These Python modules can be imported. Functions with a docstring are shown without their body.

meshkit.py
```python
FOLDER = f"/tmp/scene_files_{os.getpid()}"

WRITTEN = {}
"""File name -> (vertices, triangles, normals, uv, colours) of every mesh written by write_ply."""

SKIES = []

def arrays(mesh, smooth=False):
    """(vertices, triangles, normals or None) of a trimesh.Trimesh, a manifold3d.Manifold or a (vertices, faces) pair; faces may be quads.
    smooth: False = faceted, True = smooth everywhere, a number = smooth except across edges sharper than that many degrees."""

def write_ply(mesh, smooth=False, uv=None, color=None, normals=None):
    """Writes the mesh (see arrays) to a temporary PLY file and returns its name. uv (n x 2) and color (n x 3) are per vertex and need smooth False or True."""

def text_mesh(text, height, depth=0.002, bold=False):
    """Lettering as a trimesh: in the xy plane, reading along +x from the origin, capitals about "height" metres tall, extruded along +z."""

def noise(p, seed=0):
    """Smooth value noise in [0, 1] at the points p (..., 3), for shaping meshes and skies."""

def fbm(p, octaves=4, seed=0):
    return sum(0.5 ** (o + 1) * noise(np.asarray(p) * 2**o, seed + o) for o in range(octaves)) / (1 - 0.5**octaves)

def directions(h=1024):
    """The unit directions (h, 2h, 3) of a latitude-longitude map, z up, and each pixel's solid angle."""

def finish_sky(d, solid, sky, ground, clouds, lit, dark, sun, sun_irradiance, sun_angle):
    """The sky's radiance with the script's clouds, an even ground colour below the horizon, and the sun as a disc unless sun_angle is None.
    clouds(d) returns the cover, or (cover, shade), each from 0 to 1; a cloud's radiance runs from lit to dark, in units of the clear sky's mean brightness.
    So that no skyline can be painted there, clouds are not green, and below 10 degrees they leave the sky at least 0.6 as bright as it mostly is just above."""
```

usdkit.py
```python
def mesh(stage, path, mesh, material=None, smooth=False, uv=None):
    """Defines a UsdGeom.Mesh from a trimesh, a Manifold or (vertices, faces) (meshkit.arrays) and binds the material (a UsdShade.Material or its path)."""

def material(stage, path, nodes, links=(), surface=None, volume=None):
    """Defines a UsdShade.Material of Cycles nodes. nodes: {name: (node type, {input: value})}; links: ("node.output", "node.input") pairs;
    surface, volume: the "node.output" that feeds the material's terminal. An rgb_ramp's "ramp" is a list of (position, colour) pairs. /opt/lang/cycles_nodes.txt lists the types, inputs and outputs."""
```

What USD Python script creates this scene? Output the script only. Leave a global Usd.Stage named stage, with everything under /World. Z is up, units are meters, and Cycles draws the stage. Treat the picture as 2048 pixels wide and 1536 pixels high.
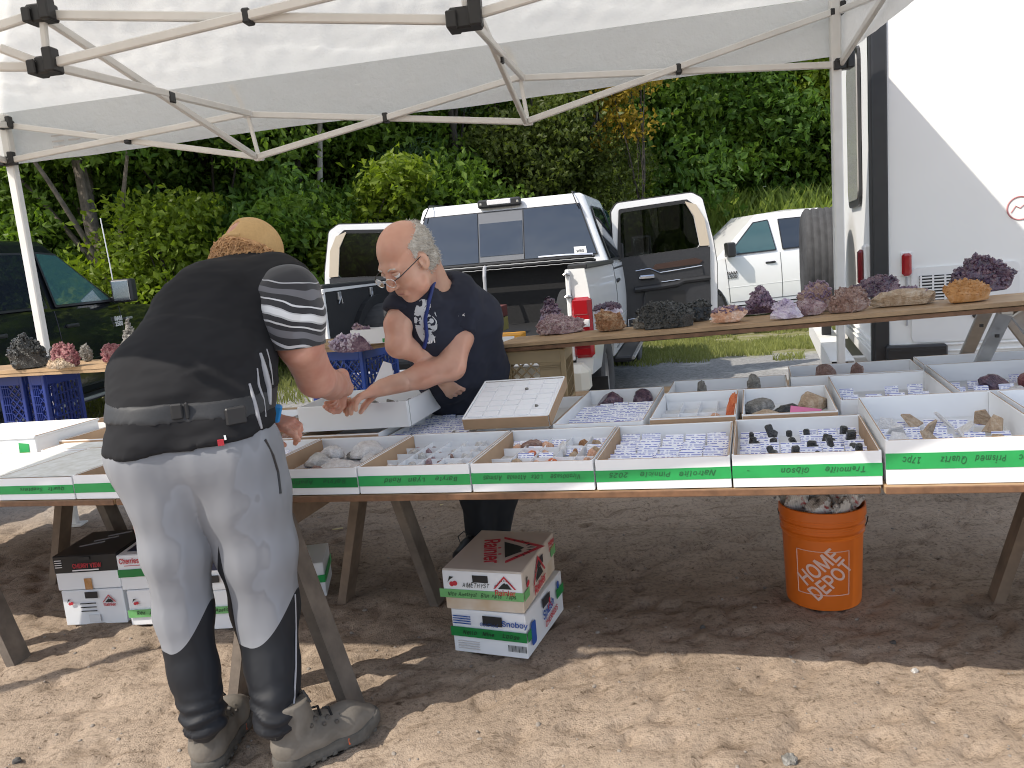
import math, random
import numpy as np, trimesh, manifold3d as m3
from scipy.spatial import ConvexHull
import usdkit, meshkit
from pxr import Usd, UsdGeom, UsdLux, UsdShade, Gf, Sdf, Vt

stage = Usd.Stage.CreateInMemory()
UsdGeom.SetStageUpAxis(stage, 'Z')
UsdGeom.SetStageMetersPerUnit(stage, 1.0)
UsdGeom.Xform.Define(stage, '/World')
stage.SetDefaultPrim(stage.GetPrimAtPath('/World'))
UsdGeom.Scope.Define(stage, '/World/Looks')

# ------------------------------------------------------------------ camera, sky, sun, exposure
CAM_H, F_PX, ROLL = 1.40, 1600.0, 0.085
PITCH = math.atan(256 / F_PX)
cR, sR, cP, sP = math.cos(ROLL), math.sin(ROLL), math.cos(PITCH), math.sin(PITCH)
CAM = np.array([0, 0, CAM_H])
_right = (cR, -sR * sP, -sR * cP); _up = (sR, cR * sP, cR * cP); _fwd = (0, cP, -sP)
cam = UsdGeom.Camera.Define(stage, '/World/camera')
cam.CreateHorizontalApertureAttr(36.0)
cam.CreateFocalLengthAttr(36.0 * F_PX / 2048)
cam.CreateClippingRangeAttr(Gf.Vec2f(0.05, 2000))
cam.AddTransformOp().Set(Gf.Matrix4d(*_right, 0, *_up, 0, *[-a for a in _fwd], 0, 0, 0, CAM_H, 1))
cam.CreateExposureAttr(0.52)
SUN = np.array([-0.80, -0.44, 1.0]); SUN /= np.linalg.norm(SUN)
SUN_EL = math.asin(SUN[2]); SUN_ROT = math.atan2(SUN[0], SUN[1])
usdkit.material(stage, '/World/Looks/sky', {
    'sky': ('sky_texture', {'sky_type': 'single_scattering', 'sun_disc': False, 'sun_elevation': SUN_EL, 'sun_rotation': SUN_ROT, 'aerosol_density': 1.6}),
    'tc': ('texture_coordinate', {}),
    'mp': ('mapping', {'scale': (1.0, 1.0, 3.2)}),
    'n': ('noise_texture', {'scale': 1.9, 'detail': 9.0, 'roughness': 0.6, 'distortion': 0.4}),
    'r': ('rgb_ramp', {'ramp': [(0.46, (0, 0, 0)), (0.66, (1, 1, 1))]}),
    'cl': ('mix', {'fac': 0.5, 'color2': (9.0, 9.4, 10.0)}),
    'fm': ('math', {'math_type': 'multiply', 'value2': 0.75}),
    'bg': ('background_shader', {'strength': 0.148})},
    [('tc.generated', 'mp.vector'), ('mp.vector', 'n.vector'), ('n.fac', 'r.fac'), ('r.color', 'fm.value1'), ('fm.value', 'cl.fac'),
     ('sky.color', 'cl.color1'), ('cl.color', 'bg.color')], surface='bg.background')
dome = UsdLux.DomeLight.Define(stage, '/World/sky')
UsdShade.MaterialBindingAPI.Apply(dome.GetPrim()).Bind(UsdShade.Material.Get(stage, '/World/Looks/sky'))
dome.GetPrim().SetCustomDataByKey('kind', 'structure')
sun = UsdLux.DistantLight.Define(stage, '/World/sun')
sun.CreateIntensityAttr(0.86); sun.CreateAngleAttr(0.5); sun.CreateColorAttr(Gf.Vec3f(1.0, 0.93, 0.83))
sun.CreateNormalizeAttr(True)
_x = np.cross([0, 0, 1.0], SUN); _x /= np.linalg.norm(_x); _y = np.cross(SUN, _x)
sun.AddTransformOp().Set(Gf.Matrix4d(*map(float, _x), 0, *map(float, _y), 0, *map(float, SUN), 0, 0, 0, 0, 1))

# ------------------------------------------------------------------ measuring helpers (pixels of the photograph to points at a known distance)
def ray(px, py):
    dx, dy = px - 1024, py - 768
    u = dx * cR - dy * sR; v = dx * sR + dy * cR
    return np.array([u, F_PX * cP - v * sP, -(F_PX * sP + v * cP)]) / F_PX
def P(px, py, Y):
    r = ray(px, py); return CAM + r * (Y / r[1])
def G(px, py, z=0.0):
    r = ray(px, py); return CAM + r * ((z - CAM_H) / r[2])
def PL(px, py, p0, n):
    r = ray(px, py); return CAM + r * (np.dot(np.asarray(p0) - CAM, n) / np.dot(r, n))
def V(*a): return np.array(a, float)
def unit(a):
    a = np.asarray(a, float); return a / np.linalg.norm(a)
def rotz(a):
    c, s = math.cos(a), math.sin(a); return np.array([[c, -s, 0], [s, c, 0], [0, 0, 1.0]])
def rotx(a):
    c, s = math.cos(a), math.sin(a); return np.array([[1, 0, 0], [0, c, -s], [0, s, c.real]])
def roty(a):
    c, s = math.cos(a), math.sin(a); return np.array([[c, 0, s], [0, 1, 0], [-s, 0, c]])
def lin(r, g, b):
    return tuple(((x / 255) / 12.92 if x <= 10 else ((x / 255 + .055) / 1.055) ** 2.4) for x in (r, g, b))

# ------------------------------------------------------------------ scene helpers
ORIGIN, NAMES = {}, {}
def uniq(parent, name):
    k = (parent, name); i = NAMES.get(k, 0); NAMES[k] = i + 1
    return f'{parent}/{name}' if i == 0 else f'{parent}/{name}_{i:03d}'
def tag(prim, label=None, cat=None, group=None, kind=None):
    for k, v in (('label', label), ('category', cat), ('group', group), ('kind', kind)):
        if v: prim.SetCustomDataByKey(k, v)
    return prim
def thing(name, label, cat, loc=(0, 0, 0), group=None):
    p = uniq('/World', name); x = UsdGeom.Xform.Define(stage, p)
    x.AddTranslateOp().Set(Gf.Vec3d(*map(float, loc)))
    ORIGIN[p] = np.array(loc, float)
    tag(x.GetPrim(), label, cat, group); return p
def arr(m):
    if isinstance(m, MB): return m.get()
    if isinstance(m, trimesh.Trimesh): return np.array(m.vertices), np.array(m.faces)
    if hasattr(m, 'to_mesh'):
        q = m.to_mesh(); return np.array(q.vert_properties[:, :3], float), np.array(q.tri_verts, int)
    return np.asarray(m[0], float), np.asarray(m[1], int)
def obj(name, m, mat, parent=None, smooth=False, label=None, cat=None, group=None, kind=None, colors=None):
    """one Mesh prim, given in world coordinates; stored relative to its thing"""
    v, f = arr(m)
    base = parent or '/World'
    o = np.zeros(3)
    q = base
    while q and q != '/World':
        if q in ORIGIN: o = ORIGIN[q]; break
        q = q.rsplit('/', 1)[0]
    path = uniq(base, name)
    own = None
    if parent is None and cat: own = np.array([*(v.min(0) + v.max(0))[:2] / 2, v[:, 2].min()]); o = own
    me = usdkit.mesh(stage, path, (v - o, f), MATS[mat], smooth=smooth)
    if own is not None: me.AddTranslateOp().Set(Gf.Vec3d(*map(float, own)))
    if colors is not None:
        UsdGeom.PrimvarsAPI(me).CreatePrimvar('tint', Sdf.ValueTypeNames.Color3fArray, 'vertex').Set(Vt.Vec3fArray.FromNumpy(np.asarray(colors, np.float32)))
    tag(me.GetPrim(), label, cat, group, kind)
    return path

_sg = [(a, b, c) for a in (-1, 1) for b in (-1, 1) for c in (-1, 1)]
_cv = np.array([[(x * (1 if k == 0 else .8), y * (1 if k == 1 else .8), z * (1 if k == 2 else .8)) for k in range(3)] for x, y, z in _sg]).reshape(-1, 3)
_hull = ConvexHull(_cv); _cf = _hull.simplices.copy()
for i, (a, b, c) in enumerate(_cf):
    if np.dot(np.cross(_cv[b] - _cv[a], _cv[c] - _cv[a]), _cv[a]) < 0: _cf[i] = (a, c, b)
_bv = np.array(_sg, float); _bh = ConvexHull(_bv); _bf = _bh.simplices.copy()
for i, (a, b, c) in enumerate(_bf):
    if np.dot(np.cross(_bv[b] - _bv[a], _bv[c] - _bv[a]), _bv[a]) < 0: _bf[i] = (a, c, b)
class MB:
    def __init__(s): s.v, s.f, s.n = [], [], 0
    def add(s, v, f, R=None, t=None):
        v = np.asarray(v, float)
        if R is not None: v = v @ np.asarray(R, float).T
        if t is not None: v = v + np.asarray(t, float)
        s.v.append(v); s.f.append(np.asarray(f, int) + s.n); s.n += len(v); return s
    def mesh(s, m, R=None, t=None): v, f = arr(m); return s.add(v, f, R, t)
    def box(s, c, size, R=None, bev=0.0):
        h = np.asarray(size, float) / 2
        if bev:
            b = min(bev, .45 * min(size))
            v = np.array([[(x * (h[0] - (0 if k == 0 else b)), y * (h[1] - (0 if k == 1 else b)), z * (h[2] - (0 if k == 2 else b))) for k in range(3)] for x, y, z in _sg]).reshape(-1, 3)
            return s.add(v, _cf, R, c)
        return s.add(_bv * h, _bf, R, c)
    def beam(s, p, q, w, h, up=(0, 0, 1), bev=0.0):
        p, q = np.asarray(p, float), np.asarray(q, float); d = unit(q - p)
        up = np.asarray(up, float)
        if abs(d @ unit(up)) > .98: up = np.array([0, 1.0, 0])
        x = unit(np.cross(d, up)); z = np.cross(x, d)
        return s.box((p + q) / 2, (w, np.linalg.norm(q - p), h), np.stack([x, d, z], 1), bev)
    def tube(s, pts, r, n=8, caps=True, closed=False):
        p = np.asarray(pts, float); m = len(p)
        r = np.broadcast_to(r, (m,)).astype(float)
        t = (np.roll(p, -1, 0) - np.roll(p, 1, 0)) if closed else np.gradient(p, axis=0)
        t /= np.linalg.norm(t, axis=1, keepdims=True) + 1e-12
        a = np.cross(t[0], [0, 0, 1.0] if abs(t[0][2]) < .9 else [1.0, 0, 0]); A = []
        for k in range(m):
            a = a - t[k] * (a @ t[k]); a /= np.linalg.norm(a) + 1e-12; A.append(a)
        A = np.array(A); B = np.cross(t, A); ang = np.arange(n) * 2 * np.pi / n
        v = p[:, None] + r[:, None, None] * (np.cos(ang)[None, :, None] * A[:, None] + np.sin(ang)[None, :, None] * B[:, None])
        v = v.reshape(-1, 3); f = []
        for i in range(m if closed else m - 1):
            for j in range(n):
                a0, a1 = i * n + j, i * n + (j + 1) % n; b0, b1 = ((i + 1) % m) * n + j, ((i + 1) % m) * n + (j + 1) % n
                f += [(a0, a1, b1), (a0, b1, b0)]
        if caps and not closed:
            v = np.vstack([v, p[0], p[-1]])
            for j in range(n):
                f += [(m * n, (j + 1) % n, j), (m * n + 1, (m - 1) * n + j, (m - 1) * n + (j + 1) % n)]
        return s.add(v, f)
    def lathe(s, prof, n=32, R=None, t=None):
        prof = np.asarray(prof, float); m = len(prof); ang = np.arange(n) * 2 * np.pi / n
        v = np.stack([prof[:, 0, None] * np.cos(ang), prof[:, 0, None] * np.sin(ang), np.repeat(prof[:, 1, None], n, 1)], -1).reshape(-1, 3); f = []
        for i in range(m - 1):
            for j in range(n):
                a0, a1 = i * n + j, i * n + (j + 1) % n; b0, b1 = a0 + n, a1 + n
                f += [(a0, a1, b1), (a0, b1, b0)]
        return s.add(v, f, R, t)
    def quad(s, a, b, c, d): return s.add([a, b, c, d], [(0, 1, 2), (0, 2, 3)])
    def extr(s, poly, depth, R=None, t=None):
        """a shapely polygon (or list of points) in the xy plane, extruded along +z, then rotated and moved"""
        import shapely
        if not hasattr(poly, 'exterior') and not hasattr(poly, 'geoms'): poly = shapely.Polygon(poly)
        for g in getattr(poly, 'geoms', [poly]):
            s.mesh(trimesh.creation.extrude_polygon(g, depth, engine='earcut'), R, t)
        return s
    def get(s): return np.vstack(s.v), np.vstack(s.f)
def basis(x, y):
    x = unit(x); y = np.asarray(y, float); y = unit(y - x * (x @ y)); return np.stack([x, y, np.cross(x, y)], 1)
def rrect(w, h, r, n=4, cx=0, cy=0):
    pts = []
    for k, (sx, sy) in enumerate(((1, 1), (-1, 1), (-1, -1), (1, -1))):
        for i in range(n + 1):
            a = (k + i / n) * math.pi / 2
            pts.append((cx + sx * (w / 2 - r) + r * math.cos(a), cy + sy * (h / 2 - r) + r * math.sin(a)))
    return pts
def text_on(parent, name, txt, height, pos, xdir, ydir, mat, depth=.0006, bold=False, hand=None, width=None, smooth=False):
    """lettering whose baseline starts at pos and runs along xdir, capitals up along ydir"""
    B = basis(xdir, ydir); mb = MB()
    if hand is None:
        m = meshkit.text_mesh(txt, height, depth, bold); v, f = arr(m)
        if width: v = v * [width / max(v[:, 0].max(), 1e-6), 1, 1]
        mb.add(v, f, B, pos)
    else:
        rg = random.Random(hand); x = 0
        for ch in txt:
            if ch == ' ': x += height * .6; continue
            hh = height * rg.uniform(.85, 1.15)
            v, f = arr(meshkit.text_mesh(ch, hh, depth)); w = v[:, 0].max()
            a = rg.uniform(-.16, .1); v = v @ rotz(a).T * [.85, 1, 1]; v[:, 0] += .25 * v[:, 1]
            mb.add(v + [x, rg.uniform(-.08, .08) * height, 0], f); x += w * .9 + height * .12
        v, f = mb.get()
        if width: v = v * [width / max(v[:, 0].max(), 1e-6), 1, 1]
        mb = MB(); mb.add(v, f, B, pos)
    return obj(name, mb, mat, parent)

# ------------------------------------------------------------------ materials
MATS = {}
def mat(name, col, rough=.55, metal=0., noise=None, bump=None, coat=0., spec=.5, col2=None, trans=None, space='object', sheen=0., sss=0.):
    """principled surface; noise=(scale, amount, detail) varies the colour towards col2 (or a darker tone), bump=(scale, strength, distance)"""
    n = {'p': ('principled_bsdf', {'base_color': col, 'roughness': rough, 'metallic': metal, 'coat_weight': coat, 'specular_ior_level': spec, 'sheen_weight': sheen}),
         'tc': ('texture_coordinate', {}), 'ge': ('geometry', {})}
    src = 'tc.object' if space == 'object' else 'ge.position'
    if sss: n['p'][1].update(subsurface_weight=sss, subsurface_scale=.012, subsurface_radius=(1, .35, .2))
    l = []; surf = 'p.BSDF'
    if noise:
        c2 = col2 or tuple(x * (1 - noise[1]) for x in col)
        n['n'] = ('noise_texture', {'scale': noise[0], 'detail': noise[2] if len(noise) > 2 else 4., 'roughness': .6})
        n['r'] = ('rgb_ramp', {'ramp': [(.32, c2), (.68, col)]})
        l += [(src, 'n.vector'), ('n.fac', 'r.fac'), ('r.color', 'p.base_color')]
    if bump:
        n['bn'] = ('noise_texture', {'scale': bump[0], 'detail': 5., 'roughness': .65})
        n['b'] = ('bump', {'strength': bump[1], 'distance': bump[2] if len(bump) > 2 else .004})
        l += [(src, 'bn.vector'), ('bn.fac', 'b.height'), ('b.normal', 'p.normal')]
    if trans:
        n['t'] = ('translucent_bsdf', {'color': trans[1]}); n['m'] = ('mix_closure', {'fac': trans[0]})
        l += [('p.BSDF', 'm.closure1'), ('t.BSDF', 'm.closure2')]; surf = 'm.closure'
    MATS[name] = usdkit.material(stage, '/World/Looks/' + name, n, l, surface=surf)
    return name
def glass(name, tint, refl=1.45, rough=0.0):
    MATS[name] = usdkit.material(stage, '/World/Looks/' + name, {
        't': ('transparent_bsdf', {'color': tint}), 'g': ('glossy_bsdf', {'color': (1, 1, 1), 'roughness': rough}),
        'fr': ('fresnel', {'IOR': refl}), 'm': ('mix_closure', {})},
        [('fr.fac', 'm.fac'), ('t.BSDF', 'm.closure1'), ('g.BSDF', 'm.closure2')], surface='m.closure')
    return name

mat('white_plastic', (.75, .75, .74), .4)
mat('white_steel', (.74, .73, .70), .38, noise=(6, .12), spec=.5)
mat('black_plastic', (.018, .018, .019), .45)
mat('black_rubber', (.03, .03, .031), .75, noise=(30, .4))
mat('canopy_fabric', (.79, .79, .785), .7, noise=(1.6, .06), bump=(9, .7, .03), trans=(.42, (.85, .84, .79)), space='world')
mat('white_paint', (.80, .80, .79), .22, coat=.6, noise=(2.0, .03))
mat('trailer_white', (.82, .82, .80), .42, noise=(.9, .05), bump=(2.2, .05, .01), space='world')
mat('dark_trim', (.022, .022, .024), .4, noise=(12, .3))
mat('chrome', (.75, .75, .76), .12, metal=1.)
mat('aluminium', (.55, .55, .55), .38, metal=.85, noise=(14, .2))
mat('red_lens', (.30, .010, .014), .12, coat=.8)
mat('dark_red_lens', (.16, .008, .012), .15, coat=.6)
mat('clear_lens', (.72, .70, .70), .12, coat=.6)
mat('black_paint', (.006, .0065, .008), .12, coat=1.0)
MATS['tint_glass'] = usdkit.material(stage, '/World/Looks/tint_glass', {'d': ('diffuse_bsdf', {'color': (.008, .010, .013)}), 'g': ('glossy_bsdf', {'color': (.92, .96, 1.), 'roughness': .015}), 'f': ('fresnel', {'IOR': 1.95}), 'm': ('mix_closure', {})},
    [('f.fac', 'm.fac'), ('d.BSDF', 'm.closure1'), ('g.BSDF', 'm.closure2')], surface='m.closure')
mat('grey_paint', (.35, .35, .36), .4)
mat('bed_liner', (.008, .008, .009), .75, noise=(40, .4), bump=(180, .35, .003))
mat('bed_dust', (.035, .035, .034), .8, noise=(7, .7, 6), col2=(.010, .010, .011))
mat('tan_plastic', (.55, .47, .36), .5)
mat('door_grey', (.035, .036, .040), .55, noise=(60, .25))
mat('wood_trim', (.045, .022, .015), .45)
# ------------------------------------------------------------------ ground
def sstep(a, b, x):
    t = np.clip((x - a) / (b - a), 0, 1); return t * t * (3 - 2 * t)
def gz(x, y):
    """the lie of the land: level under the tent, falling a little to the right behind, rising as a bank at the wood"""
    x, y = np.asarray(x, float), np.asarray(y, float)
    return -.24 * sstep(7.5, 13, y) * sstep(0.5, 4, x) + 1.55 * sstep(14.9, 17.2, y) * sstep(.5, 4, x) + .5 * sstep(15, 24, y)
def lump(x, y):
    x, y = np.asarray(x, float), np.asarray(y, float)
    p = np.stack([x, y, 0 * x], -1)
    near = 1 - sstep(5.5, 8, y)
    a = (meshkit.fbm(p * 2.2, 3, 3) - .5) * .022 + (meshkit.fbm(p * 9, 3, 11) - .5) * .014
    b = np.maximum(0, meshkit.fbm(p * 16, 3, 21) - .51) * -.085           # scuffs and heel marks
    return (a + b) * (near + .25 * (1 - near))
xs = np.concatenate([np.linspace(-260, -14, 22)[:-1], np.linspace(-14, -4, 42)[:-1], np.linspace(-4, 3.6, 330)[:-1], np.linspace(3.6, 16, 50)[:-1], np.linspace(16, 260, 22)])
ys = np.concatenate([np.linspace(-60, .9, 16)[:-1], np.linspace(.9, 5.2, 210)[:-1], np.linspace(5.2, 24, 100)[:-1], np.linspace(24, 320, 24)])
X, Y = np.meshgrid(xs, ys, indexing='xy'); nx, ny = len(xs), len(ys)
Z = gz(X, Y) + lump(X, Y)
Vg = np.stack([X, Y, Z], -1).reshape(-1, 3)
ii, jj = np.meshgrid(np.arange(nx - 1), np.arange(ny - 1), indexing='xy'); a0 = (jj * nx + ii).ravel()
Fg = np.vstack([np.stack([a0, a0 + 1, a0 + nx + 1], 1), np.stack([a0, a0 + nx + 1, a0 + nx], 1)])
SAND, SAND2, GREY = (.365, .288, .22), (.265, .205, .152), (.29, .275, .26)
MATS['ground'] = usdkit.material(stage, '/World/Looks/ground', {
    'g': ('geometry', {}), 'xyz': ('separate_xyz', {}),
    'n1': ('noise_texture', {'scale': 1.3, 'detail': 6., 'roughness': .62}), 'r1': ('rgb_ramp', {'ramp': [(.34, SAND2), (.62, SAND)]}),
    'n2': ('noise_texture', {'scale': 55., 'detail': 5., 'roughness': .7}), 'r2': ('rgb_ramp', {'ramp': [(.30, (.42, .40, .38)), (.5, (1, 1, 1)), (.75, (1.16, 1.15, 1.12))]}),
    'm12': ('mix', {'mix_type': 'multiply', 'fac': .85}),
    'vo': ('voronoi_texture', {'scale': 75., 'feature': 'f1'}), 'rv': ('rgb_ramp', {'ramp': [(.10, (.40, .36, .32)), (.26, (1, 1, 1))]}),
    'nm': ('noise_texture', {'scale': 3.5, 'detail': 3.}), 'rm': ('rgb_ramp', {'ramp': [(.48, (0, 0, 0)), (.62, (1, 1, 1))]}),
    'mv': ('mix', {'mix_type': 'multiply'}), 'mp7': ('mapping', {'scale': (2.2, 7., 1.)}), 'n7': ('noise_texture', {'scale': 1.6, 'detail': 6., 'roughness': .7, 'distortion': .8}), 'r7': ('rgb_ramp', {'ramp': [(.33, (.55, .52, .49)), (.46, (1, 1, 1))]}), 'm7': ('mix', {'mix_type': 'multiply', 'fac': .85}), 'n6': ('noise_texture', {'scale': 30., 'detail': 4., 'roughness': .6, 'distortion': .5}), 'r6': ('rgb_ramp', {'ramp': [(.29, (.36, .33, .30)), (.37, (1, 1, 1))]}), 'm6': ('mix', {'mix_type': 'multiply', 'fac': .9}),
    'gry': ('rgb_ramp', {'ramp': [(.35, (.17, .165, .16)), (.6, (.33, .325, .315))]}), 'n3': ('noise_texture', {'scale': 26., 'detail': 6., 'roughness': .75}),
    'fy': ('map_range', {'from_min': 4.6, 'from_max': 6.2, 'clamp': True}), 'mg': ('mix', {}),
    'n4': ('noise_texture', {'scale': .55, 'detail': 5., 'roughness': .7}), 'r4': ('rgb_ramp', {'ramp': [(.53, (0, 0, 0)), (.60, (1, 1, 1))]}),
    'mw': ('mix', {'color2': (.47, .455, .42)}),
    'fg': ('map_range', {'from_min': 8.9, 'from_max': 10.2, 'to_max': 2., 'clamp': True}), 'gn': ('noise_texture', {'scale': 5., 'detail': 6., 'roughness': .7}),
    'rg': ('rgb_ramp', {'ramp': [(.36, (.30, .27, .19)), (.5, (.21, .20, .09)), (.7, (.14, .16, .045))]}), 'ma': ('math', {'math_type': 'add'}), 'ms': ('math', {'math_type': 'multiply_add', 'value2': 2.4, 'value3': -2.2}),
    'mgr': ('mix', {}), 'b1': ('bump', {'strength': .5, 'distance': .010}), 'hm': ('math', {'math_type': 'add'}),
    'n5': ('noise_texture', {'scale': 170., 'detail': 3.}), 'cl': ('clamp', {}),
    'p': ('principled_bsdf', {'roughness': .93, 'specular_ior_level': .15})},
    [('g.position', 'xyz.vector')] + [('g.position', k + '.vector') for k in ('n1', 'n2', 'vo', 'nm', 'n6', 'n3', 'n4', 'gn', 'n5')] +
    [('n1.fac', 'r1.fac'), ('n2.fac', 'r2.fac'), ('r1.color', 'm12.color1'), ('r2.color', 'm12.color2'), ('vo.distance', 'rv.fac'), ('nm.fac', 'rm.fac'),
     ('m12.color', 'mv.color1'), ('rv.color', 'mv.color2'), ('rm.color', 'mv.fac'), ('n3.fac', 'gry.fac'), ('xyz.y', 'fy.value'), ('fy.result', 'mg.fac'),
     ('n6.fac', 'r6.fac'), ('mv.color', 'm6.color1'), ('r6.color', 'm6.color2'), ('g.position', 'mp7.vector'), ('mp7.vector', 'n7.vector'), ('n7.fac', 'r7.fac'), ('m6.color', 'm7.color1'), ('r7.color', 'm7.color2'), ('m7.color', 'mg.color1'), ('n4.fac', 'r4.fac'), ('gry.color', 'mw.color1'), ('r4.color', 'mw.fac'), ('mw.color', 'mg.color2'),
     ('xyz.y', 'fg.value'), ('gn.fac', 'ms.value1'), ('fg.result', 'ma.value1'), ('ms.value', 'ma.value2'), ('ma.value', 'cl.value'), ('gn.fac', 'rg.fac'),
     ('mg.color', 'mgr.color1'), ('rg.color', 'mgr.color2'), ('cl.result', 'mgr.fac'), ('mgr.color', 'p.base_color'),
     ('n2.fac', 'hm.value1'), ('n5.fac', 'hm.value2'), ('hm.value', 'b1.height'), ('b1.normal', 'p.normal')], surface='p.BSDF')
obj('ground', (Vg, Fg), 'ground', smooth=True, kind='structure')

# ------------------------------------------------------------------ pop-up canopy
TA = V(-2.735, 4.74, 0); TC = V(1.735, 4.15, 0)
tA = unit(TC - TA); nA = V(-tA[1], tA[0], 0); LA, DA = np.linalg.norm(TC - TA), 3.05
DAF = lambda a: 2.665 + .092 * a           # the near eave runs a little askew
def CN(a, b, z):            # along the back eave from the left pole, towards the camera, height
    return TA + tA * a - nA * b + V(0, 0, z)
ev = lambda a: 2.155 + .085 * a / LA        # height of the valance's lower edge
canopy = thing('pop_up_canopy', 'white pop-up canopy tent stretched over the mineral tables', 'canopy', TA)
na, nb = 230, 150
av, bv = np.meshgrid(np.linspace(-.05, LA + .05, na), np.linspace(0, 1, nb), indexing='ij'); bv = -.05 + bv * (DAF(av) + .10)
edge = np.minimum(np.minimum(bv + .05, DAF(av) + .05 - bv), np.minimum(av + .05, LA + .05 - av) * 1.0)
rise = .60 * edge - .11 * edge ** 2
wr = (meshkit.fbm(np.stack([av * 2.0, bv * 11 + av * 1.5, 0 * av], -1), 3, 5) - .5) * .05 + (1 - np.abs(2 * meshkit.fbm(np.stack([av * 4 + bv * 3, bv * 8 - av * 2, 0 * av], -1), 3, 8) - 1)) * .022 + (meshkit.fbm(np.stack([av * 14, bv * 12, 0 * av], -1), 2, 9) - .5) * .016
sag = -.05 * np.abs(np.sin(np.pi * av / LA * 3)) * np.exp(-(edge / .5) ** 2) * (edge / .25).clip(0, 1)
z = ev(av) + .29 + rise + wr * (edge / .12).clip(0, 1) + sag
pts = TA + av[..., None] * tA - bv[..., None] * nA + z[..., None] * V(0, 0, 1)
i, j = np.meshgrid(np.arange(na - 1), np.arange(nb - 1), indexing='ij'); q = (i * nb + j).ravel()
obj('canopy_roof', (pts.reshape(-1, 3), np.vstack([np.stack([q, q + nb, q + nb + 1], 1), np.stack([q, q + nb + 1, q + 1], 1)])), 'canopy_fabric', canopy, smooth=True)
def valance(p0, p1, z0, z1, drop, seed):
    m = 90; s = np.linspace(0, 1, m); rows = []
    for k, d in enumerate(np.linspace(0, 1, 7)):
        w = (meshkit.fbm(np.stack([s * 14, 0 * s + d * .8, 0 * s + seed], -1), 3, seed) - .5) * .05 * d
        zz = z0 + (z1 - z0) * s + drop * (1 - d) + (meshkit.fbm(np.stack([s * 5, 0 * s, 0 * s], -1), 2, seed + 2) - .5) * .02 * d
        nrm = unit(np.cross(p1 - p0, V(0, 0, 1)))
        rows.append(p0 + (p1 - p0) * s[:, None] + nrm * w[:, None] + zz[:, None] * V(0, 0, 1))
    v = np.stack(rows, 0).reshape(-1, 3); f = []
    for r in range(6):
        for c in range(m - 1):
            b = r * m + c; f += [(b, b + 1, b + m + 1), (b, b + m + 1, b + m)]
    return v, np.array(f)
o = .05
cb = [TA + tA * a - nA * b for a, b in ((-o, -o), (LA + o, -o), (LA + o, DAF(LA) + o), (-o, DAF(0) + o))]
for k, (p, q_, z0, z1) in enumerate(((cb[0], cb[1], ev(0), ev(LA)), (cb[1], cb[2], ev(LA), ev(LA)), (cb[2], cb[3], ev(LA), ev(0)), (cb[3], cb[0], ev(0), ev(0)))):
    obj('valance', valance(p, q_, z0, z1, .29, 40 + k), 'canopy_fabric', canopy, smooth=True)
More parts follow.
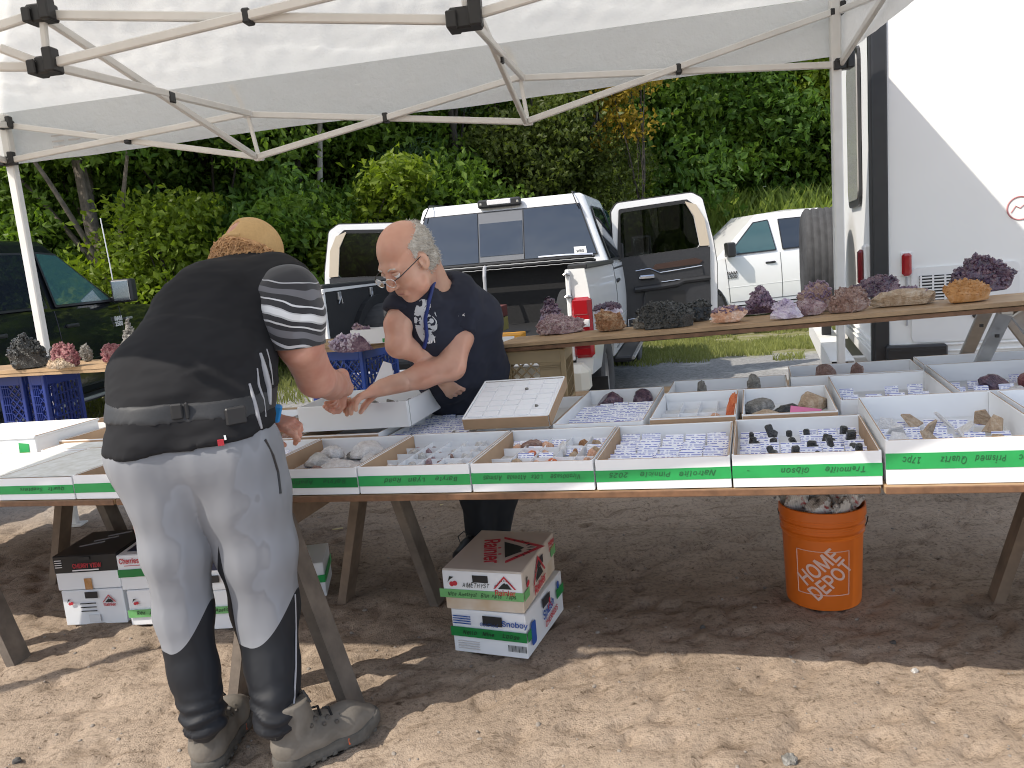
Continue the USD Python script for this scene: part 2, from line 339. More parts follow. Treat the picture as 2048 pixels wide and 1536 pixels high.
def leg(a, b, zt):
    m = MB(); p = CN(a, b, 0); m.beam(p + V(0, 0, .95), p + V(0, 0, zt), .048, .048, up=nA, bev=.006); lp = obj('leg', m, 'white_steel', canopy)
    m = MB(); m.beam(p + V(0, 0, .012), p + V(0, 0, .98), .036, .036, up=nA, bev=.004); obj('inner_leg', m, 'white_steel', lp)
    m = MB(); m.box(p + V(0, 0, .006), (.11, .09, .012), bev=.003).tube([p + V(-.05, -.02, .01), p + V(-.06, -.03, .07), p + V(-.03, -.02, .075)], .006, 6); obj('foot_plate', m, 'white_steel', lp)
    m = MB(); m.box(p + V(0, 0, .955), (.062, .062, .05), bev=.006); obj('leg_clip', m, 'white_plastic', lp)
for a, b in ((0, 0), (LA, 0), (0, DAF(0)), (LA, DAF(LA))): leg(a, b, ev(a) + .27)
def joint(p, big=1., up=True):
    m = MB(); R = np.stack([tA, nA, V(0, 0, 1)], 1)
    m.box(p, (.085 * big, .05 * big, .055 * big), R, .006).box(p + R @ V(.03 * big, -.02 * big, .012), (.035 * big, .045 * big, .075 * big), R, .005)
    m.box(p + R @ V(-.035 * big, .0, -.006), (.03 * big, .075 * big, .045 * big), R, .004)
    j_ = obj('bracket', m, 'black_plastic', canopy)
    m = MB()
    for dx in (-.025, .025): m.lathe([(0, 0), (.006, 0), (.006, .003), (0, .004)], 8, basis(V(1, 0, 0), V(0, 0, 1)), p + R @ V(dx * big, -.027 * big, .012))
    obj('bolt', m, 'aluminium', j_)
def bar(p, q, w=.022, h=.032): m = MB(); m.beam(p, q, w, h, bev=.004); obj('truss_bar', m, 'white_steel', canopy)
def scissor(Au, Al, Bu, Bl, off):
    d = off * .013
    bar(Au + d, Bl + d); bar(Al - d, Bu - d)
    c = (Au + Bl + Al + Bu) / 4
    m = MB(); m.box(c, (.03, .05, .05), np.stack([tA, nA, V(0, 0, 1)], 1), .005); obj('pivot', m, 'black_plastic', canopy)
Au, Al = P(15, 250, 4.71), P(20, 322, 4.70)
B1u, B1l = P(495, 228, 4.48), P(518, 314, 4.47)
B2u, B2l = P(1040, 155, 4.31), P(1056, 243, 4.30)
Cu, Cl = P(1674, 22, 4.15), P(1686, 128, 4.14)
M1u, M1l = P(85, 28, 3.03), P(95, 132, 3.03)
M2l = P(932, 38, 2.86); M2u = M2l + V(0, 0, .17)
side = nA * -1.5
for a, b in ((((Au, Al)), (B1u, B1l)), ((B1u, B1l), (B2u, B2l)), ((B2u, B2l), (Cu, Cl))): scissor(*a, *b, nA)
R1u, R1l = Cu + side + V(.0, 0, .02), Cl + side + V(0, 0, .02)
L1u, L1l = Au + side, Al + side
scissor(Cu, Cl, R1u, R1l, tA); scissor(Au, Al, L1u, L1l, tA)
scissor(B1u, B1l, M1u, M1l, tA); scissor(B2u, B2l, M2u, M2l, tA)
scissor(M1u, M1l, M2u, M2l, nA); scissor(M2u, M2l, R1u, R1l, nA); scissor(L1u, L1l, M1u, M1l, nA)
bar(M1u, M1l, .022, .022); bar(B1u, B1l, .02, .02); bar(B2u, B2l, .02, .02); bar(M2u, M2l, .02, .02)
bar(P(0, 96, 2.98), M1l, .022, .03)
# the near half of the frame, over the photographer
E1u, E1l, E2u, E2l, Fu, Fl, Hu, Hl = [p - nA * (DAF((p - TA) @ tA) - .02) + V(0, 0, .04) for p in (B1u, B1l + V(0, 0, .06), B2u, B2l + V(0, 0, .04), Au, Al, Cu, Cl)]
scissor(Fu, Fl, E1u, E1l, nA); scissor(E1u, E1l, E2u, E2l, nA); scissor(E2u, E2l, Hu, Hl, nA); scissor(R1u, R1l, Hu, Hl, tA); scissor(L1u, L1l, Fu, Fl, tA)
for p, b in ((Au, .8), (Al, .9), (Cu, .75), (Cl, 1.0), (M1u, 1.1), (M1l, 1.1), (M2l, 1.25), (M2u, 1), (R1u, 1), (R1l, 1), (L1u, 1), (L1l, 1)): joint(p, b)
for p in (B1u, B1l, B2u, B2l):
    m = MB(); m.box(p, (.05, .03, .04), np.stack([tA, nA, V(0, 0, 1)], 1), .005); obj('white_bracket', m, 'white_plastic', canopy)
for p in (B1u, B2u):
    s = np.linspace(0, 1, 8); c = [p + V(-.012 - .05 * t ** 1.4, -.03, .02 + .13 * t) for t in s]
    m = MB()
    for k in range(7): m.quad(c[k] + tA * -.014, c[k] + tA * .014, c[k + 1] + tA * .014, c[k + 1] + tA * -.014)
    for k in range(7): m.quad(c[k] + tA * -.014 - nA * .002, c[k + 1] + tA * -.014 - nA * .002, c[k + 1] + tA * .014 - nA * .002, c[k] + tA * .014 - nA * .002)
    obj('strap', m, 'canopy_fabric', canopy, smooth=True)
# maker's care print on the valance
m = MB(); b0 = PL(118, 272, CN(0, -.045, 0), nA)
mat('faint_print', (.60, .57, .55), .8)
for r in range(3):
    for c in range(3): m.box(b0 + tA * (.10 * c) + V(0, -.004, -.03 * r) - nA * .012, (.075, .001, .008), np.stack([tA, nA, V(0, 0, 1)], 1))
obj('care_print', m, 'faint_print', canopy)

# ------------------------------------------------------------------ travel trailer on the right
aT = math.radians(18); tT = V(math.cos(aT), -math.sin(aT), 0); nT = V(math.sin(aT), math.cos(aT), 0); uT = V(0, 0, 1)
RT = np.stack([tT, nT, uT], 1)
K0 = V(2.017, 4.374, 0)                       # the near rear corner of the trailer
def TR(a, d, z): return K0 + tT * a + nT * d + uT * z
trailer = thing('travel_trailer', 'large white travel trailer standing behind the right end of the table', 'trailer', K0)
m = MB(); m.box(TR(3.1, 1.2, 1.86), (6.2, 2.4, 2.56), RT, .03); obj('body', m, 'trailer_white', trailer)
m = MB(); m.box(TR(3.1, 1.2, .47), (6.1, 2.3, .22), RT, .02); obj('underframe', m, 'dark_trim', trailer)
m = MB(); m.box(TR(.035, -.006, 1.80), (.075, .02, 2.70), RT, .006).box(TR(-.006, .02, 1.80), (.02, .05, 2.70), RT, .005); obj('corner_trim', m, 'dark_trim', trailer)
m = MB(); m.box(TR(-.006, 2.37, 1.85), (.018, .06, 2.6), RT, .005); obj('corner_trim', m, 'white_plastic', trailer)
for zz, hh in ((.735, .012), (.70, .010), (.672, .008)):
    m = MB(); m.box(TR(3.15, -.006, zz), (6.0, .016, hh), RT, .004); obj('rub_rail', m, 'trailer_white', trailer)
    m = MB(); m.box(TR(-.006, 1.2, zz + .02), (.016, 2.3, hh), RT, .004); obj('rub_rail', m, 'trailer_white', trailer)
wp0 = TR(0, 0, 0)
def onside(px, py): return PL(px, py, wp0, nT)
def sidebox(name, x0, y0, x1, y1, thick, matn, bev=.006, parent=trailer, out=.0):
    """a raised panel between two picture corners on the trailer's long side"""
    a, b = onside(x0, y0), onside(x1, y1); c = (a + b) / 2; w = abs((b - a) @ tT); h = abs(b[2] - a[2])
    m = MB(); m.extr(rrect(w, h, min(.03, h / 4, w / 4)), thick, basis(tT, uT), c - nT * (out))
    return obj(name, m, matn, parent), c, w, h
pan, c, w, h = sidebox('access_panel', 1822, 536, 2036, 676, .012, 'white_plastic')
ven = onside(1838, 566); w2, h2 = .30, .20
m = MB(); mg = MB(); c0 = ven + tT * (w2 / 2) - uT * .062 - nT * .016
m.box(c0 + nT * .002, (w2, .004, h2), RT); obj('grille_back', m, 'dark_trim', pan)
for k in range(12): mm = MB(); mm.box(c0 - nT * .004 + uT * (h2 / 2 - .01 - k * .0165), (w2, .006, .0075), RT); obj('slat', mm, 'white_plastic', pan)
for k in range(6): mm = MB(); mm.box(c0 - nT * .007 + tT * (-w2 / 2 + .006 + k * .058), (.009, .005, h2), RT); obj('mullion', mm, 'white_plastic', pan)
m = MB(); m.lathe([(0, 0), (.014, 0), (.014, .008), (0, .009)], 14, basis(tT, uT), onside(1949, 630) - nT * .013); obj('panel_lock', m, 'black_plastic', pan)
a = onside(1812, 512); ml = MB(); ml.box(a - uT * .045 - nT * .018, (.048, .036, .12), RT, .012); mk = obj('side_marker_light', ml, 'red_lens', trailer)
m = MB(); m.box(a - uT * .045 - nT * .004, (.058, .012, .13), RT, .004); obj('lamp_base', m, 'white_plastic', mk)
m = MB(); m.tube([a - uT * .11 - nT * .012, a - uT * .20 - nT * .012, a - uT * .33 - nT * .013, a - uT * .375 - nT * .014], .0055, 6); obj('cable', m, 'grey_paint', trailer)
m = MB(); m.box(TR(.20, -.035, .70), (.30, .06, .085), RT, .01).box(TR(.20, -.06, .715), (.27, .02, .012), RT); obj('awning_bracket', m, 'dark_trim', trailer)
# round maker's decal, outlined in red
dc = onside(2040, 416); m = MB(); ang = np.linspace(0, 2 * np.pi, 40)[:-1]
m.tube([dc - nT * .002 + tT * (.058 * math.cos(t)) + uT * (.058 * math.sin(t)) for t in ang], .0038, 4, closed=True); mat('decal_red', (.52, .22, .22), .6)
m.tube([dc - nT * .002 + tT * x + uT * z_ for x, z_ in ((-.04, -.02), (-.02, .012), (0, .0), (.018, .016), (.04, -.014))], .003, 4)
obj('round_decal', m, 'decal_red', trailer)
# rear wall: window, lamps, spare wheel, bumper
m = MB(); wz = MB(); Rr = basis(-nT, uT)
wc = TR(-.004, .80, 1.98); 
m.extr(rrect(.66, .92, .09), .014, Rr, wc); rw = obj('rear_window', m, 'dark_trim', trailer)
m = MB(); m.extr(rrect(.58, .84, .07), .006, Rr, wc - tT * .014); obj('window_pane', m, mat('frosted_pane', (.42, .41, .39), .15, coat=.4), rw)
tl = TR(-.02, .14, 1.17); m = MB(); m.box(tl, (.04, .13, .25), RT, .012); th = obj('tail_lamp', m, 'white_plastic', trailer)
m = MB(); m.box(tl - tT * .03 + nT * .0, (.035, .085, .20), RT, .016); obj('lens', m, 'dark_red_lens', th)
bz = .61
m = MB()
for (s1, s2) in ((-1, 0), (1, 0)): m.box(TR(-.17 + s1 * .06, 1.1, bz), (.006, 2.3, .126), RT)
for s2 in (-1, 1): m.box(TR(-.17, 1.1, bz + s2 * .06), (.115, 2.3, .006), RT)
bp = obj('bumper', m, 'trailer_white', trailer)
m = MB(); m.box(TR(-.17, 1.2, bz), (.11, 1.9, .11), RT); obj('bumper_inside', m, 'dark_trim', bp)
for d in (.5, 1.9): m = MB(); m.box(TR(-.05, d, bz - .03), (.16, .08, .06), RT); obj('bumper_bracket', m, 'trailer_white', bp)
def tyre(parent, c, axis, R=.355, w=.22, rim=.21, name='spare_wheel', rimmat='white_steel', grooves=True, cap=None):
    """a wheel about AXIS (pointing out of the dish): tread with grooves, sidewall, rim with spokes"""
    ax = unit(axis); B = basis(np.cross(V(0, 0, 1), ax) if abs(ax[2]) < .9 else V(1, 0, 0), np.cross(ax, np.cross(V(0, 0, 1), ax)))
    h = w / 2; g = .005 if grooves else 0
    pr = [(rim, -h * .72), (rim + .02, -h * .9), ((R + rim) / 2, -h), (R - .05, -h * .98), (R - .02, -h * .88), (R - .006, -h * .76)]
    for k, z_ in enumerate(np.linspace(-.66, .66, 5)):
        pr += [(R - .002, h * (z_ - .10)), (R, h * (z_ - .05)), (R, h * (z_ + .05))] + [(R - .002, h * (z_ + .10)), (R - .002 - g, h * (z_ + .115)), (R - .002 - g, h * (z_ + .15))]
    pr += [(R - .006, h * .76), (R - .02, h * .88), (R - .05, h * .98), ((R + rim) / 2, h), (rim + .02, h * .9), (rim, h * .72)]
    m = MB(); m.lathe(pr, 48, B, c); wpath = obj(name, m, 'tyre_rubber', parent, smooth=40)
    m = MB(); m.lathe([(rim + .004, -h * .7), (rim + .004, h * .72), (rim - .016, h * .74), (rim - .03, h * .3), (rim * .45, h * .22), (rim * .4, h * .42), (0, h * .45)], 40, B, c)
    for k in range(5):
        a_ = k * 2 * math.pi / 5; d = B @ V(math.cos(a_), math.sin(a_), 0); m.beam(c + d * rim * .3 + ax * h * .45, c + d * (rim - .02) + ax * h * .5, rim * .34, .03, up=ax, bev=.008)
    obj('rim', m, rimmat, wpath, smooth=35)
    return wpath
mat('tyre_rubber', (.055, .056, .06), .8, noise=(22, .35), bump=(90, .5, .004))
tyre(trailer, TR(-.20, 1.14, 1.19), -tT, R=.355, w=.25, rim=.20)
m = MB(); m.beam(TR(-.17, 1.18, .66), TR(-.17, 1.18, 1.3), .06, .06, up=nT); obj('wheel_carrier', m, 'dark_trim', trailer)
# ------------------------------------------------------------------ plywood table on sawhorses
T0 = V(-.503, 2.42, .704)
tt = unit(V(.9536, -.3002, .024)); tn = unit(V(.3002, .9536, 0)); tu = np.cross(tt, tn); RB = np.stack([tt, tn, tu], 1)
KW = .375
def TB(k, d, h=0.): return T0 + tt * (KW * k) + tn * d + tu * h
mat('plywood', (.42, .27, .145), .6, noise=(9, .35, 6), bump=(60, .2, .002))
mat('plywood_edge', (.20, .10, .05), .65, noise=(30, .4))
mat('old_lumber', (.23, .165, .115), .75, noise=(7, .5, 7), bump=(45, .5, .004))
mat('grey_lumber', (.19, .155, .125), .8, noise=(9, .5, 7), bump=(45, .5, .004))
mat('new_lumber', (.44, .29, .16), .65, noise=(7, .4, 6), bump=(45, .3, .003))
mat('card_white', (.80, .80, .80), .6, noise=(5, .04))
mat('card_grey', (.66, .66, .66), .6, noise=(5, .06))
mat('cardboard', (.42, .275, .165), .75, noise=(12, .15))
mat('paper', (.82, .82, .84), .65)
mat('green_tape', (.022, .33, .085), .35, noise=(20, .12))
mat('dark_green_tape', (.012, .19, .045), .35, noise=(20, .12))
mat('pale_green_tape', (.16, .42, .15), .4, noise=(20, .12))
mat('ink', (.012, .016, .014), .5); mat('red_ink', (.48, .03, .045), .5); mat('blue_ink', (.02, .075, .30), .5); mat('white_ink', (.78, .75, .74), .5)
table = thing('plywood_table', 'long low plywood table covered with trays of mineral specimens', 'table', TB(0, 0))
for k0, k1, d0, d1, off in ((-9.2, -2.55, 0, 1.24, 0), (-2.53, 3.98, 0.0, 1.24, .0), (4.0, 7.2, -.012, 1.24, .002)):
    m = MB(); m.box((TB(k0, d0, -.010 + off) + TB(k1, d1, -.010 + off)) / 2, (KW * (k1 - k0), d1 - d0, .017), RB); bd = obj('plywood_board', m, 'plywood', table)
    m = MB(); m.box((TB(k0, d0 - .002, -.011 + off) + TB(k1, d0 - .002, -.011 + off)) / 2, (KW * (k1 - k0) - .004, .006, .019), RB, .002); obj('board_edge', m, 'plywood_edge', bd)
for k0, k1 in ((-9.0, -1.75), (.75, 6.6)):
    m = MB(); m.box((TB(k0, 1.243, -.010) + TB(k1, 1.66, -.010)) / 2, (KW * (k1 - k0), .415, .017), RB); obj('rear_board', m, 'plywood', table)
def sawhorse(cf, cr, label, mats, h=.665, spread=.43):
    cf, cr = V(*cf, 0), V(*cr, 0); d = unit(cr - cf); s = unit(np.cross(d, V(0, 0, 1)))
    t = thing('sawhorse', label, 'sawhorse', (cf + cr) / 2)
    m = MB(); m.beam(cf - d * .04 + V(0, 0, h - .045), cr + d * .04 + V(0, 0, h - .045), .04, .089, bev=.003); obj('ridge_beam', m, 'old_lumber', t)
    n = 0
    for c, o in ((cf, -1), (cr, 1)):
        for e in (-1, 1):
            foot = c + s * e * spread / 2 + d * o * .03 + V(0, 0, .002 + float(lump(*(c + s * e * spread / 2)[:2]))); top = c + s * e * .042 + V(0, 0, h - .03)
            B = basis(d, top - foot); m = MB(); L = np.linalg.norm(top - foot)
            v = np.array([(x * .0445, y, z_ * .019) for x in (-1, 1) for y in (0, L) for z_ in (-1, 1)], float)
            w = v @ B.T + foot; w[:, 2] = np.where(v[:, 1] == 0, foot[2] - .004, w[:, 2]); 
            hull = trimesh.convex.convex_hull(w); m.mesh(hull); obj('leg', m, mats[n % len(mats)], t); n += 1
        m = MB(); m.beam(c + s * .12 + V(0, 0, h * .56) + d * o * .03, c - s * .12 + V(0, 0, h * .56) + d * o * .03, .02, .09, bev=.002)
        if o == -1: obj('brace', m, 'old_lumber', t)
sawhorse((-.800, 2.50), (-.600, 3.19), 'weathered wooden sawhorse under the middle of the table beside the striped shirt customer', ['grey_lumber', 'grey_lumber', 'old_lumber', 'grey_lumber'])
sawhorse((-2.22, 3.00), (-2.12, 3.74), 'wooden sawhorse under the left end of the table beside the black lidded box', ['new_lumber', 'grey_lumber', 'old_lumber', 'grey_lumber'])
sawhorse((1.70, 2.02), (1.92, 2.69), 'wooden sawhorse under the right end of the table beyond the orange bucket', ['old_lumber', 'grey_lumber'])

# ------------------------------------------------------------------ stones
def rockmesh(w, dp, h, seed, rough=.40, facet=6, sub=3, peak=0., flat=.35, fine=.15):
    """an uneven stone standing on z=0, w wide, dp deep, h high"""
    ic = trimesh.creation.icosphere(sub); v = np.array(ic.vertices)
    n1 = meshkit.fbm(v * 1.3 + seed * 7.3, 3, seed) - .5; n2 = (meshkit.fbm(v * 4.5 + seed, 3, seed + 5) - .5) + .45 * (meshkit.fbm(v * 11 + seed, 2, seed + 6) - .5)
    v = v * (1 + rough * 2.0 * n1 + fine * 4 * n2)[:, None]
    rg = np.random.default_rng(seed)
    for _ in range(int(facet)):                               # broken faces
        d = unit(rg.normal(size=3)); q = v @ d; lim = rg.uniform(.55, .85); v -= np.outer(np.maximum(0, q - lim), d)
    v[:, 2] = np.where(v[:, 2] < -flat, -flat + (v[:, 2] + flat) * .12, v[:, 2])
    v -= (v.max(0) + v.min(0)) / 2; v /= (v.max(0) - v.min(0)); v[:, 2] += .5
    if peak: s = np.clip(v[:, 2], 0, 1); v[:, :2] *= (1 - peak * s ** 1.2)[:, None]
    return v * [w, dp, h], np.array(ic.faces)
def points_on(v, f, n, seed, zmin=.45, nz=.0):
    m = trimesh.Trimesh(v, f, process=False); rg = np.random.default_rng(seed)
    w = m.area_faces * ((m.triangles_center[:, 2] > zmin * v[:, 2].max()) & (m.face_normals[:, 2] > nz)); w = w / w.sum()
    k = rg.choice(len(f), n, p=w); b = rg.dirichlet((1, 1, 1), n)
    return (m.triangles[k] * b[:, :, None]).sum(1), m.face_normals[k]
def crystals(p, nrm, size, seed, tilt=.5, blunt=.55):
    """six-sided pointed crystals standing on the points p"""
    rg = np.random.default_rng(seed); mb = MB(); a = np.arange(6) * np.pi / 3
    for q, d in zip(p, nrm):
        d = unit(d + rg.normal(size=3) * tilt); B = basis(np.cross(d, rg.normal(size=3)), rg.normal(size=3)); x = unit(np.cross(d, V(.3, .5, .8))); B = np.stack([x, np.cross(d, x), d], 1)
        s = size * rg.uniform(.6, 1.4); r = s * .5
        v = np.vstack([np.stack([r * np.cos(a), r * np.sin(a), 0 * a - s * .5], 1), np.stack([r * .92 * np.cos(a), r * .92 * np.sin(a), 0 * a + s * blunt], 1), [[0, 0, s * (blunt + .5)]]])
        f = []
        for k in range(6): k2 = (k + 1) % 6; f += [(k, k2, 6 + k2), (k, 6 + k2, 6 + k), (6 + k, 6 + k2, 12)]
        mb.add(v, f, B, q)
    return mb
def stone_mat(name, c1, c2, c3, scale=14, rough=.6, bump=.6, coat=0.):
    MATS[name] = usdkit.material(stage, '/World/Looks/' + name, {
        'tc': ('texture_coordinate', {}), 'n': ('noise_texture', {'scale': scale * 1.3, 'detail': 9., 'roughness': .78, 'distortion': .8}),
        'r': ('rgb_ramp', {'ramp': [(.30, c1), (.47, c2), (.64, c3)]}), 'v': ('voronoi_texture', {'scale': scale * 9}), 'ad': ('math', {'math_type': 'add'}),
        'b': ('bump', {'strength': bump, 'distance': .005}), 'p': ('principled_bsdf', {'roughness': rough, 'coat_weight': coat, 'coat_roughness': .15})},
        [('tc.object', 'n.vector'), ('tc.object', 'v.vector'), ('n.fac', 'r.fac'), ('r.color', 'p.base_color'), ('v.distance', 'ad.value1'), ('n.fac', 'ad.value2'), ('ad.value', 'b.height'), ('b.normal', 'p.normal')], surface='p.BSDF')
stone_mat('amethyst', (.05, .026, .06), (.15, .085, .14), (.42, .31, .36), 18, .3, .7, .5)
stone_mat('dark_amethyst', (.020, .011, .024), (.06, .03, .058), (.20, .11, .13), 18, .25, .7, .6)
stone_mat('pink_crust', (.13, .06, .075), (.30, .19, .20), (.52, .42, .41), 24, .55, .8)
stone_mat('red_crust', (.08, .018, .022), (.22, .06, .07), (.42, .24, .22), 24, .5, .8)
stone_mat('rust_crust', (.10, .045, .02), (.30, .14, .06), (.45, .32, .20), 20, .7, .7)
stone_mat('ochre_crust', (.26, .105, .03), (.42, .20, .06), (.50, .29, .15), 12, .7, .4)
stone_mat('tan_crust', (.20, .12, .07), (.40, .29, .19), (.55, .46, .36), 16, .75, .6)
stone_mat('brown_crust', (.10, .05, .04), (.24, .14, .11), (.44, .34, .30), 16, .7, .7)
stone_mat('black_crystal', (.006, .006, .006), (.016, .017, .016), (.07, .07, .065), 30, .3, .9, .4)
stone_mat('grey_rock', (.06, .055, .05), (.18, .17, .15), (.38, .36, .33), 18, .75, .7)
stone_mat('white_quartz', (.46, .42, .40), (.64, .61, .58), (.78, .76, .74), 20, .45, .5)
stone_mat('lilac_quartz', (.20, .13, .30), (.50, .42, .52), (.70, .66, .68), 14, .4, .6, .3)
stone_mat('peach_stone', (.40, .16, .07), (.60, .34, .22), (.74, .58, .48), 20, .5, .4)
stone_mat('orange_stone', (.40, .06, .015), (.58, .13, .04), (.68, .28, .12), 20, .4, .4)
stone_mat('clear_grey', (.30, .28, .26), (.48, .46, .43), (.66, .64, .60), 24, .3, .5, .4)

# ------------------------------------------------------------------ shelf planks on crates
mat('tan_crate', (.37, .265, .14), .5, noise=(8, .12)); mat('blue_crate', (.012, .075, .42), .42, noise=(8, .12)); mat('deep_blue_crate', (.008, .03, .20), .42, noise=(8, .15)); mat('navy_crate', (.012, .018, .05), .45)
def crate(c, R, size, matn, label, panels=(True, True), group=None):
    """a milk crate on its side, c = middle of its base; R columns = its width, depth, up"""
    w, d, h = size; t = thing('milk_crate', label, 'crate', c, group); T = .010
    def pos(x, y, z_): return np.asarray(c) + R @ V(x, y, z_)
    for x in (-1, 1):
        for y in (-1, 1): m = MB(); m.box(pos(x * (w / 2 - .011), y * (d / 2 - .011), h / 2), (.022, .022, h), R, .003); obj('corner_post', m, matn, t)
    for zc, hh, nm in ((h - .028, .056, 'top_band'), (.02, .04, 'bottom_band')):
        for y in (-1, 1): m = MB(); m.box(pos(0, y * (d / 2 - T / 2), zc), (w - .04, T, hh), R, .002); obj(nm, m, matn, t)
        for x in (-1, 1): m = MB(); m.box(pos(x * (w / 2 - T / 2), 0, zc), (T, d - .04, hh), R, .002); obj(nm, m, matn, t)
    m = MB(); m.box(pos(0, 0, h - .004), (w - .03, d - .03, .006), R); obj('end_panel', m, matn, t)
    # front face: grid column, lattice window, plain panel
    y = -(d / 2 - T / 2); x0 = -w / 2 + .022; colw = .05; pw = w * .30
    for k in range(3): m = MB(); m.box(pos(x0 + .012 + k * .015, y, (h - .056 + .04) / 2), (.003, T, h - .096), R); obj('rib', m, matn, t)
    for k in range(6): m = MB(); m.box(pos(x0 + colw / 2, y, .05 + k * (h - .12) / 5), (colw, T * .9, .004), R); obj('rib', m, matn, t)
    if panels[0]:
        m = MB(); m.box(pos(w / 2 - .022 - pw / 2, y + .002, (h - .056 + .04) / 2), (pw, T - .004, h - .094), R); obj('plain_panel', m, matn, t)
        for k in range(3): m = MB(); m.box(pos(w / 2 - .022 - pw / 2, y - .002, h - .066 - .008 * k), (pw, T, .003), R); obj('rib', m, matn, t)
    lx0, lx1 = x0 + colw, (w / 2 - .022 - pw) if panels[0] else w / 2 - .022; lz0, lz1 = .042, h - .057
    def lattice(a0, a1, fn, nm='lattice_bar', step=.046):
        H = lz1 - lz0; L = a1 - a0
        for s in (-1, 1):
            c0 = -H
            while c0 < L:
                p, q_ = (c0, 0.), (c0 + H, H)
                u0, u1 = max(0, -c0), min(H, L - c0)
                if u1 - u0 > .015:
                    e0, e1 = c0 + u0, c0 + u1
                    pa, pb = (a0 + e0, lz0 + u0), (a0 + e1, lz0 + u1)
                    if s < 0: pa, pb = (a0 + L - e0, pa[1]), (a0 + L - e1, pb[1])
                    m = MB(); m.beam(fn(*pa), fn(*pb), .005, T * .8, up=fn.n); obj(nm, m, matn, t)
                c0 += step
    f1 = lambda a, z_: pos(a, y, z_); f1.n = R @ V(0, 1, 0); lattice(lx0, lx1, f1)
    f3 = lambda a, z_: pos(a, -y, z_); f3.n = R @ V(0, 1, 0); lattice(-w / 2 + .02, w / 2 - .02, f3)
    for sx in (1, -1):
        f2 = lambda a, z_: pos(sx * (w / 2 - T / 2), a, z_); f2.n = R @ V(1, 0, 0)
        if sx == 1 and panels[1]:
            for k in range(9): m = MB(); m.box(pos(sx * (w / 2 - T / 2), -d / 2 + .03 + k * (d - .06) / 8, h / 2), (T, .003, h - .1), R); obj('rib', m, matn, t)
            for k in range(5): m = MB(); m.beam(f2(-d / 2 + .02, .05 + k * .058), f2(d / 2 - .02, .075 + k * .058), .004, T, up=f2.n); obj('rib', m, matn, t)
        else: lattice(-d / 2 + .02, d / 2 - .02, f2)
    return t
aS = math.atan2(1.754 + .07, -(2.70 - 3.45)); sT = unit(V(1.824, -.75, .08)); sN = unit(np.cross(V(0, 0, 1), sT)); RS = np.stack([sT, sN, np.cross(sT, sN)], 1)
S0 = P(985, 690, 3.45)                                     # front left top corner of the long shelf
zt = TB(1.2, 1.4)[2] + .002
RC = np.stack([tt * [1, 1, 0] / np.linalg.norm(tt[:2]), tn, V(0, 0, 1)], 1); RC = rotz(math.radians(6)) @ RC
cw = .305; ch = S0[2] - .036 - zt
crate(V(*(S0 + RC[:, 0] * (cw / 2 + .004) + RC[:, 1] * (.15 + .004))[:2], zt), RC, (cw, .29, ch), 'tan_crate', 'tan plastic milk crate holding up the left end of the long shelf plank')
plank = thing('shelf_plank', 'long plywood plank on a tan crate, holding a row of amethyst rocks', 'shelf', S0)
PLN = 2.35; PDP = .30; STK = .019
for k, mt in enumerate(('plywood', 'new_lumber')):
    m = MB(); m.box(S0 + RS @ V(PLN / 2, PDP / 2 + .004 * k, -STK * (k + .5) + .0), (PLN, PDP - .004 * k, STK - .003), RS, .002); obj('board', m, mt, plank)
    m = MB(); m.box(S0 + RS @ V(PLN / 2, .004 * k - .001, -STK * (k + .5)), (PLN - .002, .004, STK - .005), RS); obj('board_edge', m, 'plywood_edge' if k else 'new_lumber', plank)
RSt = RS
def on_shelf(px, py): return PL(px, py, S0, RS[:, 2])
# folding trestle under the right end
t = thing('metal_trestle', 'grey metal folding trestle leg holding up the right end of the shelf plank', 'trestle', on_shelf(2010, 610))
pa = P(2012, 612, 2.86) - V(0, 0, .02); pb = P(1972, 722, 3.0); dv = (pb - pa); pb = pa + dv * ((pa[2] - .72) / (pa[2] - pb[2]))
for o in (0, .34):
    m = MB(); m.beam(pa + sN * o, pb + sN * (o + .1), .050, .026, up=sN, bev=.004); lp = obj('rail', m, 'aluminium', t)
    m = MB(); m.box(pa * .72 + pb * .28 + sN * (o - .015), (.012, .01, .012)); obj('rivet', m, 'dark_trim', lp)
    m = MB(); m.beam(pa + sN * o + sT * .03, pb + sN * (o + .1) + sT * .34, .050, .026, up=sN, bev=.004); obj('rail', m, 'aluminium', t)
m = MB(); m.beam(pa - sN * .02, pa + sN * .36, .04, .02, bev=.003); obj('head_bar', m, 'aluminium', t)
# left plank and middle plank
def plank_at(px0, py0, px1, py1, Y0, Y1, dp, label, matn='plywood', clip=False):
    a, b = P(px0, py0, Y0), P(px1, py1, Y1); z_ = (a[2] + b[2]) / 2; x = unit((b - a) * [1, 1, 0]); L = np.linalg.norm((b - a)[:2]); R = np.stack([x, np.cross(V(0, 0, 1), x), V(0, 0, 1)], 1); a = V(a[0], a[1], z_)
    t = thing('shelf_plank', label, 'shelf', a)
    poly = [(0, 0), (L - (.10 if clip else 0), 0), (L, .12 if clip else 0), (L, dp), (0, dp)]
    m = MB(); m.extr(poly, .017, R, a - V(0, 0, .017)); obj('board', m, matn, t)
    m = MB(); m.extr([(x_ * .998 + .001, y + .003) for x_, y in poly], .015, R, a - V(0, 0, .034)); obj('board', m, 'new_lumber', t)
    return a, R, L
LP0, LPR, LPL = plank_at(-120, 745, 240, 733, 4.32, 4.02, .30, 'short plywood plank at the far left holding black and pink rocks', 'new_lumber')
MP0, MPR, MPL = plank_at(430, 722, 772, 662, 3.62, 3.42, .27, 'plywood plank with a cut corner beside the vendor, holding one purple rock', 'plywood', True)
zb = MP0[2] - .036
R6 = rotz(math.radians(-14))
bc = P(700, 712, 3.66)
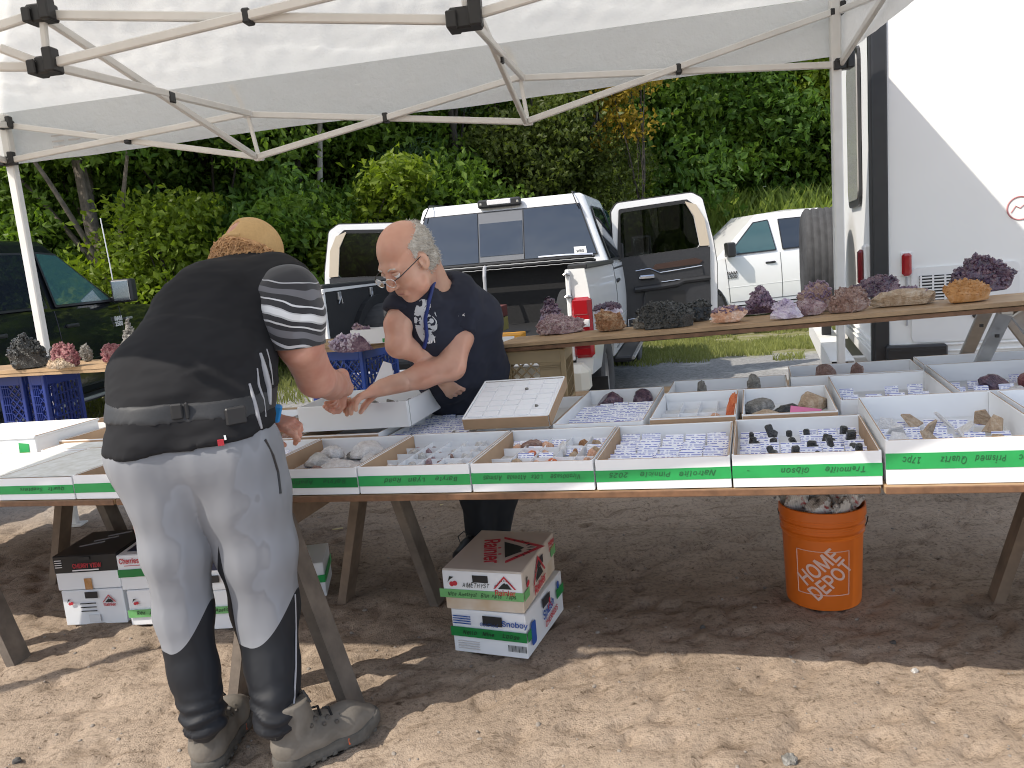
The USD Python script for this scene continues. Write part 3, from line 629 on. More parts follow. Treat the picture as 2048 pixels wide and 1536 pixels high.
crate(V(bc[0] - .01, bc[1] + .14, TB(-1.9, 1.4)[2] + .002), R6 @ RC, (.31, .29, zb - TB(-1.9, 1.4)[2] - .003), 'blue_crate', 'bright blue plastic milk crate under the plank beside the vendor', (False, True))
bc2 = P(806, 722, 3.9)
crate(V(bc2[0], bc2[1] + .05, TB(-1.9, 1.4)[2] - .10), R6 @ RC, (.16, .2, .26), 'navy_crate', 'dark navy plastic crate half hidden behind the arms of the vendor', (False, False))
m = MB(); m.mesh(trimesh.creation.icosphere(2), R6 @ np.diag([.06, .06, .07]), V(bc2[0], bc2[1] + .05, TB(-1.9, 1.4)[2] + .02)); obj('wrapped_bundle', m, 'card_grey', None, True, 'pale paper wrapped bundle inside the dark navy crate', 'bundle')
zl = LP0[2] - .036
for k, (px, py) in enumerate(((26, 790), (84, 786))):
    q = P(px, py, 4.28 - .1 * k)
    crate(V(q[0], q[1] + .14, TB(-7.2, 1.4)[2] + .002), rotz(math.radians(-4 - 9 * k)) @ RC, (.17 - .05 * k, .22, zl - TB(-7.2, 1.4)[2] - .003), 'deep_blue_crate', ('deep blue plastic milk crate at the left edge under the black rock', 'deep blue plastic milk crate under the left plank below the pink rock')[k], (False, True))

def stone(label, cat, base, R, w, h, dp, matn, seed, cmat=None, ncr=0, csz=.01, zmin=.45, name='mineral_rock', group=None, **kw):
    v, f = rockmesh(w, dp, h, seed, **kw); m = MB(); m.add(v, f, R, base)
    t = thing(name, label, cat, base, group)
    obj('matrix', m, matn, t, smooth=42)
    if not ncr and name == 'mineral_rock': ncr, csz, zmin = 210, min(w, h) * .09, .0
    if ncr:
        p, nn = points_on(v, f, ncr, seed + 3, zmin); mb = crystals(p, nn, csz, seed + 9); vv, ff = mb.get()
        mc = MB(); mc.add(vv, ff, R, base); obj('crystal_crust', mc, cmat or matn, t, kind='stuff')
    return t
def srock(x0, x1, ytop, ybase, label, matn, seed, dpf=.6, back=0., fn=on_shelf, R=None, cat='rock', **kw):
    R = RSt if R is None else R
    b = fn((x0 + x1) / 2, ybase); z = (b - CAM) @ V(0, cP, -sP); w = (x1 - x0) * z / F_PX; h = (ybase - ytop) * z / F_PX * 1.02
    dp = w * dpf; b = b + R[:, 1] * (dp * .5 + back)
    return stone(label, cat, b, R, w, h, dp, matn, seed, **kw)
S = 'on the long shelf plank'
srock(1060, 1165, 632, 670, 'broad pinkish purple crystal plate at the left end of the shelf plank', 'pink_crust', 3, .55, cmat='pink_crust', ncr=260, csz=.008, zmin=.1, rough=.15)
srock(1060, 1122, 598, 655, 'dark purple spiky crystal cluster behind the broad pinkish plate', 'amethyst', 14, .4, .06, cmat='dark_amethyst', ncr=140, csz=.012, peak=.7)
srock(1184, 1244, 622, 664, 'rusty orange footed base carrying a bowl of purple crystals', 'rust_crust', 15, .8, peak=-.4)
b = on_shelf(1212, 632); stone('bowl of deep purple crystals with a white rim on a rusty base', 'crystal', b + RS[:, 1] * .06, RS, .155, .062, .10, 'lilac_quartz', 16, 'dark_amethyst', 230, .013, .55, name='crystal_bowl', rough=.2, fine=.12)
srock(1268, 1386, 604, 658, 'long black crystal rock with a pale foot, left of two on the shelf', 'black_crystal', 18, .5, cmat='black_crystal', ncr=300, csz=.009, zmin=.1)
srock(1262, 1320, 632, 657, 'low grey tan stone foot of the long black rock', 'grey_rock', 181, .5, -.012)
srock(1366, 1420, 604, 645, 'smaller black crystal rock behind the long black rock', 'black_crystal', 19, .6, .03, cmat='black_crystal', ncr=120, csz=.009, zmin=.1)
srock(1419, 1494, 613, 647, 'low orange rock with a pink purple top on the shelf', 'peach_stone', 20, .6, cmat='amethyst', ncr=120, csz=.008, zmin=.62, rough=.18)
srock(1480, 1552, 574, 632, 'triangular deep purple amethyst cluster on the shelf', 'dark_amethyst', 21, .55, .03, cmat='amethyst', ncr=220, csz=.010, zmin=.15, peak=.55)
srock(1540, 1606, 598, 640, 'pale white and lilac crystal wedge on the shelf', 'lilac_quartz', 22, .5, cmat='lilac_quartz', ncr=90, csz=.008, zmin=.5, facet=4)
srock(1596, 1666, 566, 628, 'tall brown purple domed rock behind the pale crystal wedge', 'brown_crust', 23, .5, .05, cmat='amethyst', ncr=150, csz=.008, zmin=.3)
srock(1588, 1656, 598, 632, 'low mauve brown rock in front of the tall brown dome', 'pink_crust', 24, .6, ncr=90, csz=.006, zmin=.2)
srock(1660, 1736, 576, 626, 'blocky reddish brown rock in front of the tent pole', 'brown_crust', 25, .6, facet=6, rough=.2)
srock(1712, 1800, 553, 600, 'dark purple crystal rock behind the tan banded geode', 'dark_amethyst', 26, .5, .10, cmat='dark_amethyst', ncr=180, csz=.009, zmin=.2)
srock(1736, 1868, 580, 614, 'tan rock slab with a band of purple crystals along its top', 'tan_crust', 27, .45, cmat='amethyst', ncr=10, csz=.006, facet=3, rough=.16)
b = on_shelf(1806, 588); stone('purple crystal band lying on the tan rock slab', 'crystal', b + RS[:, 1] * .055, RS, .15, .026, .06, 'amethyst', 28, 'amethyst', 160, .007, .2, name='crystal_band', rough=.2)
srock(1896, 1982, 562, 606, 'smooth ochre orange rock at the right end of the shelf', 'ochre_crust', 29, .7, facet=2, rough=.14, fine=.03)
srock(1918, 2036, 515, 590, 'largest dark purple amethyst cluster at the right end of the shelf', 'dark_amethyst', 30, .5, .09, cmat='dark_amethyst', ncr=240, csz=.014, zmin=.2, rough=.4, fine=.12)
srock(1935, 2005, 520, 560, 'rosy brown crust between the purple crystals of the largest cluster', 'red_crust', 31, .5, .06, rough=.4)
def on_left(px, py): return PL(px, py, LP0, V(0, 0, 1))
def on_mid(px, py): return PL(px, py, MP0, V(0, 0, 1))
L_ = dict(fn=on_left, R=LPR)
srock(-8, 76, 672, 742, 'large black and grey crystal rock at the left edge on the left plank', 'black_crystal', 41, .7, cmat='black_crystal', ncr=300, csz=.012, zmin=.1, peak=.35, **L_)
srock(84, 146, 688, 738, 'pink and tan smooth faced rock on the left plank', 'red_crust', 42, .7, facet=3, rough=.18, **L_)
srock(82, 140, 716, 739, 'low tan rock foot under the pink rock on the left plank', 'tan_crust', 421, .7, -.01, rough=.15, **L_)
srock(138, 162, 692, 728, 'small dark rock behind the pink rock', 'grey_rock', 43, .9, .06, **L_)
srock(78, 98, 692, 726, 'small black rock beside the tent pole on the left plank', 'black_crystal', 44, .9, .06, **L_)
srock(190, 246, 688, 728, 'reddish purple crystal rock by the elbow of the customer', 'red_crust', 45, .6, cmat='red_crust', ncr=170, csz=.008, zmin=.2, **L_)
srock(204, 252, 643, 712, 'pointed tan and grey rock standing behind the reddish purple crystals', 'grey_rock', 46, .7, .1, peak=.85, facet=3, **L_)
M_ = dict(fn=on_mid, R=MPR)
srock(642, 742, 672, 706, 'purple and white crystal rock on the plank beside the vendor', 'amethyst', 47, .5, cmat='lilac_quartz', ncr=160, csz=.009, zmin=.2, rough=.35, **M_)
srock(692, 742, 650, 690, 'upright purple crystal fan behind the purple and white rock', 'pink_crust', 48, .4, .05, cmat='amethyst', ncr=110, csz=.009, zmin=.3, rough=.35, **M_)
# white carton on the middle plank
c = on_mid(752, 692); m = MB(); Rw = MPR
t = thing('white_carton', 'open white cardboard carton on the plank behind the purple crystals', 'carton', c)
for (x, y, sx, sy) in ((0, .10, .26, .004), (0, .19, .26, .004), (-.13, .145, .004, .09), (.13, .145, .004, .09)): m = MB(); m.box(c + Rw @ V(x - .02, y, .031), (sx, sy, .06), Rw); obj('wall', m, 'card_white', t)
m = MB(); m.box(c + Rw @ V(-.02, .145, .003), (.25, .085, .004), Rw); obj('floor', m, 'card_white', t)
m = MB(); m.box(c + Rw @ V(.05, .0975, .012), (.12, .001, .016), Rw); obj('green_tape', m, 'green_tape', t)
# ------------------------------------------------------------------ cut-down cartons of specimens
MATS['printed_card'] = usdkit.material(stage, '/World/Looks/printed_card', {
    'tc': ('texture_coordinate', {}), 'x': ('separate_xyz', {}), 'm': ('math', {'math_type': 'multiply', 'value2': 1100.}), 's': ('math', {'math_type': 'sine'}),
    'g': ('math', {'math_type': 'greater_than', 'value2': .25}), 'n': ('noise_texture', {'scale': 110., 'detail': 2.}), 'g2': ('math', {'math_type': 'greater_than', 'value2': .47}),
    'mm': ('math', {'math_type': 'multiply'}), 'mx': ('mix', {'color1': (.80, .80, .83), 'color2': (.22, .24, .50)}), 'p': ('principled_bsdf', {'roughness': .6})},
    [('tc.object', 'x.vector'), ('x.z', 'm.value1'), ('m.value', 's.value1'), ('s.value', 'g.value1'), ('tc.object', 'n.vector'), ('n.fac', 'g2.value1'),
     ('g.value', 'mm.value1'), ('g2.value', 'mm.value2'), ('mm.value', 'mx.fac'), ('mx.color', 'p.base_color')], surface='p.BSDF')
mat('marker_ink', (.015, .10, .035), .5)
mat('printed_sheet', (.72, .72, .70), .65, noise=(22, .35, 3), col2=(.56, .55, .50))
mat('pink_paper', (.62, .16, .30), .6)
def tray(k0, k1, d0, d1, h, label, inner='cardboard', tape=None, z0=0., backh=None, frontmat='card_white', lip=False, seed=1, tapemat='green_tape', tz=(.30, .68)):
    t = thing('specimen_tray', label, 'tray', TB((k0 + k1) / 2, (d0 + d1) / 2, z0))
    rg = random.Random(seed); T = .0045; W = KW * (k1 - k0) - .006; D = d1 - d0 - .004; c = TB((k0 + k1) / 2, (d0 + d1) / 2, z0)
    ya = rg.uniform(-.006, .006); R = RB @ rotz(ya); Q = lambda x, y, z_: c + R @ V(x, y, z_)
    def panel(nm, x, y, sx, sy, hh, inn=None):
        m = MB(); m.box(Q(x, y, hh / 2 + .002), (sx, sy, hh), R, .001); p = obj(nm, m, frontmat, t)
        if inn:
            ax = 0 if sx < sy else 1; s = -1 if (x if ax == 0 else y) > 0 else 1
            o = V(s * (sx / 2 + .0008), 0, 0) if ax == 0 else V(0, s * (sy / 2 + .0008), 0)
            m = MB(); m.box(Q(x, y, hh / 2 + .0012) + R @ o, (.0015 if ax == 0 else sx - .012, .0015 if ax == 1 else sy - .012, hh - .003), R); obj('inner_face', m, inn, p)
            m = MB(); m.box(Q(x, y, hh + .0022), (sx * .6, sy * .96, .0008) if ax == 0 else (sx * .96, sy * .6, .0008), R); obj('cut_edge', m, 'cardboard', p)
        return p
    hb = backh or h
    f = panel('front_wall', 0, -D / 2 + T / 2, W, T, h, 'card_white')
    panel('back_wall', 0, D / 2 - T / 2, W - .002, T, hb, 'card_white')
    panel('side_wall', -W / 2 + T / 2, 0, T, D - 2 * T, (h + hb) / 2, inner); panel('side_wall', W / 2 - T / 2, 0, T, D - 2 * T, (h + hb) / 2, inner)
    m = MB(); m.box(Q(0, 0, h * .36), (W - .01, D - .01, .003), R); obj('floor', m, 'card_grey', t)
    if lip:
        m = MB(); m.box(Q(0, -D / 2 - .001, h * .5), (W * .99, .003, h * .94), R); obj('cut_edge', m, 'cardboard', f)
    if tape:
        zc, zh = h * (tz[0] + tz[1]) / 2, h * (tz[1] - tz[0])
        m = MB(); m.box(Q(0, -D / 2 - .0008, zc), (W + .002, .0012, zh), R @ rotx(0) @ roty(rg.uniform(-.008, .008)))
        tp = obj('tape', m, tapemat, t)
        if tape.strip(): text_on(tp, 'lettering', tape, zh * .42, Q(W * .40, -D / 2 - .0018, zc + zh * .26), -R[:, 0], -R[:, 2], 'marker_ink', .0008, hand=seed, width=W * min(.8, .035 * len(tape)))
    return Q, W, D, t
def cards(Q, W, D, nx, ny, lab, group, seed, skip=.12, w=.05, hh=.038, tilt=.72, y0=-.42, y1=.40, z=.036, matn='printed_card', x0=-.46, x1=.46):
    rg = random.Random(seed)
    for j in range(ny):
        for i in range(nx):
            if rg.random() < skip: continue
            x = W * (x0 + (x1 - x0) * (i + .5) / nx) + rg.uniform(-.004, .004); y = D * (y0 + (y1 - y0) * (j + .5) / ny) + rg.uniform(-.004, .004)
            a = tilt + rg.uniform(-.15, .15); B = RB @ rotz(rg.uniform(-.1, .1)) @ rotx(-a)
            ww = min(w, W / nx * .92) * rg.uniform(.9, 1.05)
            m = MB(); m.box(Q(x, y, z) + B @ V(0, 0, hh / 2), (ww, .0009, hh * rg.uniform(.9, 1.1)), B)
            obj('label_card', m, matn, None, label=lab, cat='card', group=group)
def bits(Q, spots, lab, group, matn, seed, cat='mineral', **kw):
    for n, (x, y, w, h) in enumerate(spots):
        mm = matn[n % len(matn)] if isinstance(matn, (list, tuple)) else matn
        v, f = rockmesh(w, w * .8, h, seed * 31 + n, sub=2, facet=3, rough=.25, fine=.1); m = MB(); m.add(v, f, RB @ rotz(n * 1.3), Q(x, y, .036))
        obj('mineral_specimen', m, mm, None, 40, lab, cat, group)
def grid_spots(W, D, nx, ny, seed, w=(.02, .035), h=(.012, .03), skip=.3, y0=-.42, y1=.4):
    rg = random.Random(seed); o = []
    for j in range(ny):
        for i in range(nx):
            if rg.random() < skip: continue
            o.append((W * (-.44 + .88 * (i + .5) / nx) + rg.uniform(-.008, .008), D * (y0 + (y1 - y0) * (j + .5) / ny) + rg.uniform(-.008, .008), rg.uniform(*w), rg.uniform(*h)))
    return o
def cells(t, Q, W, D, nx, ny, matn='card_white', hh=.026, z=.036):
    for i in range(1, nx): m = MB(); m.box(Q(-W * .46 + W * .92 * i / nx, 0, z + hh / 2), (.0012, D * .9, hh), RB); obj('divider', m, matn, t)
    for j in range(0, ny + 1): m = MB(); m.box(Q(0, -D * .45 + D * .9 * j / ny, z + hh / 2), (W * .92, .0012, hh), RB); obj('divider', m, matn, t)
F = 'front row tray '
# front row, left to right
Q, W, D, t = tray(-4, -3, 0, .455, .082, F + 'covered by a printed sheet, leftmost on the table', tape='Quartz  Scepters', seed=3)
m = MB(); m.box(Q(0, .005, .083), (W * .98, D * .95, .001), RB); obj('printed_sheet', m, 'printed_sheet', None, label='large pale printed sheet lying on the leftmost front tray', cat='paper')
Q, W, D, t = tray(-3, -2, 0, .435, .087, F + 'beside the left leg of the grey trousers', tape='Wats     12pc', seed=4)
cards(Q, W, D, 5, 4, 'white card in the tray left of the customer', 'cards in the tray left of the customer', 5)
Q, W, D, t = tray(-2, -1, 0, .435, .086, F + 'hidden behind the hips of the customer', tape='Quartz', seed=6)
cards(Q, W, D, 5, 4, 'white card in the tray behind the hips of the customer', 'cards behind the hips of the customer', 7, skip=.1)
Q, W, D, t = tray(-1, 0, 0, .435, .086, F + 'with lumpy white and brown stones, right of the grey trousers', tape='Baryte   Apatite', seed=8, tapemat='dark_green_tape')
bits(Q, [(-.09, .11, .10, .05), (.05, .13, .13, .055), (-.10, .03, .12, .045), (.03, -.06, .13, .035), (.10, .04, .09, .03), (-.1, -.11, .08, .02), (.12, -.1, .07, .03), (-.02, .0, .07, .03)],
     'lumpy white quartz stone in the tray right of the grey trousers', 'white stones in the tray right of the grey trousers', ['white_quartz', 'white_quartz', 'clear_grey'], 9)
bits(Q, [(-.015, -.12, .055, .035)], 'dark brown flat stone among the lumpy white quartz stones', None, 'brown_crust', 10)
bits(Q, [(.0, .12, .07, .02)], 'dark grey streaked stone at the back of the lumpy white stones', None, 'grey_rock', 11)
cards(Q, W, D, 3, 3, 'white card under the lumpy white stones', 'cards under the lumpy white stones', 12, skip=.3, tilt=1.25)
Q, W, D, t = tray(0, 1, 0, .435, .087, F + 'of small clear plastic boxes, taped Baryte Lyan Road', tape='Baryte   Lyan  Road', seed=13)
cells(t, Q, W, D, 5, 5); bits(Q, grid_spots(W, D, 6, 6, 14, (.024, .042), (.016, .034), .1), 'pale grey stone in the trays of small clear boxes', 'pale grey stones among the clear boxes', ['clear_grey', 'white_quartz', 'clear_grey', 'pink_crust', 'brown_crust'], 15)
cards(Q, W, D, 5, 4, 'small white card between the clear boxes', 'cards between the clear boxes', 16, skip=.45, w=.035, hh=.022)
Q, W, D, t = tray(1, 2, 0, .435, .087, F + 'with orange and peach stones in white boxes', tape='Vironosase   Lots  Atomda  Animas', seed=17)
cells(t, Q, W, D, 5, 3); bits(Q, grid_spots(W, D, 6, 5, 18, (.024, .046), (.018, .036), .2, -.4, .35), 'orange or peach stone in a white box', 'orange and peach stones', ['peach_stone', 'orange_stone', 'peach_stone', 'white_quartz', 'rust_crust', 'tan_crust'], 19)
bits(Q, [(-.09, .13, .085, .04)], 'brown and white stone at the back of the orange and peach stones', None, 'brown_crust', 20)
bits(Q, [(-.125, -.14, .04, .035)], 'very dark purple stone at the front left of the orange and peach stones', None, 'dark_amethyst', 201)
cards(Q, W, D, 5, 3, 'white card in the tray of orange and peach stones', 'cards among the orange and peach stones', 21, skip=.35, y0=-.2, y1=.42)
Q, W, D, t = tray(2, 3, 0, .435, .087, F + 'full of white printed cards, taped Natrolite 2025', tape='Natrolite  Pinnicle   2025', seed=22)
cards(Q, W, D, 5, 6, 'white printed card in the tray taped Natrolite', 'cards in the tray taped Natrolite', 23, skip=.08, w=.062, hh=.04)
Q, W, D, t = tray(3, 4, 0, .44, .090, F + 'of shiny black crystals on cards, taped Tremolite Gibson', tape='Tremolite    Gibson        -', seed=24)
cards(Q, W, D, 6, 5, 'white printed card in the tray of shiny black crystals', 'cards in the tray of shiny black crystals', 25, skip=.06, w=.055, hh=.036)
rg = random.Random(26)
for n, (x, y, w, h) in enumerate(grid_spots(W, D, 6, 4, 26, (.022, .032), (.02, .045), .22)):
    t = thing('black_crystal', 'shiny black prism crystal on a white card', 'crystal', Q(x, y, .045), 'black crystals in the tray taped Tremolite')
    m = MB(); B = RB @ rotz(rg.uniform(0, 6)) @ rotx(rg.uniform(-.5, .5)); m.box(Q(x, y, .05 + h / 2), (w * .8, w * .6, h), B, .004); obj('crystal', m, 'black_crystal', t)
    if n % 3 == 0: m = MB(); m.box(Q(x + .012, y, .048 + h * .3), (w * .7, w * .5, h * .6), B @ roty(.7), .004); obj('crystal', m, 'black_crystal', t)
Q, W, D, t = tray(4.01, 5.03, 0, .58, .116, F + 'of tan flakes, tall and taped Quartz, at the right end', inner='card_white', tape='17pc   Prismed  Quartz     17pc', seed=27, tz=(.36, .72))
cards(Q, W, D, 5, 4, 'white printed card in the tall tray of tan flakes', 'cards in the tall tray of tan flakes', 28, skip=.25, y0=-.3, y1=.3)
for n, (x, y, w, h) in enumerate(grid_spots(W, D, 4, 3, 29, (.05, .085), (.03, .05), .2, -.25, .3)):
    m = MB(); B = RB @ rotz(n * .8) @ rotx(-.9 + .2 * (n % 3)); m.extr([(-w / 2, 0), (w / 2, .005), (w * .3, h), (-w * .2, h * 1.2)], .006, B @ rotx(math.pi / 2), Q(x, y, .05)); obj('stone_flake', m, 'tan_crust' if n % 2 else 'white_quartz', None, label='flat tan or white stone flake in the tall tray', cat='mineral', group='stone flakes in the tall tray')
Q, W, D, t = tray(5.06, 6.05, 0, .58, .116, F + 'cut by the right edge of the picture', inner='card_white', tape=' ', seed=30)
# second row
S2 = 'second row tray '
Q, W, D, t = tray(-4.75, -3.05, .47, .60, .078, 'narrow white tray of printed sheets behind the leftmost front trays', seed=31)
m = MB(); m.box(Q(0, .0, .079), (W * .98, D * .95, .001), RB); obj('printed_sheet', m, 'printed_sheet', None, label='long printed sheet lying behind the leftmost front tray', cat='paper')
Q, W, D, t = tray(-6.4, -4.02, 0, .45, .075, F + 'at the very left edge of the picture', tape=' ', seed=311)
m = MB(); m.box(Q(0, .0, .076), (W * .98, D * .95, .001), RB); obj('printed_sheet', m, 'printed_sheet', None, label='printed sheet on the tray at the very left edge', cat='paper')
t = thing('closed_carton', 'closed white cardboard carton with a green tape patch at the left edge', 'carton', TB(-5.9, .7)); c = TB(-5.75, .70, .065)
m = MB(); m.box(c, (KW * 1.62, .36, .125), RB, .003); bdy = obj('body', m, 'card_white', t)
m = MB(); m.box(TB(-5.75, .70, .130), (KW * 1.64, .375, .012), RB, .003); obj('lid', m, 'card_white', t)
m = MB(); m.box(TB(-5.13, .5185, .075), (.058, .0012, .058), RB @ roty(.1)); obj('tape_patch', m, 'green_tape', bdy)
m = MB(); m.box(TB(-4.935, .70, .132), (.003, .36, .008), RB); obj('cut_edge', m, 'cardboard', t)
Q, W, D, t = tray(-4.9, -3.3, .62, .98, .085, S2 + 'with crumpled tissue, behind the closed white carton', seed=32, lip=True)
bits(Q, [(-.1, .0, .10, .05), (.05, .08, .11, .045), (.12, -.06, .09, .04), (-.2, -.1, .1, .03)], 'pale stone in crumpled tissue in the left second row tray', 'pale stones in tissue at the left', ['white_quartz', 'brown_crust', 'tan_crust'], 33)
Q, W, D, t = tray(-5.6, -3.4, 1.0, 1.24, .09, 'long white tray at the back of the table in front of the deep blue crates', seed=34)
Q, W, D, t = tray(-3.25, -2.1, .62, 1.1, .085, S2 + 'hidden behind the waist of the customer', seed=35)
Q, W, D, t = tray(-2.05, -1.36, .47, .92, .085, S2 + 'with brown stones under the hand holding the blue tool', seed=36, lip=True)
bits(Q, grid_spots(W, D, 4, 4, 37, (.035, .06), (.025, .04), .2), 'brown and tan stone in the tray under the blue tool', 'brown stones under the blue tool', ['brown_crust', 'rust_crust', 'white_quartz', 'tan_crust'], 38)
Q, W, D, t = tray(-1.34, -.40, .47, .90, .090, S2 + 'underneath the raised white tray between the two men', seed=39, lip=True)
# the raised white tray the two men reach into
rt = thing('specimen_tray', 'deep plain white tray that both men reach into, lifted onto other trays', 'tray', TB(-.75, .68, .1))
RW = RB @ rotz(.035); cW = TB(-.745, .68, .101); WW, DW, HW = .455, .34, .098
for nm, x, y, sx, sy in (('front_wall', 0, -DW / 2, WW, .005), ('back_wall', 0, DW / 2, WW, .005), ('side_wall', -WW / 2, 0, .005, DW), ('side_wall', WW / 2, 0, .005, DW)):
    m = MB(); m.box(cW + RW @ V(x, y, HW / 2), (sx, sy, HW), RW, .0015); obj(nm, m, 'card_white', rt)
m = MB(); m.box(cW + RW @ V(0, 0, .003), (WW, DW, .004), RW); obj('floor', m, 'card_grey', rt)
m = MB(); m.box(cW + RW @ V(WW / 2 + .0028, -DW / 2 + .012, HW / 2), (.0008, .002, HW), RW); obj('seam', m, 'dark_trim', rt)
for n in range(5):
    v, f = rockmesh(.05, .04, .04, 900 + n, sub=2, facet=3); m = MB(); m.add(v, f, RB, cW + RW @ V(-.05 + .05 * n, .02 + .03 * (n % 3), .03)); obj('mineral_specimen', m, 'grey_rock', None, 40, 'grey stone inside the deep white tray between the two men', 'mineral', 'stones in the deep white tray')
Q, W, D, t = tray(-.37, .50, .47, .95, .07, S2 + 'of cards with thin black stones, in front of the vendor', inner='card_white', seed=41)
cards(Q, W, D, 5, 7, 'white printed card in the tray in front of the vendor', 'cards in front of the vendor', 42, skip=.1, w=.06, hh=.036)
bits(Q, [(-.05, -.15, .07, .025), (.02, -.05, .05, .012), (.08, -.13, .04, .03), (-.12, -.1, .05, .015)], 'thin black stone among the cards in front of the vendor', 'thin black stones in front of the vendor', 'grey_rock', 43)
# tilted shallow tray of white cells
c0 = TB(.505, .475, .090); xa = tt; ya = unit(tn * .275 + tu * .082); Rt = np.stack([xa, ya, np.cross(xa, ya)], 1); Wt, Dt = .315, .30
t = thing('shallow_tray', 'shallow tray of white paper cells tilted up in front of the tan crate', 'tray', c0)
for nm, x, y, sx, sy in (('front_wall', Wt / 2, 0, Wt, .006), ('back_wall', Wt / 2, Dt, Wt, .006), ('side_wall', 0, Dt / 2, .006, Dt), ('side_wall', Wt, Dt / 2, .006, Dt)):
    m = MB(); m.box(c0 + Rt @ V(x, y, .022), (sx, sy, .046), Rt, .001); p = obj(nm, m, 'card_white', t)
    m = MB(); m.box(c0 + Rt @ V(x, y - (.0035 if nm == 'front_wall' else 0), .022) + Rt @ V(.0035 if x > .3 else 0, 0, 0), (sx, sy, .040), Rt); obj('cut_edge', m, 'cardboard', p)
m = MB(); m.box(c0 + Rt @ V(Wt / 2, Dt / 2, .030), (Wt - .008, Dt - .008, .02), Rt); obj('floor', m, 'paper', t)
for j in range(7):
    for i in range(5):
        m = MB(); m.box(c0 + Rt @ V(.012 + (Wt - .024) * (i + .5) / 5, .012 + (Dt - .024) * (j + .5) / 7, .0415), ((Wt - .024) / 5 - .004, (Dt - .024) / 7 - .003, .003), Rt @ rotx(.05 * ((i * 7 + j * 3) % 5 - 2) / 2)); obj('paper_cell', m, 'paper', t)
for x, y in ((.19, .21), (.26, .07)): v, f = rockmesh(.014, .012, .008, 77 + int(x * 100), sub=1); m = MB(); m.add(v, f, Rt, c0 + Rt @ V(x, y, .043)); obj('mineral_specimen', m, 'grey_rock', None, True, 'tiny dark stone on the tilted tray of white cells', 'mineral', 'tiny stones on the tilted tray')
Q, W, D, t = tray(.55, 1.32, .50, 1.12, .072, S2 + 'underneath the tilted tray of white cells', inner='card_white', seed=44)
Q, W, D, t = tray(1.37, 2.22, .47, 1.12, .092, S2 + 'packed with white cards and dark stones behind, left of the orange stone', inner='card_white', seed=45)
cards(Q, W, D, 5, 9, 'white printed card in the long tray right of the tilted tray', 'cards in the long tray right of the tilted tray', 46, skip=.05, w=.062, hh=.038, y1=.26)
bits(Q, [(-.06, .26, .11, .06), (.07, .27, .10, .06)], 'blackish stone at the back of the long tray of cards', 'blackish stones behind the cards', 'dark_amethyst', 47)
Q, W, D, t = tray(2.26, 3.02, .47, .93, .098, S2 + 'with an upright orange stone, cut cardboard edges', inner='card_white', seed=48, lip=True)
cells(t, Q, W, D, 4, 2, hh=.03); bits(Q, [(-.09, -.1, .04, .03), (.0, -.12, .05, .025), (.06, -.02, .05, .03), (-.09, .05, .05, .02)], 'peach stone in the tray with the upright orange stone', 'peach stones beside the upright orange stone', ['peach_stone', 'white_quartz'], 49)
bits(Q, [(-.085, -.14, .035, .045)], 'black and white stone at the front of the tray with the upright orange stone', None, 'black_crystal', 50)
v, f = rockmesh(.034, .03, .095, 51, sub=3, rough=.15); m = MB(); m.add(v, f, RB @ roty(.25), Q(.11, -.02, .045)); obj('orange_stone', m, 'orange_stone', None, True, 'long upright orange stone in a second row tray', 'mineral')
Q, W, D, t = tray(3.05, 3.84, .47, .93, .098, S2 + 'of grey and tan rocks with a pink note', inner='card_white', seed=52, lip=True)
bits(Q, [(-.09, .1, .11, .05), (.09, .12, .12, .06), (-.07, -.1, .12, .05), (.0, .03, .09, .04)], 'grey and tan rock in the tray with the pink note', 'rocks in the tray with the pink note', ['grey_rock', 'tan_crust', 'tan_crust', 'black_crystal'], 53)
m = MB(); m.extr([(0, 0), (.10, .005), (.105, .045), (.01, .065)], .001, RB @ rotx(.75), Q(-.0, -.14, .05)); obj('note', m, 'pink_paper', None, label='pink paper note in the tray of grey and tan rocks', cat='paper')
Q, W, D, t = tray(3.88, 4.80, .62, 1.10, .10, S2 + 'nearly empty with a few upright cards, behind the tall tray', inner='card_white', seed=54)
cards(Q, W, D, 4, 3, 'upright white card in the nearly empty tray behind the tall tray', 'cards in the nearly empty tray', 55, skip=.3, tilt=.45)
bits(Q, grid_spots(W, D, 4, 2, 56, (.03, .06), (.01, .02), .4), 'pale stone in the nearly empty tray', 'pale stones in the nearly empty tray', 'white_quartz', 57)
Q, W, D, t = tray(4.83, 5.95, .64, 1.20, .105, S2 + 'with purple rocks and cards at the right edge of the picture', inner='card_white', seed=58)
cards(Q, W, D, 5, 5, 'white printed card in the tray of purple rocks', 'cards in the tray of purple rocks', 59, skip=.25)
bits(Q, [(-.03, .06, .10, .06), (.10, .10, .11, .06), (.02, -.02, .06, .03)], 'dark purple rock in the tray at the right edge', 'dark purple rocks in the right tray', ['dark_amethyst', 'red_crust', 'white_quartz'], 60)
# back row
Q, W, D, t = tray(2.28, 3.50, .96, 1.235, .092, 'back row tray behind the orange stone and the grey rocks', inner='card_white', seed=61)
bits(Q, [(.1, .02, .06, .09), (-.1, .0, .05, .08)], 'dull grey stone in the back row behind the pink note', 'dull grey stones in the back row', 'grey_rock', 62)
Q, W, D, t = tray(3.52, 4.80, 1.12, 1.40, .10, 'back row tray in front of the trailer bumper', inner='card_white', seed=63)
bits(Q, [(-.1, .0, .09, .09), (.02, .02, .07, .085)], 'dull brown stone in the back row before the bumper', 'dull brown stones in the back row', 'brown_crust', 64)
Q, W, D, t = tray(4.83, 6.2, 1.22, 1.45, .10, 'back row tray at the right edge below the trestle', inner='card_white', seed=65)

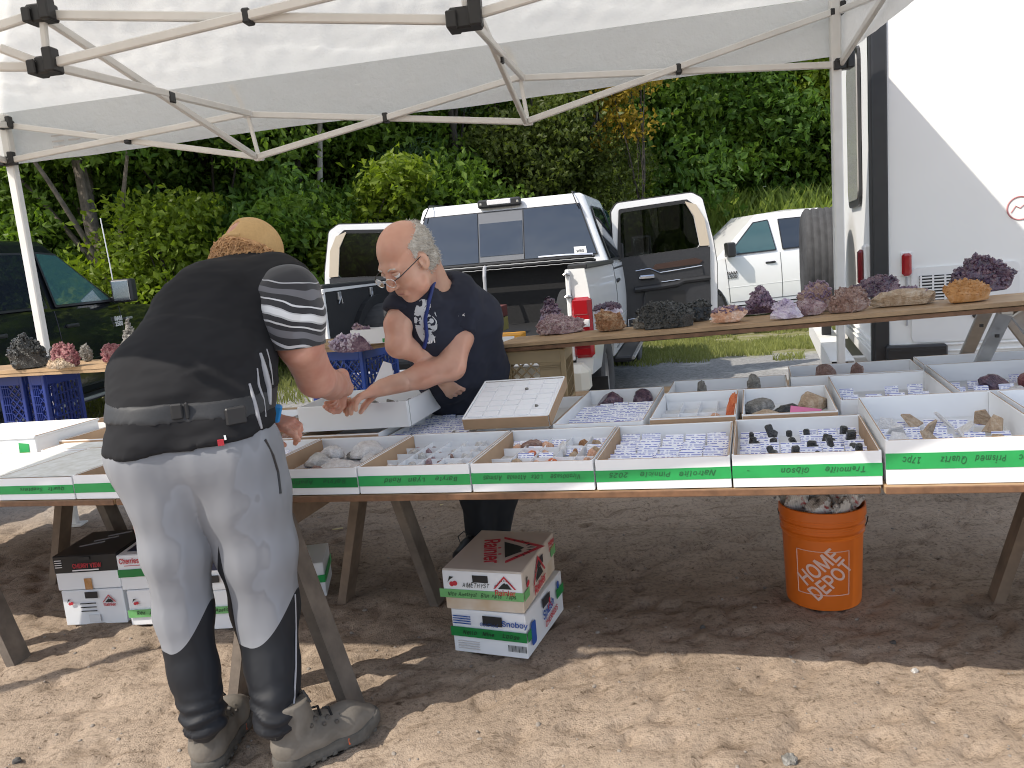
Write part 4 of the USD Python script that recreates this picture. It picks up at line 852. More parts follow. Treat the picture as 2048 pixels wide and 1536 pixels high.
# ------------------------------------------------------------------ fruit cartons under the table
mat('cream_carton', (.60, .53, .45), .6, noise=(6, .10)); mat('black_carton', (.014, .014, .015), .35); mat('stained_card', (.66, .60, .52), .65, noise=(5, .22), col2=(.50, .36, .22)); mat('glossy_white', (.76, .77, .78), .3, coat=.2)
def carton(c, R, size, label, body, lid=None, lidh=0.):
    """c = middle of its base; a carton with its lid pulled down lidh"""
    w, d, h = size; t = thing('fruit_carton', label, 'carton', c)
    Q = lambda x, y, z_: np.asarray(c) + R @ V(x, y, z_)
    m = MB(); m.box(Q(0, 0, h / 2), (w - .006, d - .006, h), R, .003); obj('body', m, body, t)
    if lid: m = MB(); m.box(Q(0, 0, h - lidh / 2 + .003), (w, d, lidh), R, .004); obj('lid', m, lid, t)
    return t, Q
K1 = G(1058, 1320); a1 = unit((G(908, 1302) - K1) * [1, 1, 0]); b1 = unit(np.cross(V(0, 0, 1), -a1)); L1 = np.linalg.norm(G(908, 1302) - K1); L2 = np.linalg.norm(G(1152, 1222) - K1)
if b1[1] < 0: b1 = -b1
R1 = np.stack([-a1, b1, V(0, 0, 1)], 1); c1 = K1 + a1 * L1 / 2 + b1 * L2 / 2; H1 = .165
t, Q = carton(c1, R1, (L1, L2, H1), 'white fruit carton with blue print under the cream carton', 'glossy_white')
def onf(Q, w, d, x, z_): return Q(x, -d / 2 - .0042, z_)          # front face
def onr(Q, w, d, y, z_): return Q(w / 2 + .0042, y, z_)            # right face
fx, fz = R1[:, 0], R1[:, 2]; rx = R1[:, 1]
def slab(par, nm, ctr, sx, sy, R, matn): m = MB(); m.box(ctr, (sx, .0012, sy), R); return obj(nm, m, matn, par)
RR1 = np.stack([R1[:, 1], -R1[:, 0], R1[:, 2]], 1)
slab(t, 'hand_hole', onf(Q, L1, L2, .02, H1 - .032), .075, .036, R1, 'dark_trim'); slab(t, 'hand_hole', onr(Q, L1, L2, .0, H1 - .032), .08, .034, RR1, 'dark_trim')
slab(t, 'tape', onf(Q, L1, L2, 0, H1 * .50), L1 + .002, .036, R1, 'dark_green_tape'); slab(t, 'tape', onr(Q, L1, L2, -L2 * .42, H1 * .50), L2 * .16, .036, RR1, 'dark_green_tape'); slab(t, 'tape', onr(Q, L1, L2, L2 * .38, H1 * .62), L2 * .2, .036, RR1, 'dark_green_tape')
text_on(t, 'lettering', 'Nello  Mine   Loose', .016, onf(Q, L1, L2, -.10, H1 * .46) - rx * .002, fx, fz, 'ink', .0008, hand=3, width=.22)
text_on(t, 'lettering', 'Snoboy', .020, onf(Q, L1, L2, .055, H1 * .72), fx, fz, 'blue_ink', .0006, True); text_on(t, 'lettering', 'Goldfield', .012, onf(Q, L1, L2, -.03, H1 * .68), fx, fz, 'blue_ink', .0006, True)
for k in range(4): slab(t, 'print_line', onf(Q, L1, L2, -.10, H1 * .86 - .009 * k), .07, .0035, R1, 'blue_ink'); slab(t, 'print_line', onf(Q, L1, L2, -.08, H1 * .28 - .009 * k), .085, .003, R1, 'faint_print')
for k in range(16): slab(t, 'bar_code_bar', onf(Q, L1, L2, .075 + .0044 * k, H1 * .23), .0012 + .0012 * (k % 3 == 0), .024, R1, 'ink')
text_on(t, 'lettering', 'Splash', .034, onr(Q, L1, L2, -L2 * .10, H1 * .42), unit(rx + fz * .12), fz, 'blue_ink', .0006, True, width=.12)
text_on(t, 'lettering', 'CHERRIES', .022, onr(Q, L1, L2, -L2 * .06, H1 * .20), unit(rx + fz * .1), fz, 'red_ink', .0006, True, width=.14)
mm = MB(); mm.lathe([(0, 0), (.008, 0), (.008, .0012), (0, .0014)], 12, basis(rx, fz), onr(Q, L1, L2, L2 * .08, H1 * .74)); mm.tube([onr(Q, L1, L2, L2 * .08, H1 * .70), onr(Q, L1, L2, L2 * .03, H1 * .55)], .002, 5); mm.tube([onr(Q, L1, L2, L2 * .08, H1 * .70), onr(Q, L1, L2, L2 * .14, H1 * .52)], .002, 5); obj('cherry_emblem', mm, 'red_ink', t)
mm = MB(); mm.extr(rrect(.045, .085, .012), .001, basis(rx, fz), onr(Q, L1, L2, -L2 * .36, H1 * .46)); obj('blue_badge', mm, 'blue_ink', t)
mm = MB(); mm.extr(rrect(.022, .03, .010), .001, basis(rx, fz), onr(Q, L1, L2, L2 * .33, H1 * .82)); obj('blue_badge', mm, 'blue_ink', t)
# the cream carton above it
K2 = P(1022, 1232, K1[1] + .012); R2 = R1 @ rotz(math.radians(3)); H2 = .150; L1b, L2b = L1 * 1.03, L2 * .98
c2 = c1 + V(-.018, .0, H1 + .003) - V(0, 0, 0)
t, Q = carton(c2, R2, (L1b, L2b, H2), 'cream fruit carton with red lettering on top of the blue printed carton', 'stained_card', 'cream_carton', H2 * .62)
RR2 = np.stack([R2[:, 1], -R2[:, 0], R2[:, 2]], 1); fx, fz, rx = R2[:, 0], R2[:, 2], R2[:, 1]
slab(t, 'front_label', Q(0, -L2b / 2 - .001, H2 - H2 * .31), L1b - .004, H2 * .58, R2, 'glossy_white')
slab(t, 'hand_hole', onf(Q, L1b, L2b, -.005, H2 - .028), .058, .026, R2, 'dark_trim'); slab(t, 'hand_hole', onr(Q, L1b, L2b, .0, H2 - .035), .07, .03, RR2, 'dark_trim')
slab(t, 'tape', onf(Q, L1b, L2b, -.006, H2 * .42), L1b + .016, .032, R2, 'pale_green_tape'); slab(t, 'tape', onr(Q, L1b, L2b, -L2b * .43, H2 * .42), L2b * .14, .032, RR2, 'pale_green_tape'); slab(t, 'tape', onr(Q, L1b, L2b, L2b * .42, H2 * .62), L2b * .15, .036, RR2, 'pale_green_tape')
text_on(t, 'lettering', 'AMETHYST  9', .017, onf(Q, L1b, L2b, -.075, H2 * .60), fx, fz, 'ink', .0006, hand=8, width=.13)
text_on(t, 'lettering', 'Nice Amethyst  Blue Parts  Tops', .014, onf(Q, L1b, L2b, -.135, H2 * .375) - rx * .0012, fx, fz, 'ink', .0006, hand=9, width=.26)
def emblem(par, o, x, y, s):
    """a mountain in a red triangle with the carton's name below"""
    B = basis(x, y); nz = B[:, 2]
    m = MB(); m.extr([(-.5 * s, 0), (-.42 * s, 0), (0, .46 * s), (.42 * s, 0), (.5 * s, 0), (0, .56 * s)], .0008, B, o); obj('emblem_border', m, 'red_ink', par)
    m = MB(); m.extr([(-.30 * s, .0), (.30 * s, .0), (.12 * s, .24 * s), (.06 * s, .21 * s), (0, .27 * s), (-.1 * s, .2 * s)], .0008, B, o); obj('emblem_peak', m, 'ink', par)
    m = MB()
    for k in range(9):
        a = math.radians(25 + 16 * k); p = V(math.cos(a), math.sin(a), 0); m.extr([tuple((p * .31 * s)[:2] + V(0, .0)), tuple((p * (.36 + .06 * math.sin(a)) * s)[:2]), tuple((V(math.cos(a + .1), math.sin(a + .1), 0) * .36 * s)[:2])], .0008, B, o)
    obj('emblem_rays', m, 'ink', par, kind='stuff')
    text_on(par, 'lettering', 'Rainier', .22 * s, o - B[:, 0] * .46 * s - B[:, 1] * .28 * s, x, y, 'red_ink', .0008, True, width=.92 * s)
emblem(t, onf(Q, L1b, L2b, .085, H2 * .60), fx, fz, .085); emblem(t, onr(Q, L1b, L2b, -.02, H2 * .42), unit(rx + fz * .05), fz, .15)
emblem(t, Q(.02, 0, H2 + .0042), -unit(rx * .94 - fx * .34), -unit(-fx * .94 - rx * .34), .27)
text_on(t, 'lettering', 'Yakima', .020, onr(Q, L1b, L2b, L2b * .28, H2 * .82), rx, fz, 'red_ink', .0006, True, width=.075); text_on(t, 'lettering', 'Fruit', .016, onr(Q, L1b, L2b, L2b * .30, H2 * .68), rx, fz, 'red_ink', .0006, True, width=.06)
def cherry(par, o, x, y, s):
    B = basis(x, y); m = MB()
    for dx, dy in ((0, 0), (.55, .12)): m.lathe([(0, 0), (.42 * s, 0), (.42 * s, .0008), (0, .001)], 14, B, o + B @ V(dx * s, dy * s, 0))
    obj('printed_cherry', m, 'red_ink', par, kind='stuff'); m = MB(); m.extr([(-.7 * s, .3 * s), (-.3 * s, 1.3 * s), (.4 * s, 1.2 * s), (-.2 * s, .8 * s)], .001, B, o); obj('printed_leaf', m, 'ink', par)
cherry(t, onf(Q, L1b, L2b, -.115, H2 * .66), fx, fz, .022); cherry(t, onr(Q, L1b, L2b, -L2b * .40, H2 * .62), rx, fz, .022)
# stacked cartons at the left
def lcarton(px, py, wpx, dpt, h, z0, label, body, lid=None, lidh=0., yaw=-.08, zb=0.):
    a = G(px, py); z = (a - CAM) @ V(0, cP, -sP); w = wpx * z / F_PX; R = rotz(yaw); c = a + R @ V(w / 2, dpt / 2, 0); c[2] = z0
    return (*carton(c, R, (w, dpt, h), label, body, lid, lidh), R, w)
t, Q, R, w = lcarton(132, 1252, 130, .30, .155, .0, 'lower white fruit carton under the black lidded carton', 'glossy_white')
slab(t, 'hand_hole', Q(0, -.1545, .135), .055, .028, R, 'dark_trim'); slab(t, 'hand_slot', Q(.0, -.1545, .03), .05, .034, R, 'card_grey')
cherry(t, Q(-.10, -.1545, .10), R[:, 0], V(0, 0, 1), .016); emblem(t, Q(.075, -.1545, .10), R[:, 0], V(0, 0, 1), .06); cherry(t, Q(w / 2 + .002, -.10, .11), R[:, 1], V(0, 0, 1), .018)
for k in range(3): slab(t, 'print_line', Q(-.02, -.1545, .098 - .017 * k), .07, .004, R, 'ink')
t, Q, R, w = lcarton(128, 1252, 132, .31, .150, .158, 'black lidded fruit carton on top of a white one at the left', 'card_white', 'black_carton', .078, yaw=-.06)
text_on(t, 'lettering', 'CHERRY VIEW', .019, Q(-.055, -.159, .098), R[:, 0], V(0, 0, 1), 'red_ink', .0008, True, width=.125); slab(t, 'print_line', Q(.0, -.1595, .088), .115, .005, R, 'white_ink'); slab(t, 'print_line', Q(.0, -.1595, .078), .16, .002, R, 'white_ink')
for k in range(4): slab(t, 'print_line', Q(-.115, -.1595, .135 - .010 * k), .03, .003, R, 'white_ink')
slab(t, 'hand_slot', Q(.0, -.1575, .025), .032, .05, R, 'ochre_crust'); slab(t, 'hand_hole', Q(.0, -.1595, .138), .05, .014, R, 'dark_trim')
for k in range(3): m = MB(); m.box(Q(-.04 + .03 * k, -.02 + .06 * k, .154), (.10, .014, .0012), R @ rotz(.5)); obj('print_line', m, 'grey_paint', t)
t, Q, R, w = lcarton(262, 1252, 130, .30, .155, .0, 'white fruit carton with a pale green tape, behind the left leg of the customer', 'glossy_white', yaw=-.06)
cherry(t, Q(-.10, -.1545, .10), R[:, 0], V(0, 0, 1), .016); slab(t, 'tape', Q(0, -.1545, .055), w, .034, R, 'pale_green_tape'); text_on(t, 'lettering', 'Red  Apatite', .015, Q(-.10, -.1565, .05), R[:, 0], V(0, 0, 1), 'ink', .0006, hand=5)
t, Q, R, w = lcarton(255, 1252, 130, .30, .150, .158, 'white fruit carton with a dark green tape beside the black lid', 'glossy_white', 'card_white', .10, yaw=-.05)
text_on(t, 'lettering', 'Cherries', .022, Q(-w / 2 + .012, -.1555, .118), R[:, 0], V(0, 0, 1), 'red_ink', .0008, True, width=.085); slab(t, 'tape', Q(0, -.1545, .075), w, .034, R, 'dark_green_tape')
slab(t, 'print_line', Q(-.06, -.1555, .108), .09, .002, R, 'red_ink'); m = MB(); m.box(Q(0, 0, .1555), (w * .8, .22, .001), R); obj('dark_top', m, 'navy_crate', t)
t, Q, R, w = lcarton(395, 1262, 96, .30, .165, .0, 'white fruit carton seen between the legs of the customer', 'glossy_white', yaw=-.04)
slab(t, 'tape', Q(0, -.1545, .085), w, .030, R, 'pale_green_tape'); text_on(t, 'lettering', 'Apatite', .014, Q(-.01, -.1565, .08), R[:, 0], V(0, 0, 1), 'ink', .0006, hand=6); slab(t, 'print_line', Q(-.05, -.1545, .14), .06, .006, R, 'ink')
t, Q, R, w = lcarton(402, 1262, 80, .28, .13, .168, 'white and navy fruit carton on top, between the legs of the customer', 'card_white', 'navy_crate', .05, yaw=-.02)
slab(t, 'hand_hole', Q(.0, -.1445, .05), .05, .03, R, 'dark_trim')
t, Q, R, w = lcarton(560, 1205, 94, .26, .155, .0, 'white fruit carton with green tape behind the sawhorse leg', 'glossy_white', yaw=.12)
slab(t, 'tape', Q(w * .25, -.1345, .085), w * .5, .034, R, 'green_tape'); m = MB(); m.box(Q(w / 2 + .001, 0, .085), (.0012, .26, .034), R); obj('tape', m, 'green_tape', t)

# ------------------------------------------------------------------ orange bucket of wrapped stones
mat('orange_plastic', (.62, .135, .012), .38, noise=(4, .06)); mat('pale_print', (.66, .46, .40), .5)
B0 = G(1648, 1224); z_ = (B0 - CAM) @ V(0, cP, -sP); rb, rt_, hb = .136, .156, .385; B0 = B0 + unit(B0 * [1, 1, 0]) * rb; B0[2] = 0
t = thing('bucket', 'bright orange plastic bucket full of paper wrapped stones', 'bucket', B0)
rad = lambda z_: rb + (rt_ - .008 - rb) * z_ / hb
pr = [(0, 0), (rb - .008, 0), (rb - .002, .004), (rb, .012)] + [(rad(z_), z_) for z_ in (.1, .2, .275)] + [(rad(.28) + .006, .283), (rad(.29) + .007, .292), (rad(.295) + .002, .297), (rad(.31) + .002, .312), (rad(.315) + .008, .316), (rad(.325) + .008, .326), (rad(.33) + .004, .330), (rad(.345) + .004, .346), (rad(.35) + .010, .350), (rt_, .378), (rt_, .384), (rt_ - .004, .386), (rt_ - .007, .383), (rt_ - .010, .36), (rb - .002, .03), (0, .02)]
m = MB(); m.lathe(pr, 72, None, B0); obj('body', m, 'orange_plastic', t, smooth=30)
th0 = math.atan2(-B0[1], -B0[0])                                # the side that faces the aisle
def wrap(v, off=.0012):
    z_ = v[:, 1]; r = np.array([rad(q) for q in z_]) + off + v[:, 2]; a = th0 + v[:, 0] / rb
    return np.stack([r * np.cos(a), r * np.sin(a), z_], 1) + B0
sz = .165; mm = trimesh.util.concatenate([meshkit.text_mesh('HOME', .052, .001, True), meshkit.text_mesh('DEPOT', .052, .001, True)])
def word(txt, along, cx, cz, H):
    q = meshkit.text_mesh(txt, H, .001, True); q = q.subdivide_to_size(.02); v = np.array(q.vertices); v[:, 0] *= along / v[:, 0].max(); v -= [along / 2, H / 2, 0]; a = math.radians(45); v = v @ rotz(a).T + [cx, cz, 0]; return v, np.array(q.faces)
for txt, L, cx, cz in (('HOME', .172, -.018, .174), ('DEPOT', .184, .024, .124)):
    v, f = word(txt, L, cx, cz, .054); obj('lettering', (wrap(v), f), 'pale_print', t)
for (x0, z0), (x1, z1) in (((-.092, .066), (.092, .066)), ((.092, .066), (.092, .236)), ((.092, .236), (-.092, .236)), ((-.092, .236), (-.092, .066))):
    s = np.linspace(0, 1, 22); p = wrap(np.stack([x0 + (x1 - x0) * s, z0 + (z1 - z0) * s, 0 * s], 1), .001); m = MB(); m.tube(p, .0015, 5); obj('printed_frame', m, 'pale_print', t)
ah = th0 - 1.75; m = MB(); s = np.linspace(-.2, .2, 3); e0 = B0 + V(math.cos(ah), math.sin(ah), 0) * (rt_ + .006); e1 = B0 - V(math.cos(ah), math.sin(ah), 0) * (rt_ + .006); sd = V(math.cos(th0), math.sin(th0), 0)
pts = [e0 + (e1 - e0) * (1 - math.cos(u)) / 2 - sd * (rt_ + .03) * math.sin(u) + V(0, 0, .34 - .20 * math.sin(u)) for u in np.linspace(0, math.pi, 24)]
m.tube(pts, .002, 6); obj('handle', m, 'dark_trim', t)
MATS['newspaper'] = usdkit.material(stage, '/World/Looks/newspaper', {'tc': ('texture_coordinate', {}), 'n': ('noise_texture', {'scale': 26., 'detail': 4.}), 'r': ('rgb_ramp', {'ramp': [(.30, (.08, .08, .085)), (.37, (.34, .32, .31)), (.43, (.68, .66, .63)), (.60, (.66, .63, .60)), (.66, (.45, .12, .12))]}),
    'w': ('wave_texture', {'scale': 55., 'distortion': 3.}), 'm': ('mix', {'mix_type': 'multiply', 'fac': .22}), 'p': ('principled_bsdf', {'roughness': .8})}, [('tc.object', 'n.vector'), ('tc.object', 'w.vector'), ('n.fac', 'r.fac'), ('r.color', 'm.color1'), ('w.color', 'm.color2'), ('m.color', 'p.base_color')], surface='p.BSDF')
for n, (x, y, w, h, lab) in enumerate(((-.09, -.03, .10, .09, 'paper wrapped stone at the left rim of the orange bucket'), (-.045, .06, .11, .075, 'red printed paper bundle at the back of the orange bucket'), (.015, .03, .12, .115, 'tall pointed newspaper bundle in the middle of the orange bucket'), (.085, -.005, .12, .085, 'newspaper bundle at the right side of the orange bucket'), (-.01, -.075, .11, .06, 'flat newspaper bundle at the front of the orange bucket'), (.06, -.08, .08, .055, 'small newspaper bundle at the front right of the orange bucket'))):
    v, f = rockmesh(w, w * 1.05, h * 1.15, 700 + n, rough=.42, facet=9, sub=3, fine=.24, peak=.75 if n == 2 else 0); m = MB(); rr = rotz(th0 + math.pi / 2); m.add(v, f, rr @ rotz(n * .7), B0 + rr @ V(x, y, .362)); obj('paper_bundle', m, 'newspaper', None, 45, lab, 'bundle')
m = MB(); m.mesh(rockmesh(.27, .27, .05, 720, sub=3), None, B0 + V(0, 0, .335)); obj('packed_paper', m, 'newspaper', None, True, 'packed newspaper below the wrapped bundles in the orange bucket', 'paper')
for n in range(2):
    a_, b_ = B0 + rr @ V(-.13, -.02, .36), B0 + rr @ V(-.165, -.01 + .03 * n, .415); m = MB(); m.extr([(0, 0), (.05, .01), (.04, .05), (-.03, .06)], .001, rr @ rotx(1.2) @ rotz(.4 * n), a_ - V(0, 0, .005)); obj('paper_scrap', m, 'newspaper', None, label=('torn paper corner sticking out over the left rim of the bucket', 'second torn paper corner over the left rim of the bucket')[n], cat='paper')
# wood splinters and pebbles on the ground
mat('pale_wood', (.60, .50, .26), .6)
for n, (px, py, px2, py2) in enumerate(((665, 1059, 686, 1056), (895, 1000, 927, 994), (880, 1010, 905, 1006))):
    a, b = G(px, py, .006), G(px2, py2, .006); m = MB(); m.beam(a, b, .012, .004); obj('wood_splinter', m, 'pale_wood', None, label=('pale wood splinter on the sand between the sawhorse legs', 'pale wood splinter on the sand beside the leg of the vendor', 'second pale splinter near the leg of the vendor')[n], cat='splinter')
mat('pebble', (.30, .26, .22), .8, noise=(30, .4)); mat('dark_pebble', (.07, .065, .06), .8)
for n, (px, py, w, mt, lab) in enumerate(((1405, 1253, .022, 'dark_pebble', 'small dark stone on the shaded sand left of the bucket'), (1786, 1288, .022, 'dark_pebble', 'small dark stone near the edge of the shade'), (1580, 1525, .045, 'grey_rock', 'grey stone on the sunlit sand at the bottom edge'), (35, 1525, .03, 'dark_pebble', 'dark clod on the sand at the lower left corner'), (1830, 1345, .025, 'clear_grey', 'pale pebble on the sunlit sand at the right'))):
    b = G(px, py); v, f = rockmesh(w, w * .8, w * .6, 800 + n, sub=2, facet=3); m = MB(); m.add(v, f, None, V(b[0], b[1], float(lump(b[0], b[1])) - .002)); obj('loose_stone', m, mt, None, 40, lab, 'stone')
rg = np.random.default_rng(5); m = MB(); ic = trimesh.creation.icosphere(1)
for _ in range(1500):
    y = 1.1 + 4.2 * rg.random() ** 1.3; x = rg.uniform(-.75, .75) * y * 1.0; s = .0022 + .006 * rg.random() ** 4
    m.add(np.array(ic.vertices) * [s * rg.uniform(.8, 1.5), s, s * .7] , ic.faces, rotz(rg.uniform(0, 6)), (x, y, float(lump(x, y)) + s * .1))
obj('pebbles', m, 'pebble', None, True, 'scattered fine pebbles on the sandy ground', 'pebbles', kind='stuff')
# ------------------------------------------------------------------ pickup trucks
import shapely
glass('door_glass', (.30, .31, .29), 1.22); glass('side_glass', (.42, .52, .50), 1.5)
mat('badge_silver', (.60, .60, .62), .25, metal=.6); mat('badge_dark', (.05, .05, .055), .4)
class Frame:
    """a truck's own axes: x forward, y to its left, z up"""
    def __init__(s, org, fwd, sx=1., tilt=0.):
        f = unit(V(fwd[0], fwd[1], tilt)); l = unit(np.cross(V(0, 0, 1), f)); s.R = np.stack([f, l, np.cross(f, l)], 1); s.o = np.asarray(org, float); s.sx = sx
    def __call__(s, x, y, z_): return s.o + s.R @ V(x * s.sx, y, z_)
    def pts(s, p): p = np.asarray(p, float) * [s.sx, 1, 1]; return p @ s.R.T + s.o
def crown(v):                                            # body sides bulge a little
    k = 1 - .055 * ((v[:, 2] - .92) / .5) ** 2; v = v.copy(); v[:, 1] *= k; return v
def side_skin(poly, y0, y1, W, size=.22):
    """a side-view polygon (x, z) as a solid between two half widths, bulged"""
    m = trimesh.creation.extrude_polygon(poly, y1 - y0, engine='earcut'); v, f = trimesh.remesh.subdivide_to_size(np.array(m.vertices), np.array(m.faces), size)
    v = np.stack([v[:, 0], y0 + v[:, 2], v[:, 1]], 1); return crown(v), f[:, ::-1]
WH_R, WH_F, WR = 1.0, 4.62, .40
def hull_spheres(pts, r, n=2):
    ic = np.array(trimesh.creation.icosphere(n).vertices); return trimesh.convex.convex_hull(np.vstack([np.asarray(p) + ic * r for p in pts]))
def yside(z_, b=(.93, 1.26), t=(.715, 1.88)): return b[0] + (t[0] - b[0]) * (z_ - b[1]) / (t[1] - b[1])
def side_poly(F, pts, s, thick=.006, out=.006):
    """a polygon of the cab's sloping side, given as (x, z)"""
    dz = unit(V(0, (.765 - .965), .62)); up = V(0, s * dz[1], dz[2]); B = np.stack([V(1, 0, 0), up, np.cross(V(1, 0, 0), up)], 1)
    o = V(0, s * (.965), 1.26); q = [(x, (z_ - 1.26) / dz[2]) for x, z_ in pts]
    m = trimesh.creation.extrude_polygon(shapely.Polygon(q).buffer(.03).buffer(-.045).buffer(.015), thick, engine='earcut')
    v = np.array(m.vertices); nrm = -B[:, 2] if s * B[1, 2] < 0 else B[:, 2]
    sg = 1 if (B[:, 2] @ V(0, s, 0)) > 0 else -1
    v = np.stack([v[:, 0], v[:, 1], sg * (v[:, 2] + out)], 1) @ B.T + o; f = np.array(m.faces); return F.pts(v), (f if sg > 0 else f[:, ::-1])
def seam(F, t, pts, s, name='door_seam', r=.005, matn='dark_trim', off=.0):
    p = []
    for (x0, z0), (x1, z1) in zip(pts[:-1], pts[1:]):
        for u in np.linspace(0, 1, 7)[:-1]: p.append((x0 + (x1 - x0) * u, z0 + (z1 - z0) * u))
    p.append(pts[-1]); v = np.array([[x, s * 1.0, z_] for x, z_ in p]); v = crown(v); v[:, 1] += s * off; m = MB(); m.tube(F.pts(v), r, 5); return obj(name, m, matn, t)
def pickup(label, F, paint, trim, sides, badge=None, glassm='tint_glass', name='pickup_truck', open_bed=False, group=None):
    t = thing(name, label, 'pickup truck', F(2.9, 0, 0), group)
    # lower body: cab and nose
    body = shapely.Polygon([(1.80, .47), (5.45, .47), (5.62, .60), (5.66, .95), (5.58, 1.12), (4.95, 1.21), (4.15, 1.27), (1.80, 1.27)]).buffer(.04).buffer(-.04)
    body = body.difference(shapely.Point(WH_F, WR).buffer(WR + .09, 24)).difference(shapely.box(WH_F - WR - .085, 0, WH_F + WR + .085, .45))
    v, f = side_skin(body, -1.0, 1.0, 2); bp = obj('body', (F.pts(v), f), paint, t, smooth=35)
    # greenhouse
    hl = hull_spheres([(1.88, .90, 1.22), (1.88, -.90, 1.22), (4.22, .88, 1.22), (4.22, -.88, 1.22), (2.02, .70, 1.855), (2.02, -.70, 1.855), (3.30, .69, 1.86), (3.30, -.69, 1.86), (2.6, .5, 1.885), (2.6, -.5, 1.885)], .065)
    cabp = obj('cab', (F.pts(np.array(hl.vertices)), np.array(hl.faces)), paint, t, smooth=40)
    ab = lambda u, y, z_: F(1.815 + .14 * (z_ - 1.22) / .64 + u, y, z_)
    # windscreen
    B = basis(F.R @ V(0, 1, 0), F.R @ V(-.94, 0, .63)); m = MB(); m.extr([(-.80, .05), (.80, .05), (.66, .98), (-.66, .98)], .006, B, F(4.262, 0, 1.245)); obj('windscreen', m, glassm, t)
    for s in sides:
        wn = []
        for nm, pl in (('front_window', [(3.02, 1.30), (4.02, 1.30), (3.98, 1.36), (3.42, 1.80), (3.10, 1.82)]), ('rear_window', [(1.98, 1.30), (2.90, 1.30), (2.90, 1.81), (2.10, 1.80), (1.99, 1.62)])):
            fr = obj('window_surround', side_poly(F, pl, s, .004, .003), 'dark_trim', t); obj(nm, side_poly(F, list(shapely.Polygon(pl).buffer(-.02).exterior.coords)[:-1], s, .004, .0075), glassm if nm == 'rear_window' else ('side_pane' if glassm == 'tint_glass' else glassm), fr)
        seam(F, t, [(2.96, .52), (2.96, 1.27)], s); seam(F, t, [(1.93, .62), (1.93, 1.27)], s); seam(F, t, [(4.05, .52), (4.10, 1.25)], s); seam(F, t, [(1.95, .53), (4.03, .53)], s, 'sill_seam')
        seam(F, t, [(1.85, .78), (4.1, .78)], s, 'body_crease', .006, paint, -.002)
        for x in (3.18, 2.12):
            m = MB(); m.box(F(x, s * .998, 1.12), (.20 * F.sx, .022, .034), F.R, .008); hp = obj('door_handle', m, trim, t); m = MB(); m.box(F(x - .03, s * 1.004, 1.12), (.16 * F.sx, .026, .018), F.R, .006); obj('grip', m, trim, hp)
        m = MB(); c = F(4.02, s * 1.10, 1.40); m.mesh(hull_spheres([c + F.R @ V(a, b, d) for a in (-.03, .05) for b in (-.08, .08) for d in (-.09, .09)], .03, 1)); mp = obj('mirror', m, trim, t, smooth=40)
        m = MB(); m.box(c + F.R @ V(-.062, 0, 0), (.004, .17, .20), F.R, .002); obj('mirror_glass', m, 'chrome', mp); m = MB(); m.beam(F(4.04, s * .92, 1.31), c - F.R @ V(0, 0, .05), .05, .05, bev=.01); obj('mirror_arm', m, trim, mp)
        m = MB(); m.beam(F(1.85, s * 1.02, .43), F(4.0, s * 1.02, .43), .17, .05, bev=.015); rb_ = obj('running_board', m, 'dark_trim', t); m = MB(); m.tube([F(x, s * 1.115, .44) for x in (1.84, 2.8, 4.01)], .016, 8); obj('board_edge', m, 'aluminium', rb_)
        if badge:
            d = F.R @ V(s * -1. if s > 0 else 1., 0, 0); o = F(*badge[1]); 
            text_on(t, 'lettering', 'RAM', badge[2], o + V(0, 0, badge[2] * 1.25), d, V(0, 0, 1), badge[0], .006, True, width=badge[2] * 3.4); text_on(t, 'lettering', '1500', badge[2], o, d, V(0, 0, 1), badge[0], .006, True, width=badge[2] * 3.4)
        m = MB(); m.box(F(5.50, s * .82, 1.0), (.22, .30, .16), F.R, .03); obj('headlight', m, 'clear_lens', t)
        ax = F.R @ V(0, s, 0)
        for x in ((WH_F,) if open_bed else (WH_R, WH_F)): tyre(t, F(x, s * .86, WR), ax, R=WR, w=.26, rim=.24, name='wheel', rimmat='aluminium', grooves=False)
        for x in ((WH_F,) if open_bed else (WH_R, WH_F)): m = MB(); a_ = np.linspace(0, np.pi, 14); m.tube([F(x + (WR + .09) * math.cos(q) / 1, s * .985, WR + (WR + .09) * math.sin(q)) for q in a_], .02, 6); obj('arch_trim', m, 'dark_trim', t)
    m = MB(); m.box(F(5.66, 0, .92), (.06, 1.3, .36), F.R, .02); obj('grille', m, 'dark_trim', t); m = MB(); m.box(F(5.70, 0, .55), (.14, 1.9, .22), F.R, .04); obj('front_bumper', m, trim, t)
    m = MB(); m.box(F(3., 0, .42), (5.0 * F.sx, 1.5, .12), F.R); obj('underbody', m, 'dark_trim', t)
    if not open_bed:
        bed = shapely.Polygon([(-.02, .60), (1.76, .50), (1.76, 1.30), (.0, 1.32)]).buffer(.03).buffer(-.03).difference(shapely.Point(WH_R, WR).buffer(WR + .09, 24))
        for s in (-1, 1):
            v, f = side_skin(bed, .90, 1.0, 2)
            if s < 0: v = v * [1, -1, 1]; f = f[:, ::-1]
            obj('bed_side', (F.pts(v), f), paint, t, smooth=35)
        m = MB(); m.box(F(.9, 0, .82), (1.7 * F.sx, 1.8, .05), F.R); obj('bed_floor', m, 'bed_liner', t); m = MB(); m.box(F(.02, 0, 1.02), (.06, 1.8, .56), F.R, .01); obj('tailgate', m, paint, t); m = MB(); m.box(F(-.08, 0, .58), (.16, 1.9, .22), F.R, .04); obj('rear_bumper', m, trim, t)
    return t
MATS['side_pane'] = MATS['side_glass']
mat('side_pane', (.03, .075, .07), .02, spec=1., coat=1.)

